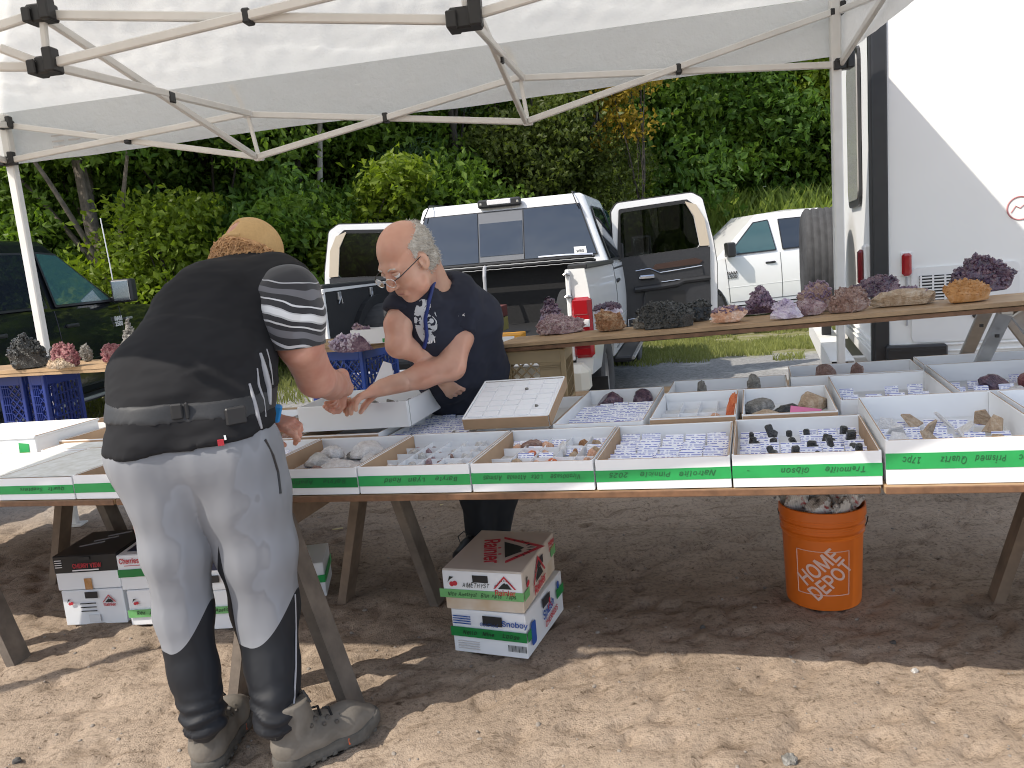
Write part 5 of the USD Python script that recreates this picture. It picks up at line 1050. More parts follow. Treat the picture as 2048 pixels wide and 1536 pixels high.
# black truck on the left, heading away
FB = Frame((-5.17, 4.42, -.02), (.035, 1.))
bt = pickup('glossy black pickup truck parked at the left behind the tent pole', FB, 'black_paint', 'black_plastic', (-1,), ('white_steel', (3.92, -1.006, 1.045), .044))
text_on(bt, 'lettering', 'BIG HORN', .022, FB(4.16, -1.002, 1.10), FB.R @ V(1, 0, 0), V(0, 0, 1), 'badge_silver', .004, True, width=.14)
m = MB(); m.tube([FB(4.42, -.80, 1.27), FB(4.40, -.80, 1.7), FB(4.36, -.80, 2.18)], .006, 6); an = obj('antenna', m, 'white_steel', bt); m = MB(); m.lathe([(.03, 0), (.012, .05), (0, .06)], 10, None, FB(4.42, -.80, 1.245)); obj('antenna_base', m, 'black_plastic', an)
m = MB(); m.box(FB(2.1, -.70, 1.955), (.9, .03, .02), FB.R, .006); obj('roof_rail', m, 'white_steel', bt)
# white truck at the far right, heading left
FW = Frame((7.0, 14.3, -.11), (-1., .0), .80, -.030)
wt = pickup('white pickup truck parked on the grass far behind, right of the open truck door', FW, 'white_paint', 'dark_trim', (1,), ('badge_dark', (4.10, 1.008, .93), .05))
# the white truck with its doors open, heading away
phi = math.radians(13.5); FM = Frame((-.424, 5.48, -.02), (math.sin(phi), math.cos(phi)))
mt = pickup('white pickup truck with open doors and open bed behind the vendor', FM, 'white_paint', 'black_plastic', (-1, 1), None, open_bed=True)
bw = FM.R
# bed sides: outer skin, liner, rail cap, wheel housing
bedp = shapely.Polygon([(0, .60), (1.76, .50), (1.76, 1.285), (.0, 1.30)]).buffer(.02).buffer(-.02).difference(shapely.Point(WH_R, WR).buffer(WR + .09, 24))
for s in (-1, 1):
    v, f = side_skin(bedp, .90, 1.015, 2, .12)
    if s < 0: v = v * [1, -1, 1]; f = f[:, ::-1]
    sp = obj('bed_side', (FM.pts(v), f), 'white_paint', mt, smooth=35)
    m = MB(); m.box(FM(.88, s * .885, 1.05), (1.70, .02, .50), bw); obj('bed_liner_side', m, 'bed_liner', sp)
    m = MB(); m.beam(FM(.01, s * .935, 1.312), FM(1.78, s * .935, 1.297), .13, .035, bev=.008); obj('rail_cap', m, 'black_plastic', sp)
    a_ = np.linspace(0, np.pi, 16); pl = [(.92 + .46 * math.cos(q), .80 + .33 * math.sin(q)) for q in a_]
    m = MB(); mm = trimesh.creation.extrude_polygon(shapely.Polygon(pl), .20, engine='earcut'); v = np.array(mm.vertices); v = np.stack([v[:, 0], s * (.875 - v[:, 2]), v[:, 1]], 1); obj('wheel_housing', (FM.pts(v), np.array(mm.faces) if s > 0 else np.array(mm.faces)), 'bed_dust', sp)
    pl2 = [(.92 + (.54 if q < 99 else 0) * math.cos(q), .80 + .40 * math.sin(q)) for q in a_] + [(.92 + .46 * math.cos(q), .80 + .33 * math.sin(q)) for q in a_[::-1]]
    mm = trimesh.creation.extrude_polygon(shapely.Polygon(pl2).buffer(0), .04, engine='earcut'); v = np.array(mm.vertices); v = np.stack([v[:, 0], s * (.875 - v[:, 2]), v[:, 1]], 1); obj('housing_rib', (FM.pts(v), np.array(mm.faces)), 'bed_liner', sp)
    for x in (.25, .85, 1.35):
        m = MB(); m.box(FM(x, s * .868, 1.235), (.05, .016, .06), bw, .004); hk = obj('cargo_hook', m, 'aluminium', sp); m = MB(); m.tube([FM(x - .03, s * .862, 1.18), FM(x, s * .855, 1.23), FM(x + .03, s * .862, 1.18)], .005, 5); obj('hook_wire', m, 'aluminium', hk)
    # tail lamp and jamb
    m = MB(); m.box(FM(-.012, s * .872, 1.0), (.03, .03, .60), bw, .006); obj('tailgate_jamb', m, 'white_paint', mt)
    m = MB(); m.box(FM(-.004, s * .950, .915), (.07, .135, .40), bw, .022); lp = obj('tail_light', m, 'red_lens', mt)
    m = MB(); m.box(FM(-.036, s * .950, .945), (.012, .10, .055), bw, .006); obj('reverse_lens', m, 'clear_lens', lp); m = MB(); m.box(FM(-.038, s * .945, .835), (.01, .10, .11), bw, .004); obj('lower_lens', m, 'dark_red_lens', lp); m = MB(); m.box(FM(-.038, s * .945, 1.05), (.012, .10, .10), bw, .008); obj('upper_lens', m, 'red_lens', lp)
    for z_ in (1.265, 1.12): m = MB(); m.tube([FM(-.03, s * .89, z_), FM(-.04, s * .865, z_ + .01), FM(-.04, s * .85, z_)], .010, 6); obj('latch', m, 'aluminium', mt)
    tyre(mt, FM(WH_R, s * .86, WR), bw @ V(0, s, 0), R=WR, w=.27, rim=.23, name='wheel', rimmat='aluminium', grooves=False)
    m = MB(); m.box(FM(.46, s * .93, .34), (.012, .22, .34), bw, .004); obj('mud_flap', m, 'black_rubber', mt)
m = MB(); m.box(FM(.88, 0, .80), (1.76, 1.78, .04), bw); obj('bed_floor', m, 'bed_liner', mt)
m = MB(); m.box(FM(1.745, 0, 1.05), (.03, 1.80, .52), bw); obj('bulkhead', m, 'bed_liner', mt)
m = MB(); m.box(FM(-.30, 0, .80), (.58, 1.62, .055), bw, .015); tg = obj('lowered_tailgate', m, 'bed_liner', mt); m = MB(); m.box(FM(-.30, 0, .768), (.60, 1.66, .02), bw, .008); obj('gate_skin', m, 'white_paint', tg)
m = MB(); m.box(FM(-.10, 0, .585), (.20, 1.98, .21), bw, .05); bm = obj('rear_bumper', m, mat('cream_paint', (.72, .69, .60), .35, coat=.3), mt)
for s in (-1, 1): m = MB(); m.box(FM(-.19, s * .72, .60), (.03, .30, .05), bw, .01); obj('step_pad', m, 'grey_paint', bm)
# rear window: fixed panes, slider, lamp bar
def rear_poly(pl, thick, out): 
    B = basis(bw @ V(0, -1, 0), bw @ V(.215, 0, .977)); m = MB(); m.extr(pl, thick, B, FM(1.812, 0, 1.24) + B[:, 2] * out); return m
m = rear_poly([(-.865, .13), (.865, .13), (.72, .60), (-.72, .60)], .006, .006); rw = obj('rear_window', m, 'dark_trim', mt)
for x0, x1, t0, t1 in ((-.85, -.215, -.71, -.215), (.215, .85, .215, .71)): m = rear_poly([(x0, .14), (x1, .14), (t1, .59), (t0, .59)], .004, .013); obj('fixed_pane', m, 'tint_glass', rw)
m = rear_poly([(-.205, .14), (.205, .14), (.205, .585), (-.205, .585)], .004, .013); sl = obj('slider_frame', m, mat('smoke_frame', (.16, .165, .175), .25), rw)
m = rear_poly([(-.198, .19), (.198, .19), (.198, .49), (-.198, .49)], .003, .018); obj('slider_pane', m, 'tint_glass', sl)
m = rear_poly([(.66, .15), (.77, .15), (.76, .21), (.655, .21)], .001, .018); obj('sticker', m, 'card_white', rw); text_on(rw, 'lettering', 'WRS', .022, FM(1.812, -.676, 1.24) + bw @ V(.215, 0, .977) * .165 - bw @ V(.021, 0, 0), bw @ V(0, -1, 0), bw @ V(.215, 0, .977), 'ink', .001, True)
m = MB(); c = FM(1.925, 0, 1.895); m.box(c, (.06, .40, .075), bw, .015); lb = obj('high_brake_light', m, 'black_plastic', mt)
m = MB(); m.box(c + bw @ V(-.028, 0, .008), (.012, .22, .045), bw, .006); obj('lens', m, 'clear_lens', lb)
for s in (-1, 1): m = MB(); m.box(c + bw @ V(-.030, s * .17, .0), (.006, .02, .02), bw, .002); obj('cargo_lamp', m, 'chrome', lb)
# roof ditch lines and rolled cover across the front of the bed
for s in (-1, 1): m = MB(); m.tube([FM(1.86, s * .71, 1.80), FM(1.93, s * .66, 1.93), FM(2.6, s * .63, 1.95)], .006, 5); obj('roof_ditch', m, 'dark_trim', mt)
for k, (z_, x) in enumerate(((1.335, 1.55), (1.36, 1.64), (1.325, 1.68))): m = MB(); m.beam(FM(x, -.86, z_), FM(x, .86, z_), .07, .022, bev=.006); obj('folded_cover', m, 'black_plastic', mt)
m = MB(); m.tube([FM(1.52, .08, 1.34), FM(1.50, .08, 1.33), FM(1.47, .08, 1.26), FM(1.46, .08, 1.08)], .016, 8); obj('cover_strut', m, 'grey_paint', mt)
m = MB(); m.tube([FM(1.50, -.40, 1.385), FM(1.50, -.62, 1.385), FM(1.50, -.86, 1.375)], .013, 6); obj('cover_clamp', m, 'chrome', mt)
def door(hinge, d, sgn, label_mat, tailored):
    """an open rear door seen from inside: hinge edge at HINGE, reaching along d; z from the sill up"""
    d = unit(d); nrm = unit(np.cross(V(0, 0, 1), d)) 
    if nrm[1] > 0: nrm = -nrm                               # towards the tent
    B = np.stack([d, V(0, 0, 1), nrm], 1); flip = np.linalg.det(B) < 0
    def ex(poly, th, off, nm, mt_, par):
        m = trimesh.creation.extrude_polygon(poly, th, engine='earcut'); v = np.array(m.vertices) + [0, 0, off]; f = np.array(m.faces); f = f[:, ::-1] if flip else f
        return obj(nm, (v @ B.T + hinge, f), mt_, par)
    out = shapely.Polygon([(.0, .10), (.05, .0), (.90, .0), (1.0, .12), (1.02, .70), (.99, .95), (.90, 1.36), (.80, 1.42), (.06, 1.38), (.0, 1.30)]).buffer(.03).buffer(-.09, quad_segs=6).buffer(.06, quad_segs=6)
    win = shapely.Polygon([(.08, .86), (.845, .90), (.80, 1.18), (.73, 1.31), (.10, 1.27)]).buffer(.03).buffer(-.05).buffer(.035)
    pth = ex(out.difference(win), .075, -.07, 'rear_door', 'white_paint', mt)
    ex(out.buffer(.012).difference(out.buffer(-.012)), .030, -.045, 'weather_seal', 'black_rubber', pth)
    ex(win.buffer(.02), .004, -.03, 'window_pane', 'door_glass', pth)
    ex(shapely.Polygon([(.05, .845), (.86, .90), (.92, .90), (.83, 1.27), (.74, 1.34), (.09, 1.30)]).buffer(.02).difference(win), .012, .006, 'window_trim', 'black_plastic', pth)
    ex(shapely.Polygon([(.86, .90), (.945, .90), (.905, 1.16), (.83, 1.30), (.73, 1.335), (.74, 1.315), (.815, 1.19)]).buffer(.004), .016, .012, 'pillar_trim', 'tan_plastic', pth)
    card = shapely.Polygon([(.06, .09), (.84, .05), (.93, .20), (.95, .885), (.06, .835)]).buffer(.02).buffer(-.03).buffer(.01)
    cp = ex(card, .028, .004, 'door_card', 'door_grey', pth)
    ex(shapely.Polygon([(.20, .10), (.80, .08), (.90, .22), (.91, .50), (.82, .55), (.30, .50), (.25, .25)]).buffer(.02), .030, .026, 'lower_panel', 'door_grey', cp)
    ex(shapely.box(.30, .34, .66, .46).buffer(.02), .004, .055, 'pocket', 'black_plastic', cp)
    m = MB(); q = lambda x, y, z_: hinge + B @ V(x, y, z_); m.tube([q(.18, .52, .055), q(.40, .53, .075), q(.60, .545, .075), q(.66, .57, .06), q(.93, .58, .05)], .030, 8); obj('armrest', m, 'black_plastic', cp)
    ex(shapely.Polygon([(.36, .70), (.84, .725), (.87, .755), (.80, .785), (.40, .755)]), .012, .030, 'wood_strip', 'wood_trim', cp)
    m = MB(); m.tube([q(.20, .705, .036), q(.34, .72, .04), q(.44, .67, .04), q(.86, .705, .04), q(.87, .60, .04), q(.45, .575, .04)], .005, 6); obj('chrome_line', m, 'chrome', cp)
    m = MB(); m.box(q(.31, .635, .05), (.16, .03, .045), np.stack([d, nrm, V(0, 0, 1)], 1), .012); obj('inner_handle', m, 'chrome', cp)
    m = MB(); m.tube([q(.10, .05, .034), q(.10, .23, .034), q(.20, .235, .034), q(.26, .18, .034)], .006, 6); obj('speaker_trim', m, 'chrome', cp)
    m = MB(); m.box(q(.0, .62, .0), (.05, .06, .10)); obj('door_hinge', m, 'black_plastic', pth)
    m = MB(); m.box(q(.985, .40, -.03), (.02, .03, .06)); obj('door_latch', m, 'black_plastic', pth)
hR = P(1238, 672, 8.05); door(V(hR[0], 8.05, .44), V(1, -.01, .0), 1, None, None)
hL = FM(2.88, .99, .44); door(V(hL[0] - .12, 8.40, .44), V(-1, -.05, 0), -1, None, None)
# black door apertures and pillars
for s in (-1, 1):
    m = MB(); m.box(FM(2.45, s * .965, .90), (.98, .03, .70), bw, .02); ap = obj('door_opening', m, 'door_grey', mt); m = MB(); m.box(FM(2.92, s * .97, 1.0), (.08, .05, .9), bw, .01); obj('pillar_seal', m, 'black_rubber', ap)
# boxes in the bed
cB = FM(.95, -.43, .82)
def small_box(c, size, R, label, mats, txt=None):
    t = thing('cardboard_box', label, 'box', c); m = MB(); m.box(c + R @ V(0, 0, size[2] / 2), size, R, .003); obj('body', m, mats[0], t)
    for k, mt_ in enumerate(mats[1:]): m = MB(); m.box(c + R @ V(-size[0] * .12 + size[0] * .3 * k, -size[1] / 2 - .001, size[2] * (.5 + .1 * k)), (size[0] * .30, .002, size[2] * .55), R); obj('printed_panel', m, mt_, t)
    return t
Rq = rotz(-phi); mat('brown_red', (.13, .035, .028), .5); mat('yellow_print', (.28, .24, .07), .5); mat('blue_print', (.04, .14, .28), .5); mat('amber_box', (.66, .30, .03), .45); mat('mint_label', (.40, .70, .58), .5)
q1 = PL(982, 642, FM(0, 0, .825), V(0, 0, 1)); q1 = FM(.75, -.16, .86)
small_box(q1, (.17, .2, .10), Rq, 'yellow and blue printed box in the truck bed below the red one', ['yellow_print', 'blue_print']); small_box(q1 + V(0, 0, .105), (.17, .2, .085), Rq, 'red brown box with white print on top of the yellow box in the truck bed', ['brown_red', 'card_white'])
q2 = FM(-.12, -.44, .832); small_box(q2, (.26, .16, .085), Rq, 'amber parcel with a mint label on the lowered tailgate', ['amber_box', 'mint_label', 'card_white'])
small_box(FM(.30, .55, .822), (.42, .30, .10), Rq, 'white low carton lying in the truck bed behind the crossed arms', ['card_white'])
# ------------------------------------------------------------------ the wood behind
def leaf_mat(name, dark, mid, light, accent=None, gloss=.5):
    ramp = [(.0, dark), (.45, mid), (.85, light)] + ([(.93, accent)] if accent else [])
    MATS[name] = usdkit.material(stage, '/World/Looks/' + name, {
        'ge': ('geometry', {}), 'n': ('noise_texture', {'scale': 1.1, 'detail': 2.}), 'a': ('math', {'math_type': 'multiply_add', 'value2': .55, 'value3': -.05}), 's': ('math', {'math_type': 'multiply_add', 'value2': .5}),
        'r': ('rgb_ramp', {'ramp': ramp}), 'p': ('principled_bsdf', {'roughness': gloss, 'specular_ior_level': .3}), 't': ('translucent_bsdf', {}), 'br': ('mix', {'mix_type': 'multiply', 'fac': 1., 'color2': (1.5, 1.6, .8)}), 'm': ('mix_closure', {'fac': .42})},
        [('ge.random_per_island', 'a.value1'), ('n.fac', 's.value1'), ('a.value', 's.value3'), ('ge.position', 'n.vector'), ('s.value', 'r.fac'), ('r.color', 'p.base_color'), ('r.color', 'br.color1'), ('br.color', 't.color'), ('p.BSDF', 'm.closure1'), ('t.BSDF', 'm.closure2')], surface='m.closure')
leaf_mat('leaf_dark', (0.050, 0.101, 0.019), (0.119, 0.211, 0.035), (0.235, 0.356, 0.049))
leaf_mat('leaf_mid', (0.073, 0.123, 0.018), (0.165, 0.260, 0.030), (0.347, 0.436, 0.045))
leaf_mat('leaf_bright', (0.097, 0.141, 0.013), (0.234, 0.302, 0.025), (0.464, 0.484, 0.040), (0.930, 0.544, 0.034))
leaf_mat('leaf_autumn', (.055, .075, .015), (.115, .145, .028), (.22, .20, .035), (.42, .19, .035))
leaf_mat('leaf_yellow', (.20, .15, .02), (.38, .25, .03), (.50, .33, .045))
leaf_mat('needle', (0.043, 0.078, 0.040), (0.088, 0.146, 0.072), (0.166, 0.234, 0.108))
mat('bark', (.16, .13, .10), .85, noise=(9, .6, 6), bump=(30, .8, .01)); mat('birch_bark', (.34, .31, .27), .75, noise=(7, .55, 6)); mat('dark_bark', (.055, .045, .035), .9, noise=(9, .5))
mat('grass_blade', (.25, .27, .075), .5, noise=(3, .5), trans=(.3, (.34, .38, .10))); mat('tall_grass', (.30, .39, .06), .5, noise=(1.5, .45), trans=(.35, (.32, .42, .08)))
def leaves(c, L, Wd, rg, up=.35, droop=.3):
    """folded leaf-shaped faces about the points c"""
    n = len(c); d = rg.normal(size=(n, 3)); d[:, 2] -= droop; d /= np.linalg.norm(d, axis=1, keepdims=True)
    nr = rg.normal(size=(n, 3)) * .8; nr[:, 2] += up; nr -= d * (nr * d).sum(1, keepdims=True); nr /= np.linalg.norm(nr, axis=1, keepdims=True) + 1e-9
    s = np.cross(d, nr); l = (L * rg.uniform(.6, 1.25, n))[:, None]; w = (Wd * rg.uniform(.6, 1.2, n))[:, None]
    v = np.stack([c - d * l * .5, c + s * w * .5 + nr * w * .18 - d * l * .05, c + d * l * .5, c - s * w * .5 + nr * w * .18 - d * l * .05], 1).reshape(-1, 3)
    k = np.arange(n)[:, None] * 4; return v, np.vstack([k + [0, 1, 2], k + [0, 2, 3]])
def crown_points(lobes, n, rg, shell=.75):
    """points through lobes (x, y, z, r, rz), gathered into twigs so that gaps show"""
    lob = np.asarray(lobes, float); w = lob[:, 3] ** 2; k = rg.choice(len(lob), max(4, n // 20), p=w / w.sum())
    d = rg.normal(size=(len(k), 3)); d /= np.linalg.norm(d, axis=1, keepdims=True); r = rg.random(len(k)) ** .30
    tw = lob[k, :3] + d * r[:, None] * np.stack([lob[k, 3], lob[k, 3], lob[k, 4]], 1)
    q = np.repeat(tw, 20, 0)[:n]; return q + rg.normal(size=q.shape) * [.16, .16, .085]
def tree(name, label, x, y, h, rad, base, leafm, seed, n=12000, L=.14, Wd=.075, barkm='dark_bark', trunk_r=.10, lean=(0, 0), nl=16, group=None, tall=1., drop=.3):
    rg = np.random.default_rng(seed); z0 = float(gz(x, y)); o = V(x, y, z0)
    t = thing(name, label, 'shrub' if 'shrub' in name else 'tree', o, group)
    top = o + V(lean[0], lean[1], h * .86); s = np.linspace(0, 1, 9)[:, None]
    p = o - V(0, 0, .15) + (top - o) * s + np.concatenate([np.cumsum(rg.normal(size=(9, 2)) * h * .008, 0), np.zeros((9, 1))], 1)
    m = MB(); m.tube(p, trunk_r * (1 - .8 * s[:, 0]) + .008, 8); tr = obj('trunk', m, barkm, t, smooth=True)
    lob = []
    for k in range(nl):
        a = rg.uniform(0, 2 * np.pi); zz = rg.random(); rr = rad * (1 - .55 * zz ** 1.6) * math.sqrt(rg.random())
        c = o + V(lean[0], lean[1], 0) * (base + (h - base) * zz) / h + V(math.cos(a) * rr, math.sin(a) * rr, base + (h - base) * zz * .95 + .1)
        r = rad * rg.uniform(.26, .46); lob.append((*c, r, r * .8 * tall))
        i = min(8, int(8 * (c[2] - z0) / h * .9)); 
        if k < 9:
            m = MB(); m.tube([p[max(0, i - 1)], (p[max(0, i - 1)] + c) / 2 + V(0, 0, .1), c], [trunk_r * .35, trunk_r * .22, .01], 5); obj('limb', m, barkm, tr, smooth=True)
    v, f = leaves(crown_points(lob, n, rg), L, Wd, rg, droop=drop); obj('crown', (v, f), leafm, t)
    return t
def dup(path, name, label, x, y, s, rz, group):
    p = uniq('/World', name); xf = UsdGeom.Xform.Define(stage, p); xf.GetPrim().GetReferences().AddInternalReference(Sdf.Path(path))
    xf.GetPrim().SetInstanceable(True); xf.ClearXformOpOrder()
    xf.AddTranslateOp(opSuffix='place').Set(Gf.Vec3d(float(x), float(y), float(gz(x, y)))); xf.AddRotateZOp(opSuffix='turn').Set(rz); xf.AddScaleOp(opSuffix='size').Set(Gf.Vec3f(s, s, s * 1.05))
    tag(xf.GetPrim(), label, 'shrub' if 'shrub' in name else 'tree', group); return p
XP = lambda px, Y: float(P(px, 480, Y)[0])
t1 = tree('broadleaf_tree', 'dark green broadleaf tree with an upright crown behind the left truck door', XP(600, 13.5), 13.5, 7.5, 2.4, .9, 'leaf_dark', 1, 24000, nl=26)
t2 = tree('broadleaf_tree', 'dark broadleaf tree left of the bending customer, over the black truck nose', XP(420, 13.2), 13.2, 7.0, 2.2, .8, 'leaf_mid', 2, 22000, nl=24)
t3 = tree('trunk_tree', 'tree with a bare leaning pale brown trunk behind the mirror of the black truck', XP(238, 11.0), 11.0, 7.2, 1.9, 3.0, 'leaf_dark', 3, 11000, barkm='bark', trunk_r=.13, lean=(-.75, .3), drop=.6)
t4 = tree('leafy_shrub', 'bright yellow green shrub beside the antenna of the black truck', XP(325, 10.4), 10.4, 2.35, 1.15, .2, 'leaf_bright', 4, 8000, L=.12, Wd=.07, trunk_r=.04)
t5 = tree('pine_tree', 'grey green pine tree above the head of the vendor', XP(925, 14.2), 14.2, 6.8, 1.5, .6, 'needle', 5, 16000, L=.17, Wd=.022, trunk_r=.09, tall=1.2)
t6 = tree('autumn_tree', 'yellowing tree above the rear window of the white truck', XP(1090, 14.2), 14.2, 5.6, 1.5, .5, 'leaf_autumn', 6, 12000, L=.11, Wd=.07, trunk_r=.06)
t7 = tree('maple_tree', 'bright green maple tree above the open right truck door', XP(1405, 18.6), 18.6, 7.4, 2.3, .5, 'leaf_mid', 7, 13000, L=.17, Wd=.11)
t8 = tree('maple_tree', 'sunlit green tree left of the tent pole, above the far white truck', XP(1590, 19.2), 19.2, 8.2, 2.3, .5, 'leaf_bright', 8, 13000, L=.17, Wd=.10)
t9 = tree('leafy_shrub', 'sunlit shrub right of the head of the vendor below the pine', XP(745, 12.2), 12.2, 2.75, .95, .2, 'leaf_bright', 9, 6500, L=.14, Wd=.09, trunk_r=.04)
t10 = tree('leafy_shrub', 'mid green shrub between the customer and the left truck door', XP(560, 11.8), 11.8, 2.6, 1.2, .15, 'leaf_mid', 10, 8000, L=.13, Wd=.08, trunk_r=.04)
dup_later = 0
t11 = tree('autumn_tree', 'yellow leaved tree top hanging right of the slender pale trunks', XP(1275, 14.2), 14.2, 5.2, .62, 3.0, 'leaf_yellow', 11, 1500, L=.10, Wd=.07, trunk_r=.035, nl=7)
for n, (px0, px1, Y, lab) in enumerate(((1148, 1212, 15.6, 'rightmost slender pale leaning trunk behind the white truck cab'), (1120, 1190, 15.9, 'middle slender pale leaning trunk behind the white truck cab'), (1128, 1138, 16.2, 'short upright pale trunk left of the leaning pair'), (640, 640, 12.8, 'thin pale trunk in the dark gap left of the pine'))):
    a, b = P(px0, 400, Y), P(px1, 160, Y); z0 = float(gz(a[0], Y)); t = thing('birch_trunk', lab, 'tree', V(a[0], Y, z0)); d = (b - a) / (b[2] - a[2]); q = [V(*(a + d * (z0 - .1 - a[2]))), V(*a), V(*((a + b) / 2)), V(*b), V(*(b + d * 1.6))]
    m = MB(); m.tube(q, [.06, .05, .042, .035, .02], 7); obj('trunk', m, 'birch_bark', t, smooth=True)
    v, f = leaves(q[-1] + np.random.default_rng(60 + n).normal(size=(900, 3)) * [.6, .6, .5], .11, .07, np.random.default_rng(n)); obj('crown', (v, f), 'leaf_autumn', t)
FR = 'trees at the edge of the wood'
for src, nm, px, Y, s, rz, lab in (
    (t2, 'broadleaf_tree', 40, 12.6, .95, 70, 'dark tree behind the roof of the black truck'), (t1, 'broadleaf_tree', 165, 13.8, 1.0, 140, 'dark tree behind the leaning pale brown trunk'),
    (t4, 'leafy_shrub', 430, 12.4, .95, 200, 'yellow green shrub above the back of the customer'), (t10, 'leafy_shrub', 130, 11.6, .95, 90, 'green shrub between the tent pole and the pale brown trunk'), (t4, 'leafy_shrub', 262, 10.9, .8, 30, 'yellowish shrub right of the pale brown trunk'),
    (t1, 'broadleaf_tree', 730, 15.4, 1.05, 250, 'deep green tree behind the vendor'), (t2, 'broadleaf_tree', 820, 16.0, 1.05, 20, 'deep green tree left of the pine'), (t10, 'leafy_shrub', 860, 13.4, 1.1, 310, 'green shrub behind the roof of the white truck'),
    (t6, 'autumn_tree', 1020, 15.0, .95, 120, 'yellowing tree right of the pine'), (t6, 'autumn_tree', 1190, 15.0, .85, 240, 'low yellowing tree right of the white truck cab'), (t2, 'broadleaf_tree', 1160, 17.6, 1.0, 160, 'green tree behind the slender pale trunks'),
    (t7, 'maple_tree', 1310, 18.2, .95, 100, 'green maple left of the open right truck door'), (t8, 'maple_tree', 1490, 18.8, .8, 200, 'low bright green tree above the far white truck roof'), (t7, 'maple_tree', 1690, 18.4, 1.0, 290, 'green tree half hidden by the tent pole'), (t8, 'maple_tree', 1390, 20.6, 1.05, 45, 'tall green tree behind the bright maple'),
    (t2, 'broadleaf_tree', 300, 14.6, 1.05, 100, 'green tree over the antenna of the black truck'), (t1, 'broadleaf_tree', 510, 15.2, 1.1, 10, 'green tree above the cap of the customer'), (t2, 'broadleaf_tree', 660, 14.6, 1.0, 300, 'green tree above the left truck door'), (t1, 'broadleaf_tree', -60, 13.6, 1.0, 40, 'green tree at the left edge of the picture'), (t2, 'broadleaf_tree', 1120, 18.6, 1.1, 60, 'green tree behind the yellowing trees'),
    (t4, 'leafy_shrub', 1262, 15.8, 1.0, 75, 'yellow green shrub left of the open right truck door'), (t10, 'leafy_shrub', 1000, 13.6, .85, 180, 'low green shrub behind the brake light of the white truck')):
    dup(src, nm, lab, XP(px, Y), Y, s, rz, FR)
rg = random.Random(8)
for k in range(26):
    px = -160 + 78 * k; Y = rg.uniform(18.5, 22.5); dup((t1, t2)[k % 2], 'broadleaf_tree', 'dark tree deep in the wood behind the front trees', XP(px, Y), Y, rg.uniform(1.2, 1.6), rg.uniform(0, 360), 'trees deep in the wood')
rg = np.random.default_rng(12)
n = 26000; q = np.stack([rg.uniform(-26, 26, n), rg.uniform(25, 28, n), 12 * rg.random(n) ** .9], 1); q[:, 2] += gz(q[:, 0], q[:, 1]); v, f = leaves(q, .42, .30, rg); obj('distant_wood', (v, f), 'leaf_dark', None, label='dark mass of the wood far behind the front trees', cat='wood', kind='stuff')
n = 9000; x = rg.uniform(-11, 9, n); y = rg.uniform(10.4, 17, n); y = np.where(x > 1.5, np.maximum(y, 17.5), y); q = np.stack([x, y, gz(x, y) + .7 * rg.random(n) ** 1.4], 1); v, f = leaves(q, .15, .08, rg, up=.8); obj('undergrowth', (v, f), 'leaf_mid', None, label='low green undergrowth at the foot of the wood', cat='undergrowth', kind='stuff')
def blades(x, y, h, w, rg):
    n = len(x); b = np.stack([x, y, gz(x, y)], 1); a = rg.uniform(0, 2 * np.pi, n); s = np.stack([np.cos(a), np.sin(a), 0 * a], 1) * w; le = rg.normal(size=(n, 3)) * h[:, None] * .28; le[:, 2] = h
    v = np.stack([b - s, b + s, b + le * [.4, .4, .62] + s * .6, b + le], 1).reshape(-1, 3); k = np.arange(n)[:, None] * 4; return v, np.vstack([k + [0, 1, 2], k + [0, 2, 3]])
n = 16000; x = rg.uniform(1.8, 9.5, n); y = rg.uniform(15.8, 19.2, n); v, f = blades(x, y, rg.uniform(.45, 1.05, n), .011, rg); obj('tall_grass', (v, f), 'tall_grass', None, label='tall yellow green grass on the bank behind the far white truck', cat='grass', kind='stuff')
n = 42000; x = rg.uniform(.6, 6.2, n); y = 8.9 + 5.5 * rg.random(n); cl = meshkit.fbm(np.stack([x * 1.1, y * 1.1, 0 * x], -1), 3, 4); keep = cl > np.interp(y, [8.9, 9.6, 10.6, 14], [.60, .52, .44, .36]); x, y = x[keep], y[keep]
v, f = blades(x, y, rg.uniform(.03, .10, len(x)), .006, rg); obj('short_grass', (v, f), 'grass_blade', None, label='short trodden grass between the white truck and the trailer', cat='grass', kind='stuff')
n = 16000; x = rg.uniform(-9, 1, n); y = 8.6 + 5 * rg.random(n); v, f = blades(x, y, rg.uniform(.05, .2, n), .007, rg); obj('short_grass', (v, f), 'grass_blade', None, label='short grass at the foot of the wood on the left', cat='grass', kind='stuff')
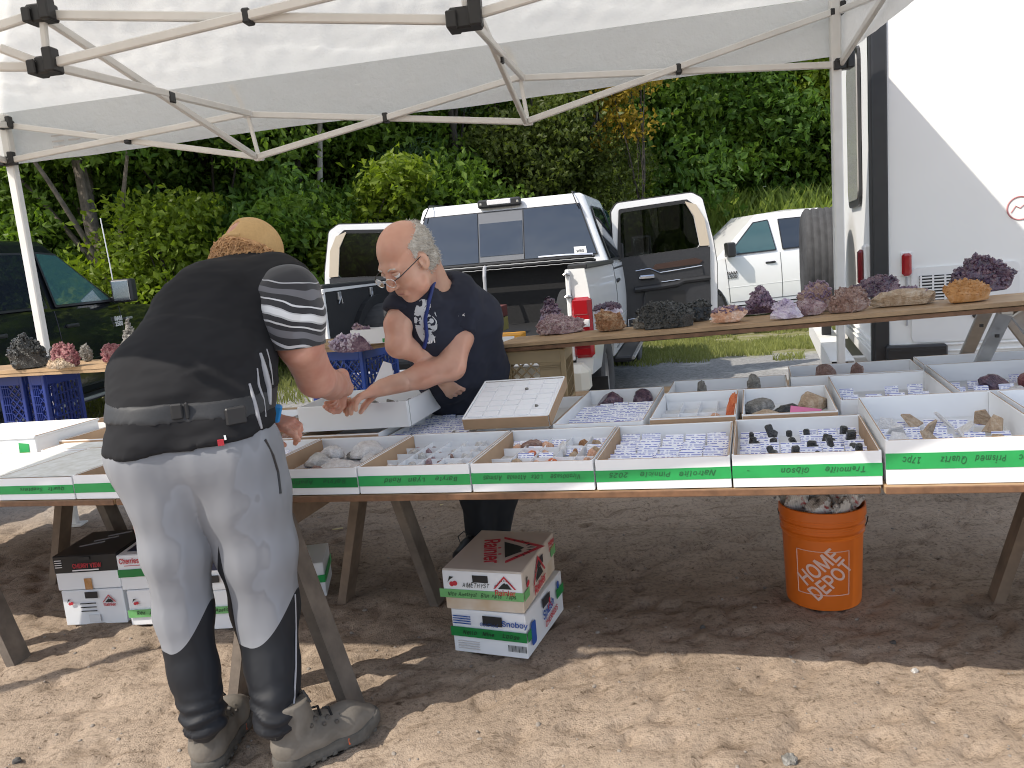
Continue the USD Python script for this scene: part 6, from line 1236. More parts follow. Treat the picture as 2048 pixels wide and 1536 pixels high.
# ------------------------------------------------------------------ people: smooth bodies meshed from blended bones
from scipy import sparse
class Blob:
    def __init__(s, h, k=.02): s.h, s.k, s.p = h, k, []
    def seg(s, a, b, ra, rb=None, k=None, sub=False): s.p.append(('s', np.asarray(a, float), np.asarray(b, float), ra, ra if rb is None else rb, s.k if k is None else k, sub)); return s
    def chain(s, pts, rs, k=None):
        for i in range(len(pts) - 1): s.seg(pts[i], pts[i + 1], rs[i], rs[i + 1], k)
        return s
    def ell(s, c, r, R=None, k=None, sub=False): s.p.append(('e', np.asarray(c, float), np.asarray(r, float), np.eye(3) if R is None else np.asarray(R, float), None, s.k if k is None else k, sub)); return s
    def grow(s, d, h=None, k=None):
        o = Blob(h or s.h, k or s.k)
        for q in s.p: o.p.append(q if q[6] else ((q[0], q[1], q[2], q[3] + d, q[4] + d, *q[5:]) if q[0] == 's' else (q[0], q[1], q[2] + d, *q[3:])))
        return o
    def field(s, cut=None):
        lo, hi = np.full(3, 1e9), np.full(3, -1e9)
        for q in s.p:
            if q[6]: continue
            pts = np.array([q[1] - q[3], q[1] + q[3], q[2] - q[4], q[2] + q[4]]) if q[0] == 's' else np.array([q[1] - q[2].max(), q[1] + q[2].max()])
            lo, hi = np.minimum(lo, pts.min(0)), np.maximum(hi, pts.max(0))
        lo -= s.k + 3 * s.h; hi += s.k + 3 * s.h; n = np.ceil((hi - lo) / s.h).astype(int) + 1
        ax = [lo[i] + s.h * np.arange(n[i]) for i in range(3)]; D = np.full(n, .5)
        for q in s.p:
            mg = .05 + q[5]
            if q[0] == 's': a, b = np.minimum(q[1] - q[3], q[2] - q[4]) - mg, np.maximum(q[1] + q[3], q[2] + q[4]) + mg
            else: a, b = q[1] - q[2].max() - mg, q[1] + q[2].max() + mg
            i0 = np.clip(((a - lo) / s.h).astype(int), 0, n - 1); i1 = np.clip(((b - lo) / s.h).astype(int) + 2, 1, n)
            if (i1 <= i0).any(): continue
            g = np.stack(np.meshgrid(*[ax[k][i0[k]:i1[k]] for k in range(3)], indexing='ij'), -1)
            if q[0] == 's':
                ba = q[2] - q[1]; L = max(ba @ ba, 1e-12); h = np.clip(((g - q[1]) @ ba) / L, 0, 1); d = np.linalg.norm(g - q[1] - h[..., None] * ba, axis=-1) - (q[3] + (q[4] - q[3]) * h)
            else:
                l = (g - q[1]) @ q[3]; k0 = np.linalg.norm(l / q[2], axis=-1); k1 = np.linalg.norm(l / q[2] ** 2, axis=-1) + 1e-9; d = k0 * (k0 - 1) / k1
            sl = tuple(slice(i0[k], i1[k]) for k in range(3)); c = D[sl]; k = max(q[5], 1e-4)
            if q[6]: hh = np.clip(.5 - .5 * (c + d) / k, 0, 1); D[sl] = c * (1 - hh) - d * hh + k * hh * (1 - hh)
            else: hh = np.clip(.5 + .5 * (c - d) / k, 0, 1); D[sl] = c * (1 - hh) + d * hh - k * hh * (1 - hh)
        if cut is not None: D = np.maximum(D, cut(np.stack(np.meshgrid(*ax, indexing='ij'), -1)))
        return D, lo
    def mesh(s, cut=None, relax=1):
        D, lo = s.field(cut); ins = D < 0; n = np.array(D.shape)
        cor = [(a, b, c) for a in (0, 1) for b in (0, 1) for c in (0, 1)]; sl = lambda o: tuple(slice(o[k], n[k] - 1 + o[k]) for k in range(3))
        cnt = sum(ins[sl(o)].astype(np.int8) for o in cor); act = (cnt > 0) & (cnt < 8); idx = np.full(act.shape, -1); cell = np.argwhere(act); idx[act] = np.arange(len(cell))
        acc = np.zeros((len(cell), 3)); w = np.zeros(len(cell))
        for i, a in enumerate(cor):
            for b in cor[i + 1:]:
                if sum(abs(a[k] - b[k]) for k in range(3)) != 1: continue
                da = D[tuple((cell + a).T)]; db = D[tuple((cell + b).T)]; x = (da < 0) != (db < 0); t = np.where(x, da / np.where(x, da - db, 1), 0)
                acc += np.where(x[:, None], np.array(a) + t[:, None] * (np.array(b) - np.array(a)), 0); w += x
        v = lo + (cell + acc / w[:, None]) * s.h; F_ = []
        for ax_ in range(3):
            o1, o2 = [k for k in range(3) if k != ax_]; e = np.eye(3, dtype=int)
            a = ins[tuple(slice(0 if k == ax_ else 1, n[k] - 1) for k in range(3))]; b = ins[tuple(slice(1 if k == ax_ else 1, n[k] if k == ax_ else n[k] - 1) for k in range(3))]
            ch = np.argwhere(a != b); base = ch + np.array([0 if k == ax_ else 1 for k in range(3)]); pos = a[tuple(ch.T)]
            q = np.stack([idx[tuple((base - e[o1] * i - e[o2] * j).T)] for i, j in ((1, 1), (0, 1), (0, 0), (1, 0))], 1); ok = (q >= 0).all(1); q, pos = q[ok], pos[ok]
            fl = pos if ax_ != 1 else ~pos; q = np.where(fl[:, None], q, q[:, ::-1]); F_ += [q[:, [0, 1, 2]], q[:, [0, 2, 3]]]
        f = np.vstack(F_); m = trimesh.Trimesh(v, f, process=False)
        if relax:
            e = np.vstack([f[:, [0, 1]], f[:, [1, 2]], f[:, [2, 0]]]); e = np.unique(np.sort(e, 1), axis=0); A = sparse.coo_matrix((np.ones(2 * len(e)), (np.r_[e[:, 0], e[:, 1]], np.r_[e[:, 1], e[:, 0]])), shape=(len(v), len(v))).tocsr(); dg = np.maximum(np.asarray(A.sum(1)), 1)
            for it in range(7 * relax):
                for lam in (.5, -.52): v = v + lam * (A @ v / dg - v)
        return v, f
def vnorm(v, f): return meshkit.arrays(trimesh.Trimesh(v, f, process=False), True)[2]
def folds(v, f, amp, scale, seed, aniso=(1, 1, 1)):
    n = vnorm(v, f); w = meshkit.fbm(v * scale * np.asarray(aniso), 3, seed); w2 = meshkit.fbm(v * scale * np.asarray(aniso) * 2.3 + 7, 2, seed + 4)
    return v + n * ((1 - np.abs(2 * w - 1) * 2) * amp + (w2 - .5) * amp * .8)[:, None], f
def join(*ms):
    mb = MB()
    for m in ms: mb.mesh(m)
    return mb
def hand(bl, wrist, d, palm, curl=(.5, .6, .4), thumb=1, s=1., spread=.12, splay=None):
    """a palm with five separate fingers of unequal length, d = towards the knuckles, palm = out of the palm, thumb = side"""
    d = unit(d); palm = np.asarray(palm, float); palm = unit(palm - d * (palm @ d)); x = np.cross(d, palm) * thumb     # x: towards the thumb side
    W = lambda a, b, c=0: np.asarray(wrist) + s * (x * a + d * b + palm * c)
    for a, w in ((.026, .013), (.009, .0135), (-.009, .013), (-.026, .012)): bl.seg(W(a * .55, .012), W(a, .085), .015 * s, w * .92 * s, .012 * s)
    bl.seg(W(0, -.03), W(0, .03), .024 * s, .022 * s, .02 * s)
    for i, (a, L, r) in enumerate(((.029, .070, .0100), (.0098, .078, .0104), (-.0098, .072, .0100), (-.028, .057, .0090))):
        c = curl[i] if len(curl) == 4 else curl[0] * (1 + .06 * i); an = 0; p = W(a, .086); dirx = x * (spread * (1.5 - i) / 1.5)
        q = [p]; 
        for seg_, fr in enumerate((.45, .31, .24)):
            an += c * (.75 if seg_ == 0 else 1.0); u = unit(d * math.cos(an) + palm * math.sin(an) + dirx * (.8 if seg_ == 0 else .3)); q.append(q[-1] + u * L * fr * s)
        bl.chain(q, [r * 1.05 * s, r * s, r * .92 * s, r * .78 * s], .004 * s)
    tb = [W(.020, .022, .008), W(.044, .050, .020), W(.050, .078, .036), W(.044, .098, .050)]; bl.chain(tb, [.014 * s, .0115 * s, .0098 * s, .008 * s], .008 * s)
MATS['skin'] = None
mat('skin', (.56, .30, .22), .48, noise=(14, .2, 5), col2=(.46, .205, .145), bump=(160, .15, .001), sss=.18)
mat('pink_skin', (.58, .335, .24), .45, noise=(9, .2, 5), col2=(.51, .25, .17), bump=(160, .15, .001), sss=.18)
mat('grey_hair', (.60, .56, .50), .65, noise=(90, .25)); mat('brown_hair', (.60, .34, .15), .5, noise=(60, .6), col2=(.30, .145, .055)); mat('tan_cap', (.52, .33, .14), .75, noise=(120, .12)); mat('lips', (.40, .16, .13), .5)
mat('eye_white', (.75, .72, .70), .2); mat('iris', (.05, .06, .08), .15); mat('black_knit', (.017, .017, .019), .85, noise=(9, .25), bump=(260, .2, .001), spec=.2); mat('belt_web', (.020, .021, .024), .6, noise=(200, .3)); mat('navy_cotton', (.011, .013, .026), .85, bump=(220, .2, .001)); mat('black_denim', (.014, .016, .021), .85, bump=(200, .25, .001))
mat('boot_suede', (.17, .15, .125), .8, noise=(12, .35), bump=(120, .4, .002)); mat('boot_sole', (.10, .092, .08), .85, noise=(30, .4)); mat('boot_mesh', (.085, .075, .065), .85, bump=(200, .5, .002)); mat('orange_loop', (.55, .09, .02), .6); mat('shoe_black', (.012, .012, .013), .5)

# ---- the customer, seen from behind, bending over the table
PH = P
cp = dict(pel=PH(385, 915, 2.20), hL=PH(312, 930, 2.20), hR=PH(468, 935, 2.23), kL=PH(362, 1215, 2.20), kR=PH(533, 1225, 2.26), aL=PH(410, 1440, 2.115), aR=PH(553, 1440, 2.12))
base = V(*cp['pel'][:2], 0)
cust = thing('person', 'person in a black striped shirt and grey trousers bending over the table, seen from behind', 'person', base)
def up(q, dz): return q + V(0, 0, dz)
torso = Blob(.0085, .05)
torso.chain([PH(326, 890, 2.20), PH(326, 760, 2.28), PH(392, 640, 2.46), PH(432, 592, 2.58)], [.120, .124, .106, .084])
torso.chain([PH(445, 890, 2.22), PH(448, 760, 2.31), PH(482, 650, 2.48), PH(548, 580, 2.57)], [.124, .126, .112, .090])
torso.seg(PH(432, 592, 2.58), PH(560, 578, 2.56), .088, .092).seg(PH(380, 800, 2.25), PH(440, 620, 2.50), .15, .14).ell(PH(436, 800, 2.40), (.135, .15, .17)).seg(PH(486, 575, 2.62), PH(500, 535, 2.68), .085, .07)
arm_up = [PH(584, 612, 2.47), PH(601, 690, 2.44), PH(632, 757, 2.58)]; arm_lo = [PH(632, 757, 2.58), PH(664, 770, 2.76), PH(690, 776, 2.86)]
skin = Blob(.009, .03)
skin.chain(arm_up, [.070, .066, .060], .02).chain(arm_lo, [.060, .050, .032], .02)
skin.chain([PH(385, 640, 2.66), PH(425, 770, 2.66), PH(530, 838, 2.55)], [.06, .05, .03])
for q in torso.grow(-.025).p: skin.p.append(q)
skin.chain([cp['hL'], cp['kL'], cp['aL']], [.10, .06, .04]).chain([cp['hR'], cp['kR'], cp['aR']], [.10, .06, .04])
hc = PH(505, 519, 2.735); hf = unit(V(.35, .80, -.55)); hx = unit(np.cross(hf, V(0, 0, 1))); hu = np.cross(hx, hf); RH = np.stack([hx, hf, hu], 1)
skin.seg(PH(495, 560, 2.64), hc, .062, .065)
def head(bl, c, R, s=1.):
    W = lambda x, y, z_: np.asarray(c) + R @ (V(x, y, z_) * s); e = lambda x, y, z_, r, k=.02, sub=False: bl.ell(W(x, y, z_), V(*r) * s, R, k * s, sub)
    e(0, -.014, .036, (.077, .100, .090)); e(0, .022, -.045, (.062, .070, .084), .03); e(0, .062, -.112, (.030, .026, .022), .03); bl.seg(W(-.045, .03, -.085), W(.045, .03, -.085), .028 * s, .028 * s, .03 * s)
    bl.seg(W(-.034, .080, .020), W(.034, .080, .020), .013 * s, .013 * s, .018 * s); bl.seg(W(0, .090, .006), W(0, .113, -.036), .0085 * s, .0135 * s, .012 * s)
    for q in (-1, 1):
        e(q * .013, .100, -.042, (.010, .011, .008), .008); e(q * .042, .056, -.040, (.024, .022, .024), .03); e(q * .033, .096, -.004, (.019, .016, .014), .012, True)
        e(q * .079, -.010, -.012, (.009, .021, .032), .008); e(q * .086, .0, -.012, (.006, .010, .018), .006, True); e(q * .074, -.004, -.036, (.008, .010, .012), .006)
    bl.seg(W(-.022, .084, -.071), W(.022, .084, -.071), .0075 * s, .0075 * s, .008 * s); bl.seg(W(-.020, .083, -.082), W(.020, .083, -.082), .008 * s, .008 * s, .008 * s); bl.seg(W(-.026, .098, -.0765), W(.026, .098, -.0765), .0035 * s, .0035 * s, .004 * s, True)
hb_ = Blob(.0045, .02); head(hb_, hc, RH)
hd = Blob(.0034, .01); hand(hd, PH(684, 764, 2.83), PH(686, 806, 2.88) - PH(686, 768, 2.83), unit(V(-.95, -.1, -.3)), (.62, .72, .82, .9), 1, 1.05)
hd.seg(PH(660, 766, 2.75), PH(684, 766, 2.84), .047, .029, .02)
hl_ = Blob(.0034, .01); hand(hl_, PH(533, 838, 2.535), PH(575, 848, 2.50) - PH(533, 838, 2.535), unit(V(.2, .2, -1)), (.25, .75, .85, .9), -1)
hl_.seg(PH(515, 832, 2.56), PH(533, 838, 2.535), .034, .026, .02)
obj('body', join(skin.mesh(), hb_.mesh(), hd.mesh(), hl_.mesh()), 'skin', cust, smooth=True)
# shirt: black knit back, striped sleeve and side panel
x_seam = PH(545, 640, 2.45)
MATS['striped_knit'] = usdkit.material(stage, '/World/Looks/striped_knit', {
    'g': ('geometry', {}), 'x': ('separate_xyz', {}), 'n': ('noise_texture', {'scale': 9., 'detail': 1.}), 'nm': ('math', {'math_type': 'multiply_add', 'value2': .05, 'value3': -.025}), 'tx': ('math', {'math_type': 'multiply_add', 'value2': .22}), 'ad': ('math', {'math_type': 'add'}),
    'mr': ('map_range', {'from_min': 1.10, 'from_max': 1.42, 'to_min': 0., 'to_max': 1.}),
    'r': ('rgb_ramp', {'interpolate': False, 'ramp': [(0, (.022, .022, .026)), (.0, (.022, .022, .026)), (.18, (.50, .50, .52)), (.205, (.02, .02, .024)), (.27, (.14, .14, .155)), (.335, (.02, .02, .024)), (.38, (.55, .55, .56)), (.40, (.02, .02, .024)), (.455, (.46, .47, .48)), (.475, (.70, .71, .72)), (.545, (.50, .50, .52)), (.56, (.02, .02, .024)), (.625, (.60, .60, .62)), (.64, (.02, .02, .024)), (.70, (.13, .13, .145)), (.765, (.02, .02, .024)), (.83, (.40, .40, .42)), (.842, (.022, .022, .026)), (1, (.022, .022, .026))]}),
    'p': ('principled_bsdf', {'roughness': .8, 'sheen_weight': .2})},
    [('g.position', 'x.vector'), ('g.position', 'n.vector'), ('n.fac', 'nm.value1'), ('x.x', 'tx.value1'), ('x.z', 'tx.value3'), ('tx.value', 'ad.value1'), ('nm.value', 'ad.value2'), ('ad.value', 'mr.value'), ('mr.result', 'r.fac'), ('r.color', 'p.base_color')], surface='p.BSDF')
sx0 = float(PH(600, 700, 2.40)[0]); zr0, zr1 = float(PH(600, 692, 2.38)[2]) + .22 * sx0, float(PH(600, 535, 2.38)[2]) + .22 * sx0
UsdShade.Shader.Get(stage, '/World/Looks/striped_knit/mr').GetInput('from_min').Set(zr0 - .055); UsdShade.Shader.Get(stage, '/World/Looks/striped_knit/mr').GetInput('from_max').Set(zr1 + .01)
hemp = PH(375, 899, 2.1)
sh = torso.grow(.006); sh.seg(PH(320, 900, 2.19), PH(322, 850, 2.2), .136, .128).seg(PH(448, 893, 2.21), PH(448, 860, 2.22), .140, .130).seg(PH(548, 580, 2.55), PH(566, 582, 2.49), .085, .078)
hz = float(hemp[2]) + .008; shv, shf = sh.mesh(lambda g: (hz + .012 * np.clip((g[..., 0] + .85) / .2, -1, 1)) - g[..., 2]); shv, shf = folds(shv, shf, .006, 5.5, 3, (1, 1, 1.6)); shv, shf = folds(shv, shf, .003, 13, 5, (.6, .6, 1.5))
mat('side_stripe', (.34, .34, .36), .8)
shirt = obj('shirt', (shv, shf), 'black_knit', cust, smooth=True)
sl = Blob(.006, .03); sl.chain([PH(556, 588, 2.49), PH(580, 590, 2.46), PH(590, 634, 2.435), PH(598, 695, 2.44)], [.080, .084, .086, .082]); ea = unit(PH(600, 700, 2.44) - PH(585, 590, 2.44)); he = PH(598, 692, 2.44)
slv, slf = sl.mesh(lambda g: (g - he) @ ea); slv, slf = folds(slv, slf, .004, 9, 6); obj('sleeve', (slv, slf), 'striped_knit', cust, smooth=True)
# wavy stripes down the side of the shirt front
shn = vnorm(shv, shf)
def onmesh(px, py, vs, ns, off=.002):
    r = ray(px, py); d = vs - CAM; t_ = d @ r / (r @ r); e = np.linalg.norm(d - t_[:, None] * r, axis=1); k = np.where(e < .012)[0]
    if len(k) == 0: k = np.array([np.argmin(e)])
    j = k[np.argmin(t_[k])]; return vs[j] + ns[j] * off, ns[j]
for pts, w in (([(528, 704), (535, 740), (545, 775), (548, 810)], .010), ([(520, 735), (524, 765), (533, 800), (540, 835)], .004), ([(541, 700), (548, 735), (552, 770)], .004), ([(506, 765), (512, 800), (522, 830), (530, 856)], .007)):
    q = [onmesh(*p, shv, shn, .0005)[0] for p in pts]; s = np.linspace(0, len(q) - 1, 24); qq = np.stack([np.interp(s, range(len(q)), np.array(q)[:, k]) for k in range(3)], 1); m = MB(); m.tube(qq, w * (.4 + .6 * np.sin(np.linspace(.2, 2.9, 24))), 6); obj('shirt_stripe', m, 'side_stripe', shirt, smooth=True)
bz0, bz1 = float(PH(375, 850, 2.06)[2]), float(PH(375, 808, 2.06)[2]); tl_ = .04
bl = sh.grow(.007, .0085); bv, bf = bl.mesh(lambda g: np.maximum(bz0 - tl_ * (g[..., 0] + .9) - g[..., 2], g[..., 2] - (bz1 - tl_ * (g[..., 0] + .9)))); belt = obj('belt', (bv, bf), 'belt_web', cust, smooth=45); bn = vnorm(bv, bf)
for px, py, w, h in ((345, 821, .030, .042), (366, 822, .010, .046), (476, 829, .055, .048)):
    p, n_ = onmesh(px, py, bv, bn, .003); n_ = unit(n_ * [1, 1, .0]); m = MB(); m.box(p, (w, .012, h), basis(np.cross(V(0, 0, 1), n_), n_), .004); obj('buckle', m, 'black_plastic', belt)
p, n_ = onmesh(446, 878, shv, shn, .002); m = MB(); m.box(p, (.016, .003, .017), basis(np.cross(V(0, 0, 1), n_), n_)); lb_ = obj('hem_label', m, 'red_ink', shirt); p2, n_ = onmesh(455, 876, shv, shn, .002); m = MB(); m.box(p2, (.005, .003, .013), basis(np.cross(V(0, 0, 1), n_), n_)); obj('label_edge', m, 'card_white', lb_)
m = MB(); r_ = sh.grow(.0028, .0085); hv, hf_ = r_.mesh(lambda g: np.maximum((hz + .012 + .035 * np.clip((g[..., 0] + .85) / .2, -1, 1) * .6) - g[..., 2], g[..., 2] - (hz + .016 + .035 * np.clip((g[..., 0] + .85) / .2, -1, 1) * .6))); 
# trousers with dark knee panels
tro = Blob(.0085, .045)
tro.chain([PH(322, 905, 2.20), PH(336, 985, 2.19), PH(352, 1100, 2.19), PH(368, 1225, 2.19), PH(388, 1340, 2.16), PH(411, 1436, 2.12)], [.116, .104, .088, .073, .059, .055], .03)
tro.chain([PH(462, 905, 2.22), PH(486, 985, 2.23), PH(515, 1100, 2.25), PH(530, 1215, 2.26), PH(545, 1330, 2.2), PH(554, 1434, 2.12)], [.130, .122, .108, .092, .070, .056], .03)
tro.seg(PH(320, 905, 2.2), PH(450, 905, 2.22), .135, .135)
tv, tf = tro.mesh(lambda g: g[..., 2] - (hz + .06)); tv, tf = folds(tv, tf, .0075, 5.0, 13, (1.5, 1.5, .32)); tv, tf = folds(tv, tf, .0025, 12, 17, (1.1, 1.1, .16))
n_ = vnorm(tv, tf); zz = tv[:, 2]; ank = np.exp(-((zz - .17) / .06) ** 2); tv = tv + n_ * (ank * .007 * np.sin(zz * 150 + 9 * meshkit.noise(tv * 11)))[:, None]
xL, zL = PH(345, 1304, 2.12)[[0, 2]]; xR, zR = PH(500, 1300, 2.14)[[0, 2]]; xm = float(PH(458, 1280, 2.12)[0])
def mth(t_, **k): return ('math', {'math_type': t_, **k})
MATS['panel_cloth'] = usdkit.material(stage, '/World/Looks/panel_cloth', {
    'g': ('geometry', {}), 'x': ('separate_xyz', {}),
    'l0': mth('subtract', value2=float(xL)), 'l1': mth('maximum', value2=-.012), 'l2': mth('multiply'), 'l3': mth('multiply_add', value2=11., value3=float(zL)),
    'r0': mth('subtract', value2=float(xR)), 'r1': mth('maximum', value2=-.012), 'r2': mth('multiply'), 'r3': mth('multiply_add', value2=8.5, value3=float(zR)),
    'side': mth('greater_than', value2=xm), 'mf': ('mix_float', {}), 'below': mth('less_than'), 'n': ('noise_texture', {'scale': 5.}), 'rr': ('rgb_ramp', {'ramp': [(.3, (.195, .202, .22)), (.7, (.235, .243, .262))]}),
    'mx': ('mix', {'color2': (.010, .011, .014)}), 'p': ('principled_bsdf', {'roughness': .6, 'specular_ior_level': .3})},
    [('g.position', 'x.vector'), ('x.x', 'l0.value1'), ('l0.value', 'l1.value1'), ('l1.value', 'l2.value1'), ('l1.value', 'l2.value2'), ('l2.value', 'l3.value1'), ('x.x', 'r0.value1'), ('r0.value', 'r1.value1'), ('r1.value', 'r2.value1'), ('r1.value', 'r2.value2'), ('r2.value', 'r3.value1'),
     ('x.x', 'side.value1'), ('side.value', 'mf.fac'), ('l3.value', 'mf.a'), ('r3.value', 'mf.b'), ('x.z', 'below.value1'), ('mf.result', 'below.value2'), ('g.position', 'n.vector'), ('n.fac', 'rr.fac'), ('rr.color', 'mx.color1'), ('below.value', 'mx.fac'), ('mx.color', 'p.base_color')], surface='p.BSDF')
trs = obj('trousers', (tv, tf), 'panel_cloth', cust, smooth=True); tn_ = vnorm(tv, tf)
q = [onmesh(*p, tv, tn_, .001)[0] for p in ((538, 880), (553, 910), (562, 945), (568, 985))]; m = MB(); m.tube(q, .004, 6); obj('pocket_edge', m, 'dark_trim', trs)
q = [onmesh(*p, tv, tn_, .001)[0] for p in ((597, 1190), (598, 1260), (597, 1330), (594, 1400), (592, 1440))]; m = MB(); m.tube(q, .0028, 6); obj('piping', m, 'side_stripe', trs)
# boots
def boot(heel, d, sc, name='boot'):
    d = unit(d * [1, 1, 0]); x = np.cross(d, V(0, 0, 1)); R = np.stack([x, d, V(0, 0, 1)], 1); W = lambda a, b, c: heel + R @ (V(a, b, c) * sc)
    b = Blob(.0055, .03); b.chain([W(0, .045, .055), W(0, .12, .058), W(.004, .21, .050), W(.006, .265, .040)], [.044 * sc, .046 * sc, .046 * sc, .034 * sc]); b.chain([W(0, .055, .06), W(0, .062, .125), W(0, .060, .165)], [.046 * sc, .045 * sc, .050 * sc])
    v, f = b.mesh(lambda g: np.maximum(heel[2] + .022 * sc - g[..., 2], g[..., 2] - (heel[2] + .175 * sc))); bp = obj(name, (v, f), 'boot_suede', cust, smooth=True); nn = vnorm(v, f)
    so = Blob(.0055, .012); so.chain([W(0, .045, .018), W(0, .13, .018), W(.006, .22, .02), W(.008, .272, .032)], [.048 * sc, .046 * sc, .051 * sc, .036 * sc]); v2, f2 = so.mesh(lambda g: np.maximum(heel[2] - .004 - g[..., 2], g[..., 2] - (heel[2] + .034 * sc + .3 * np.maximum(0, ((g - heel) @ d) / sc - .22)))); obj('sole', (v2, f2), 'boot_sole', bp, smooth=40)
    for k in range(9): m = MB(); m.box(W(0, .02 + .032 * k, .002), (.098 * sc * (1 if k < 8 else .7), .016 * sc, .014 * sc), R, .003); obj('tread', m, 'boot_sole', bp)
    for k in range(4):
        m = MB(); m.tube([W(s_ * .046, .10 + .035 * k - .012 * abs(s_ - .5), .085 - .010 * k + .02 * s_) for s_ in (.95, .6)] + [W(.03, .115 + .035 * k, .115 - .012 * k)], .006 * sc, 6); obj('overlay', m, 'boot_mesh', bp, smooth=True)
        m = MB(); m.tube([W(-.026, .10 + .03 * k, .125 - .014 * k), W(0, .105 + .03 * k, .140 - .016 * k), W(.026, .10 + .03 * k, .125 - .014 * k)], .0035 * sc, 5); obj('lace', m, 'shoe_black', bp)
    m = MB(); m.tube([W(0, .085, .175), W(.03, .09, .20), W(.045, .10, .17), W(.01, .10, .165), W(-.02, .1, .19), W(-.035, .09, .165)], .003, 5); obj('lace_bow', m, 'shoe_black', bp)
    m = MB(); m.tube([W(-.006, .008, .165), W(-.008, -.006, .19), W(.004, -.004, .195), W(.008, .010, .165)], .004, 6); obj('pull_loop', m, 'orange_loop', bp)
    m = MB(); m.beam(W(-.028, .003, .108), W(.028, .003, .108), .004, .022, bev=.002); obj('heel_patch', m, 'boot_mesh', bp); m = MB(); m.box(W(.052, .20, .018), (.004, .03, .02), R); obj('sole_mark', m, 'orange_loop', bp)
    return bp
gl = G(418, 1548); boot(V(gl[0] - .01, gl[1] - .01, .004), V(.02, 1, 0), 1.08); gr = G(548, 1545); boot(V(gr[0] + .005, gr[1] - .0, .004), V(.78, .62, 0), 1.10)
# cap and curls
cap = Blob(.0045, .01); cap.ell(hc + RH @ V(0, -.010, .036), (.093, .112, .101), RH); cw_ = hc + RH @ V(0, -.03, -.004); cn = RH @ V(0, -.18, 1); op = hc + RH @ V(-.038, -.112, .062)
cv_, cf_ = cap.mesh(lambda g: np.maximum((cw_ - g) @ unit(cn), .040 - np.linalg.norm((g - op) @ RH / [1.25, 1, 1], axis=-1))); capo = obj('cap', (cv_, cf_), 'tan_cap', cust, smooth=40)
m = MB(); m.tube([hc + RH @ V(.090 * math.cos(a) * .98, -.010 + .108 * math.sin(a), .034 + .012 * math.sin(a)) for a in np.linspace(math.pi * 1.12, math.pi * 1.62, 14)], .008, 6); obj('cap_strap', m, 'tan_cap', capo, smooth=True)
bq = Blob(.006, .02); bq.ell(hc + RH @ V(0, .13, .035), (.072, .07, .010), RH); obj('cap_brim', bq.mesh(), 'tan_cap', capo, smooth=True)
rg = np.random.default_rng(31); m = MB(); hs = Blob(.007, .015); hs.ell(hc + RH @ V(0, -.030, -.012), (.098, .098, .084), RH); hv, hf2 = hs.mesh(lambda g: np.maximum((g - hc) @ RH[:, 2] - .012, (g - hc) @ RH[:, 1] - .03)); hv, hf2 = folds(hv, hf2, .006, 30, 3); m.add(hv, hf2)
for _ in range(520):
    a = rg.uniform(math.pi * .92, math.pi * 2.08); z_ = rg.uniform(-.090, .006); b0 = hc + RH @ V(.097 * math.cos(a), -.025 + .104 * math.sin(a) * .95, z_); o_ = RH @ unit(V(math.cos(a), math.sin(a), -.3)); w1 = rg.normal(size=3); w1 = unit(w1 - o_ * (w1 @ o_)); r_ = rg.uniform(.004, .013); ph = rg.uniform(0, 6)
    q = [b0 + o_ * (.004 + .022 * u * rg.uniform(.5, 1.1)) + (w1 * math.cos(ph + 6 * u) + np.cross(o_, w1) * math.sin(ph + 6 * u)) * r_ - V(0, 0, .02 * u * u) for u in np.linspace(0, 1, 7)]; m.tube(q, np.linspace(.0032, .0012, 7), 4)
obj('curly_hair', m, 'brown_hair', cust, smooth=True, kind='stuff')
p = PH(549, 826, 2.43); mat('tool_blue', (.02, .24, .60), .35); m = MB(); m.box(p, (.040, .022, .058), basis(V(.9, .2, -.3), V(0, 1, .1)), .006); bt_ = thing('blue_tool', 'small bright blue tool held in the left hand of the customer', 'tool', p); obj('tool_body', m, 'tool_blue', bt_)

# ---- the vendor, leaning over the table from behind
vb = PH(965, 1085, 3.80); vend = thing('person', 'bald person with glasses and a navy shirt leaning over the trays from behind the table', 'person', V(vb[0], vb[1], 0))
vh = PH(812, 519, 2.93); vf = unit(V(-.60, -.54, -.52)); vx = unit(np.cross(vf, V(.04, .02, 1))); vu = np.cross(vx, vf); vr_ = .10; VR = np.stack([vx, vf, vu], 1); VS = 1.06
vt = Blob(.0085, .045)
vt.chain([PH(945, 855, 3.60), PH(952, 740, 3.42), PH(938, 640, 3.24), PH(908, 595, 3.14)], [.120, .122, .115, .082]); vt.chain([PH(915, 835, 3.52), PH(896, 740, 3.32), PH(858, 650, 3.10), PH(835, 605, 3.02)], [.125, .125, .110, .080])
vt.seg(PH(908, 598, 3.14), PH(830, 602, 3.02), .085, .078).ell(PH(900, 720, 3.24), (.12, .13, .16)).seg(PH(930, 835, 3.56), PH(905, 650, 3.16), .125, .12)
aR_ = [PH(922, 618, 3.13), PH(915, 675, 3.08), PH(903, 733, 3.03)]; aRl = [PH(903, 733, 3.03), PH(845, 752, 2.99), PH(760, 778, 2.93)]
aL_ = [PH(812, 610, 3.0), PH(796, 650, 2.97), PH(797, 690, 2.95)]; aLl = [PH(797, 690, 2.95), PH(845, 708, 3.05), PH(885, 755, 3.12)]
vs = Blob(.0085, .02)
vs.chain(aR_, [.062, .058, .052]).chain(aRl, [.052, .047, .030]).chain(aL_, [.055, .050, .046]).chain(aLl, [.046, .040, .030])
for q_ in vt.grow(-.02).p: vs.p.append(q_)
vs.chain([PH(945, 870, 3.65), PH(965, 985, 3.76), PH(962, 1075, 3.80)], [.085, .06, .04]).chain([PH(985, 870, 3.72), PH(1000, 985, 3.86), PH(990, 1075, 3.92)], [.085, .06, .04])
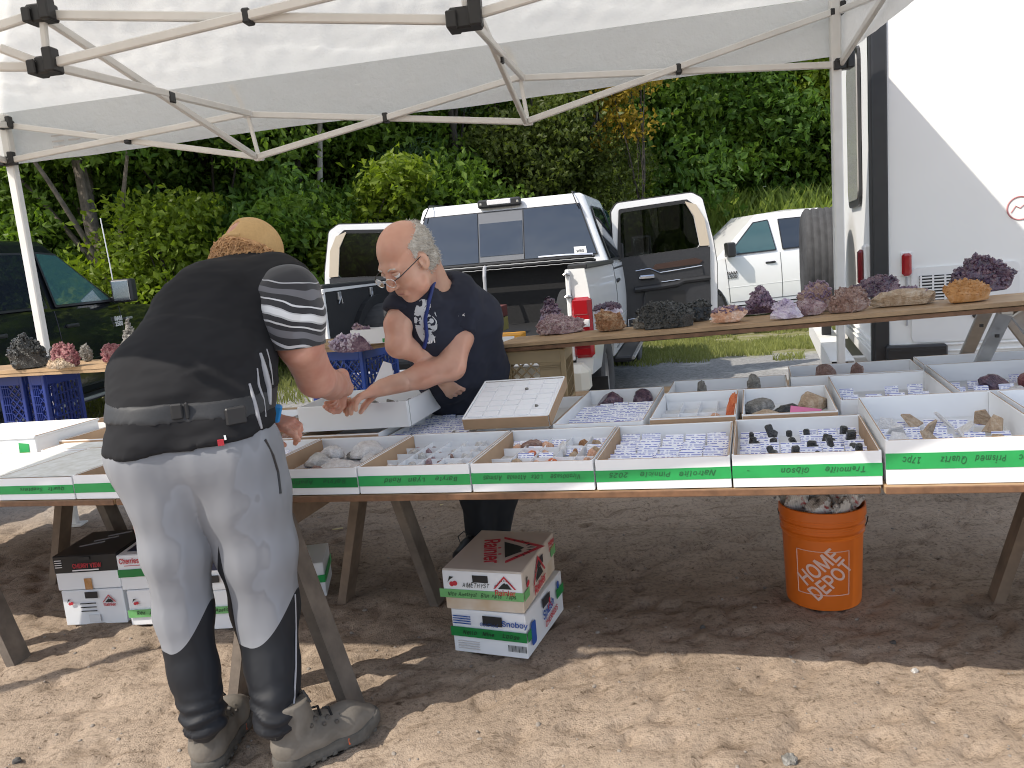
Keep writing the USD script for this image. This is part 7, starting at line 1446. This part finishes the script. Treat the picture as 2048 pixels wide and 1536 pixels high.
vs.seg(PH(872, 585, 3.08), vh + VR @ V(0, -.05, -.05) * VS, .066, .062, .03)
vhd = Blob(.0036, .02); head(vhd, vh, VR, VS); vhd.seg(vh + VR @ V(0, -.035, -.06) * VS, PH(868, 578, 3.07), .058, .060, .03)
hv1 = Blob(.0034, .01); hand(hv1, PH(768, 774, 2.93), PH(722, 793, 2.89) - PH(768, 774, 2.93), unit(V(-.35, -.35, -.9)), (.26, .34, .40, .46), -1, 1.08); hv1.seg(PH(805, 764, 2.955), PH(768, 774, 2.93), .038, .028, .02)
hv2 = Blob(.0036, .01); hand(hv2, PH(880, 752, 3.11), PH(897, 772, 3.12) - PH(880, 752, 3.11), unit(V(.4, .8, -.3)), (.95, .95, .95, .95), 1, .95)
obj('body', join(vs.mesh(), vhd.mesh(), hv1.mesh(), hv2.mesh()), 'pink_skin', vend, smooth=True)
for q_ in (-1, 1):
    c = vh + VR @ (V(q_ * .032, .0805, -.003) * VS); m = MB(); m.mesh(trimesh.creation.icosphere(2, .0118 * VS), None, c); eo = obj('eye', m, 'eye_white', vend, smooth=True); gz_ = unit(VR @ V(0, .75, -.66)); m = MB(); m.lathe([(0, .0112), (.003, .0116), (.0055, .0108), (.006, .0095)], 12, basis(np.cross(gz_, VR[:, 0]), np.cross(gz_, np.cross(gz_, VR[:, 0])))[:, [0, 1, 2]] * [1, 1, -1] if False else np.stack([unit(np.cross(V(0, 0, 1), gz_)), np.cross(gz_, unit(np.cross(V(0, 0, 1), gz_))), gz_], 1), c); obj('iris', m, 'iris', eo)
    el = Blob(.003, .004); el.ell(vh + VR @ (V(q_ * .032, .083, .0015) * VS), V(.0165, .012, .0085) * VS, VR); cc = vh + VR @ (V(0, 0, -.0015) * VS); obj('eyelid', el.mesh(lambda g: (cc - g) @ VR[:, 2]), 'pink_skin', vend, smooth=True)
    m = MB(); m.tube([vh + VR @ (V(q_ * (.018 + .030 * u), .0945 - .010 * u * u, .019 + .006 * math.sin(3 * u)) * VS) for u in np.linspace(0, 1, 8)], .0032, 5); obj('eyebrow', m, 'grey_hair', vend, smooth=True)
m = MB(); m.tube([vh + VR @ (V(x_, .0935 - 9 * x_ * x_, -.0765 - 2 * x_ * x_) * VS) for x_ in np.linspace(-.024, .024, 9)], .0024, 5); obj('mouth', m, 'lips', vend, smooth=True)
gh = Blob(.0045, .012); gh.ell(vh + VR @ (V(0, -.018, .030) * VS), V(.0790, .1025, .0905) * VS, VR); gh.ell(vh + VR @ (V(0, -.045, -.035) * VS), V(.068, .066, .06) * VS, VR)
gv, gf = gh.mesh(lambda g: np.maximum.reduce([((g - vh) @ VR[:, 2]) / VS - .062 + .25 * ((g - vh) @ VR[:, 1]), ((g - vh) @ VR[:, 1]) / VS - .010 - .06 * ((g - vh) @ VR[:, 2]) / VS, -.068 - ((g - vh) @ VR[:, 2]) / VS + .2 * np.minimum(0, -(g - vh) @ VR[:, 1] - .05)])); gv, gf = folds(gv, gf, .0016, 70, 9)
ghp = obj('grey_hair', (gv, gf), 'grey_hair', vend, smooth=True)
rg = np.random.default_rng(77); tm_ = trimesh.Trimesh(gv, gf, process=False); pk = rg.choice(len(gf), 3600, p=tm_.area_faces / tm_.area); mb = MB(); dn = unit(-VR[:, 1] * .7 - VR[:, 2] * .6)
for c_, n_ in zip(tm_.triangles_center[pk], tm_.face_normals[pk]):
    if (c_ - vh) @ n_ < 0: continue
    d_ = unit(dn - n_ * (dn @ n_) + rg.normal(size=3) * .35 + n_ * .25); c_ = c_ + rg.normal(size=3) * .003; mb.tube([c_ - d_ * .004, c_ + d_ * .006 + n_ * .0015, c_ + d_ * .014 + n_ * .001], [.0009, .0008, .0004], 3, caps=False)
obj('hair_strands', mb, 'grey_hair', ghp, kind='stuff')
gs = thing('eyeglasses', 'thin metal eyeglasses worn by the vendor', 'glasses', vh + VR @ (V(0, .11, -.01) * VS))
GW = lambda x_, y_, z_: vh + VR @ (V(x_, y_, z_) * VS)
for q_ in (-1, 1):
    ring = [GW(q_ * (.033 + .0235 * math.cos(a)), .110 - .10 * abs(.033 + .0235 * math.cos(a)) + .012, -.010 + .0165 * math.sin(a) * (1.1 if math.sin(a) < 0 else .9)) for a in np.linspace(0, 2 * np.pi, 28)[:-1]]
    m = MB(); m.tube(ring, .0016, 6, closed=True); rp = obj('rim', m, 'chrome', gs, smooth=True); m = MB(); cc = np.mean(ring, 0); n0 = len(ring); m.add(np.vstack([ring, cc]), [(k, (k + 1) % n0, n0) for k in range(n0)]); obj('lens', m, glass('clear_glass', (.94, .95, .95), 1.4) if 'clear_glass' not in MATS else 'clear_glass', rp)
    m = MB(); m.tube([GW(q_ * .057, .116, -.004), GW(q_ * .075, .095, .000), GW(q_ * .083, .03, .004), GW(q_ * .083, -.015, .006), GW(q_ * .082, -.032, -.012)], .0019, 6); obj('temple', m, 'dark_trim' if q_ < 0 else 'dark_trim', gs, smooth=True)
m = MB(); m.tube([GW(-.011, .120, -.004), GW(0, .123, .0), GW(.011, .120, -.004)], .0014, 6); obj('bridge', m, 'chrome', gs)
# his shirt with a pale print, sleeves, lanyard
pc = PH(852, 640, 2.98)
MATS['navy_print'] = usdkit.material(stage, '/World/Looks/navy_print', {
    'g': ('geometry', {}), 's': ('vector_math', {'math_type': 'subtract', 'vector2': tuple(map(float, pc))}), 'sc': ('vector_math', {'math_type': 'multiply', 'vector2': (24., 8., 11.)}), 'l': ('vector_math', {'math_type': 'length'}), 'lt': mth('less_than', value2=1.),
    'n': ('noise_texture', {'scale': 24., 'detail': 3., 'roughness': .55, 'distortion': 1.2}), 'gt': mth('greater_than', value2=.47), 'm': mth('multiply'), 'mx': ('mix', {'color1': (.011, .013, .026), 'color2': (.52, .53, .55)}), 'p': ('principled_bsdf', {'roughness': .85})},
    [('g.position', 's.vector1'), ('s.vector', 'sc.vector1'), ('sc.vector', 'l.vector1'), ('l.value', 'lt.value1'), ('g.position', 'n.vector'), ('n.fac', 'gt.value1'), ('lt.value', 'm.value1'), ('gt.value', 'm.value2'), ('m.value', 'mx.fac'), ('mx.color', 'p.base_color')], surface='p.BSDF')
vsh = vt.grow(.006); vsh.seg(PH(905, 608, 3.13), PH(918, 625, 3.12), .080, .076); nb_ = vh + VR @ V(0, -.06, -.12); nk = PH(866, 566, 3.06)
v_, f_ = vsh.mesh(lambda g: np.maximum(PH(940, 800, 3.5)[2] - .02 - g[..., 2], .074 - np.linalg.norm(g - nk, axis=-1))); v_, f_ = folds(v_, f_, .007, 6, 23, (1, 1, 1.4)); v_, f_ = folds(v_, f_, .003, 14, 25); vshirt = obj('shirt', (v_, f_), 'navy_print', vend, smooth=True); vn_ = vnorm(v_, f_)
for pts, rs, hem, hd_ in (([PH(905, 610, 3.13), PH(916, 640, 3.10), PH(913, 680, 3.075)], [.080, .074, .071], PH(913, 664, 3.085), PH(903, 733, 3.03) - PH(918, 640, 3.1)), ([PH(830, 606, 3.02), PH(805, 620, 2.99), PH(797, 650, 2.97)], [.078, .064, .061], PH(799, 622, 2.97), PH(796, 660, 2.96) - PH(808, 600, 3.0))):
    b = Blob(.0065, .03); b.chain(pts, rs); e_ = unit(hd_); a_, c_ = b.mesh(lambda g: (g - hem) @ e_); a_, c_ = folds(a_, c_, .004, 9, 31); so_ = obj('sleeve', (a_, c_), 'navy_cotton', vend, smooth=True)
    if len(rs) and rs[0] == .080: slv2, sln2 = a_, vnorm(a_, c_); slo = so_
p, n_ = onmesh(903, 641, slv2, sln2, .002); text_on(slo, 'lettering', '+o-  <', .013, p - unit(np.cross(V(0, 0, 1), n_)) * .012, unit(np.cross(V(0, 0, 1), n_) + V(0, 0, .12)), V(0, 0, 1), 'white_ink', .0015, True)
p, n_ = onmesh(856, 690, v_, vn_, .003); xd = unit(np.cross(V(0, 0, 1), n_)); text_on(vshirt, 'lettering', 'un', .024, p - xd * .01, xd, V(0, 0, 1), 'white_ink', .002, True)
mat('lanyard_blue', (.012, .03, .16), .55)
la = thing('lanyard', 'dark blue lanyard hanging from the neck of the vendor', 'lanyard', PH(858, 620, 2.98))
for pts in ([(874, 545), (870, 575), (862, 605), (856, 640), (850, 675), (848, 700)],):
    q = np.array([onmesh(*p_, v_, vn_, .003)[0] for p_ in pts]); q[0] = PH(878, 535, 3.02); s = np.linspace(0, len(q) - 1, 30); qq = np.stack([np.interp(s, range(len(q)), q[:, k]) for k in range(3)], 1); m = MB(); m.tube(qq, .008, 6); obj('band', m, 'lanyard_blue', la, smooth=True)
je = Blob(.0095, .04); je.chain([PH(940, 845, 3.60), PH(958, 985, 3.75), PH(962, 1078, 3.80)], [.125, .088, .066]).chain([PH(985, 850, 3.68), PH(998, 985, 3.84), PH(990, 1078, 3.90)], [.12, .088, .066]); je.seg(PH(930, 830, 3.55), PH(965, 840, 3.65), .125, .125)
jv, jf = je.mesh(lambda g: g[..., 2] - PH(940, 795, 3.5)[2]); jv, jf = folds(jv, jf, .006, 6, 41, (1, 1, .6)); obj('jeans', (jv, jf), 'black_denim', vend, smooth=True)
for hx_, hy_ in ((955, 1098), (992, 1082)):
    g_ = G(hx_, hy_); d_ = unit(V(-.45, -.85, 0)); b = Blob(.007, .02); b.chain([V(g_[0], g_[1] + .06, .045), V(g_[0], g_[1], .04) + d_ * .08, V(g_[0], g_[1], .03) + d_ * .17], [.042, .040, .032]).seg(V(g_[0], g_[1] + .05, .05), V(g_[0], g_[1] + .05, .12), .042, .045); b_, c_ = b.mesh(lambda g: .003 - g[..., 2]); so_ = obj('shoe', (b_, c_), 'shoe_black', vend, smooth=True)
    m = MB(); q0 = V(g_[0], g_[1], .085) + d_ * .05; m.tube([q0, q0 + V(-.03, -.01, .03), q0 + V(-.06, -.02, .01), q0 + V(-.05, -.02, -.03), q0 + V(-.01, -.02, -.01)], .003, 5); obj('lace', m, 'shoe_black', so_)
# price card and pale bag the vendor works with
p = PH(768, 752, 3.12); m = MB(); m.extr([(-.06, -.05), (.05, -.05), (.035, .045), (-.0, .06)], .001, basis(V(.9, -.3, .1), V(.1, .3, .9)), p); obj('paper_slip', m, 'paper', None, label='white paper slip standing behind the hands of the vendor', cat='paper')
p = PH(697, 802, 2.92); v, f = rockmesh(.035, .03, .03, 955, sub=2, facet=4); m = MB(); m.add(v, f, None, p - V(0, 0, .015)); obj('held_stone', m, 'peach_stone', None, 40, 'peach coloured stone held between the fingers of both men', 'stone')
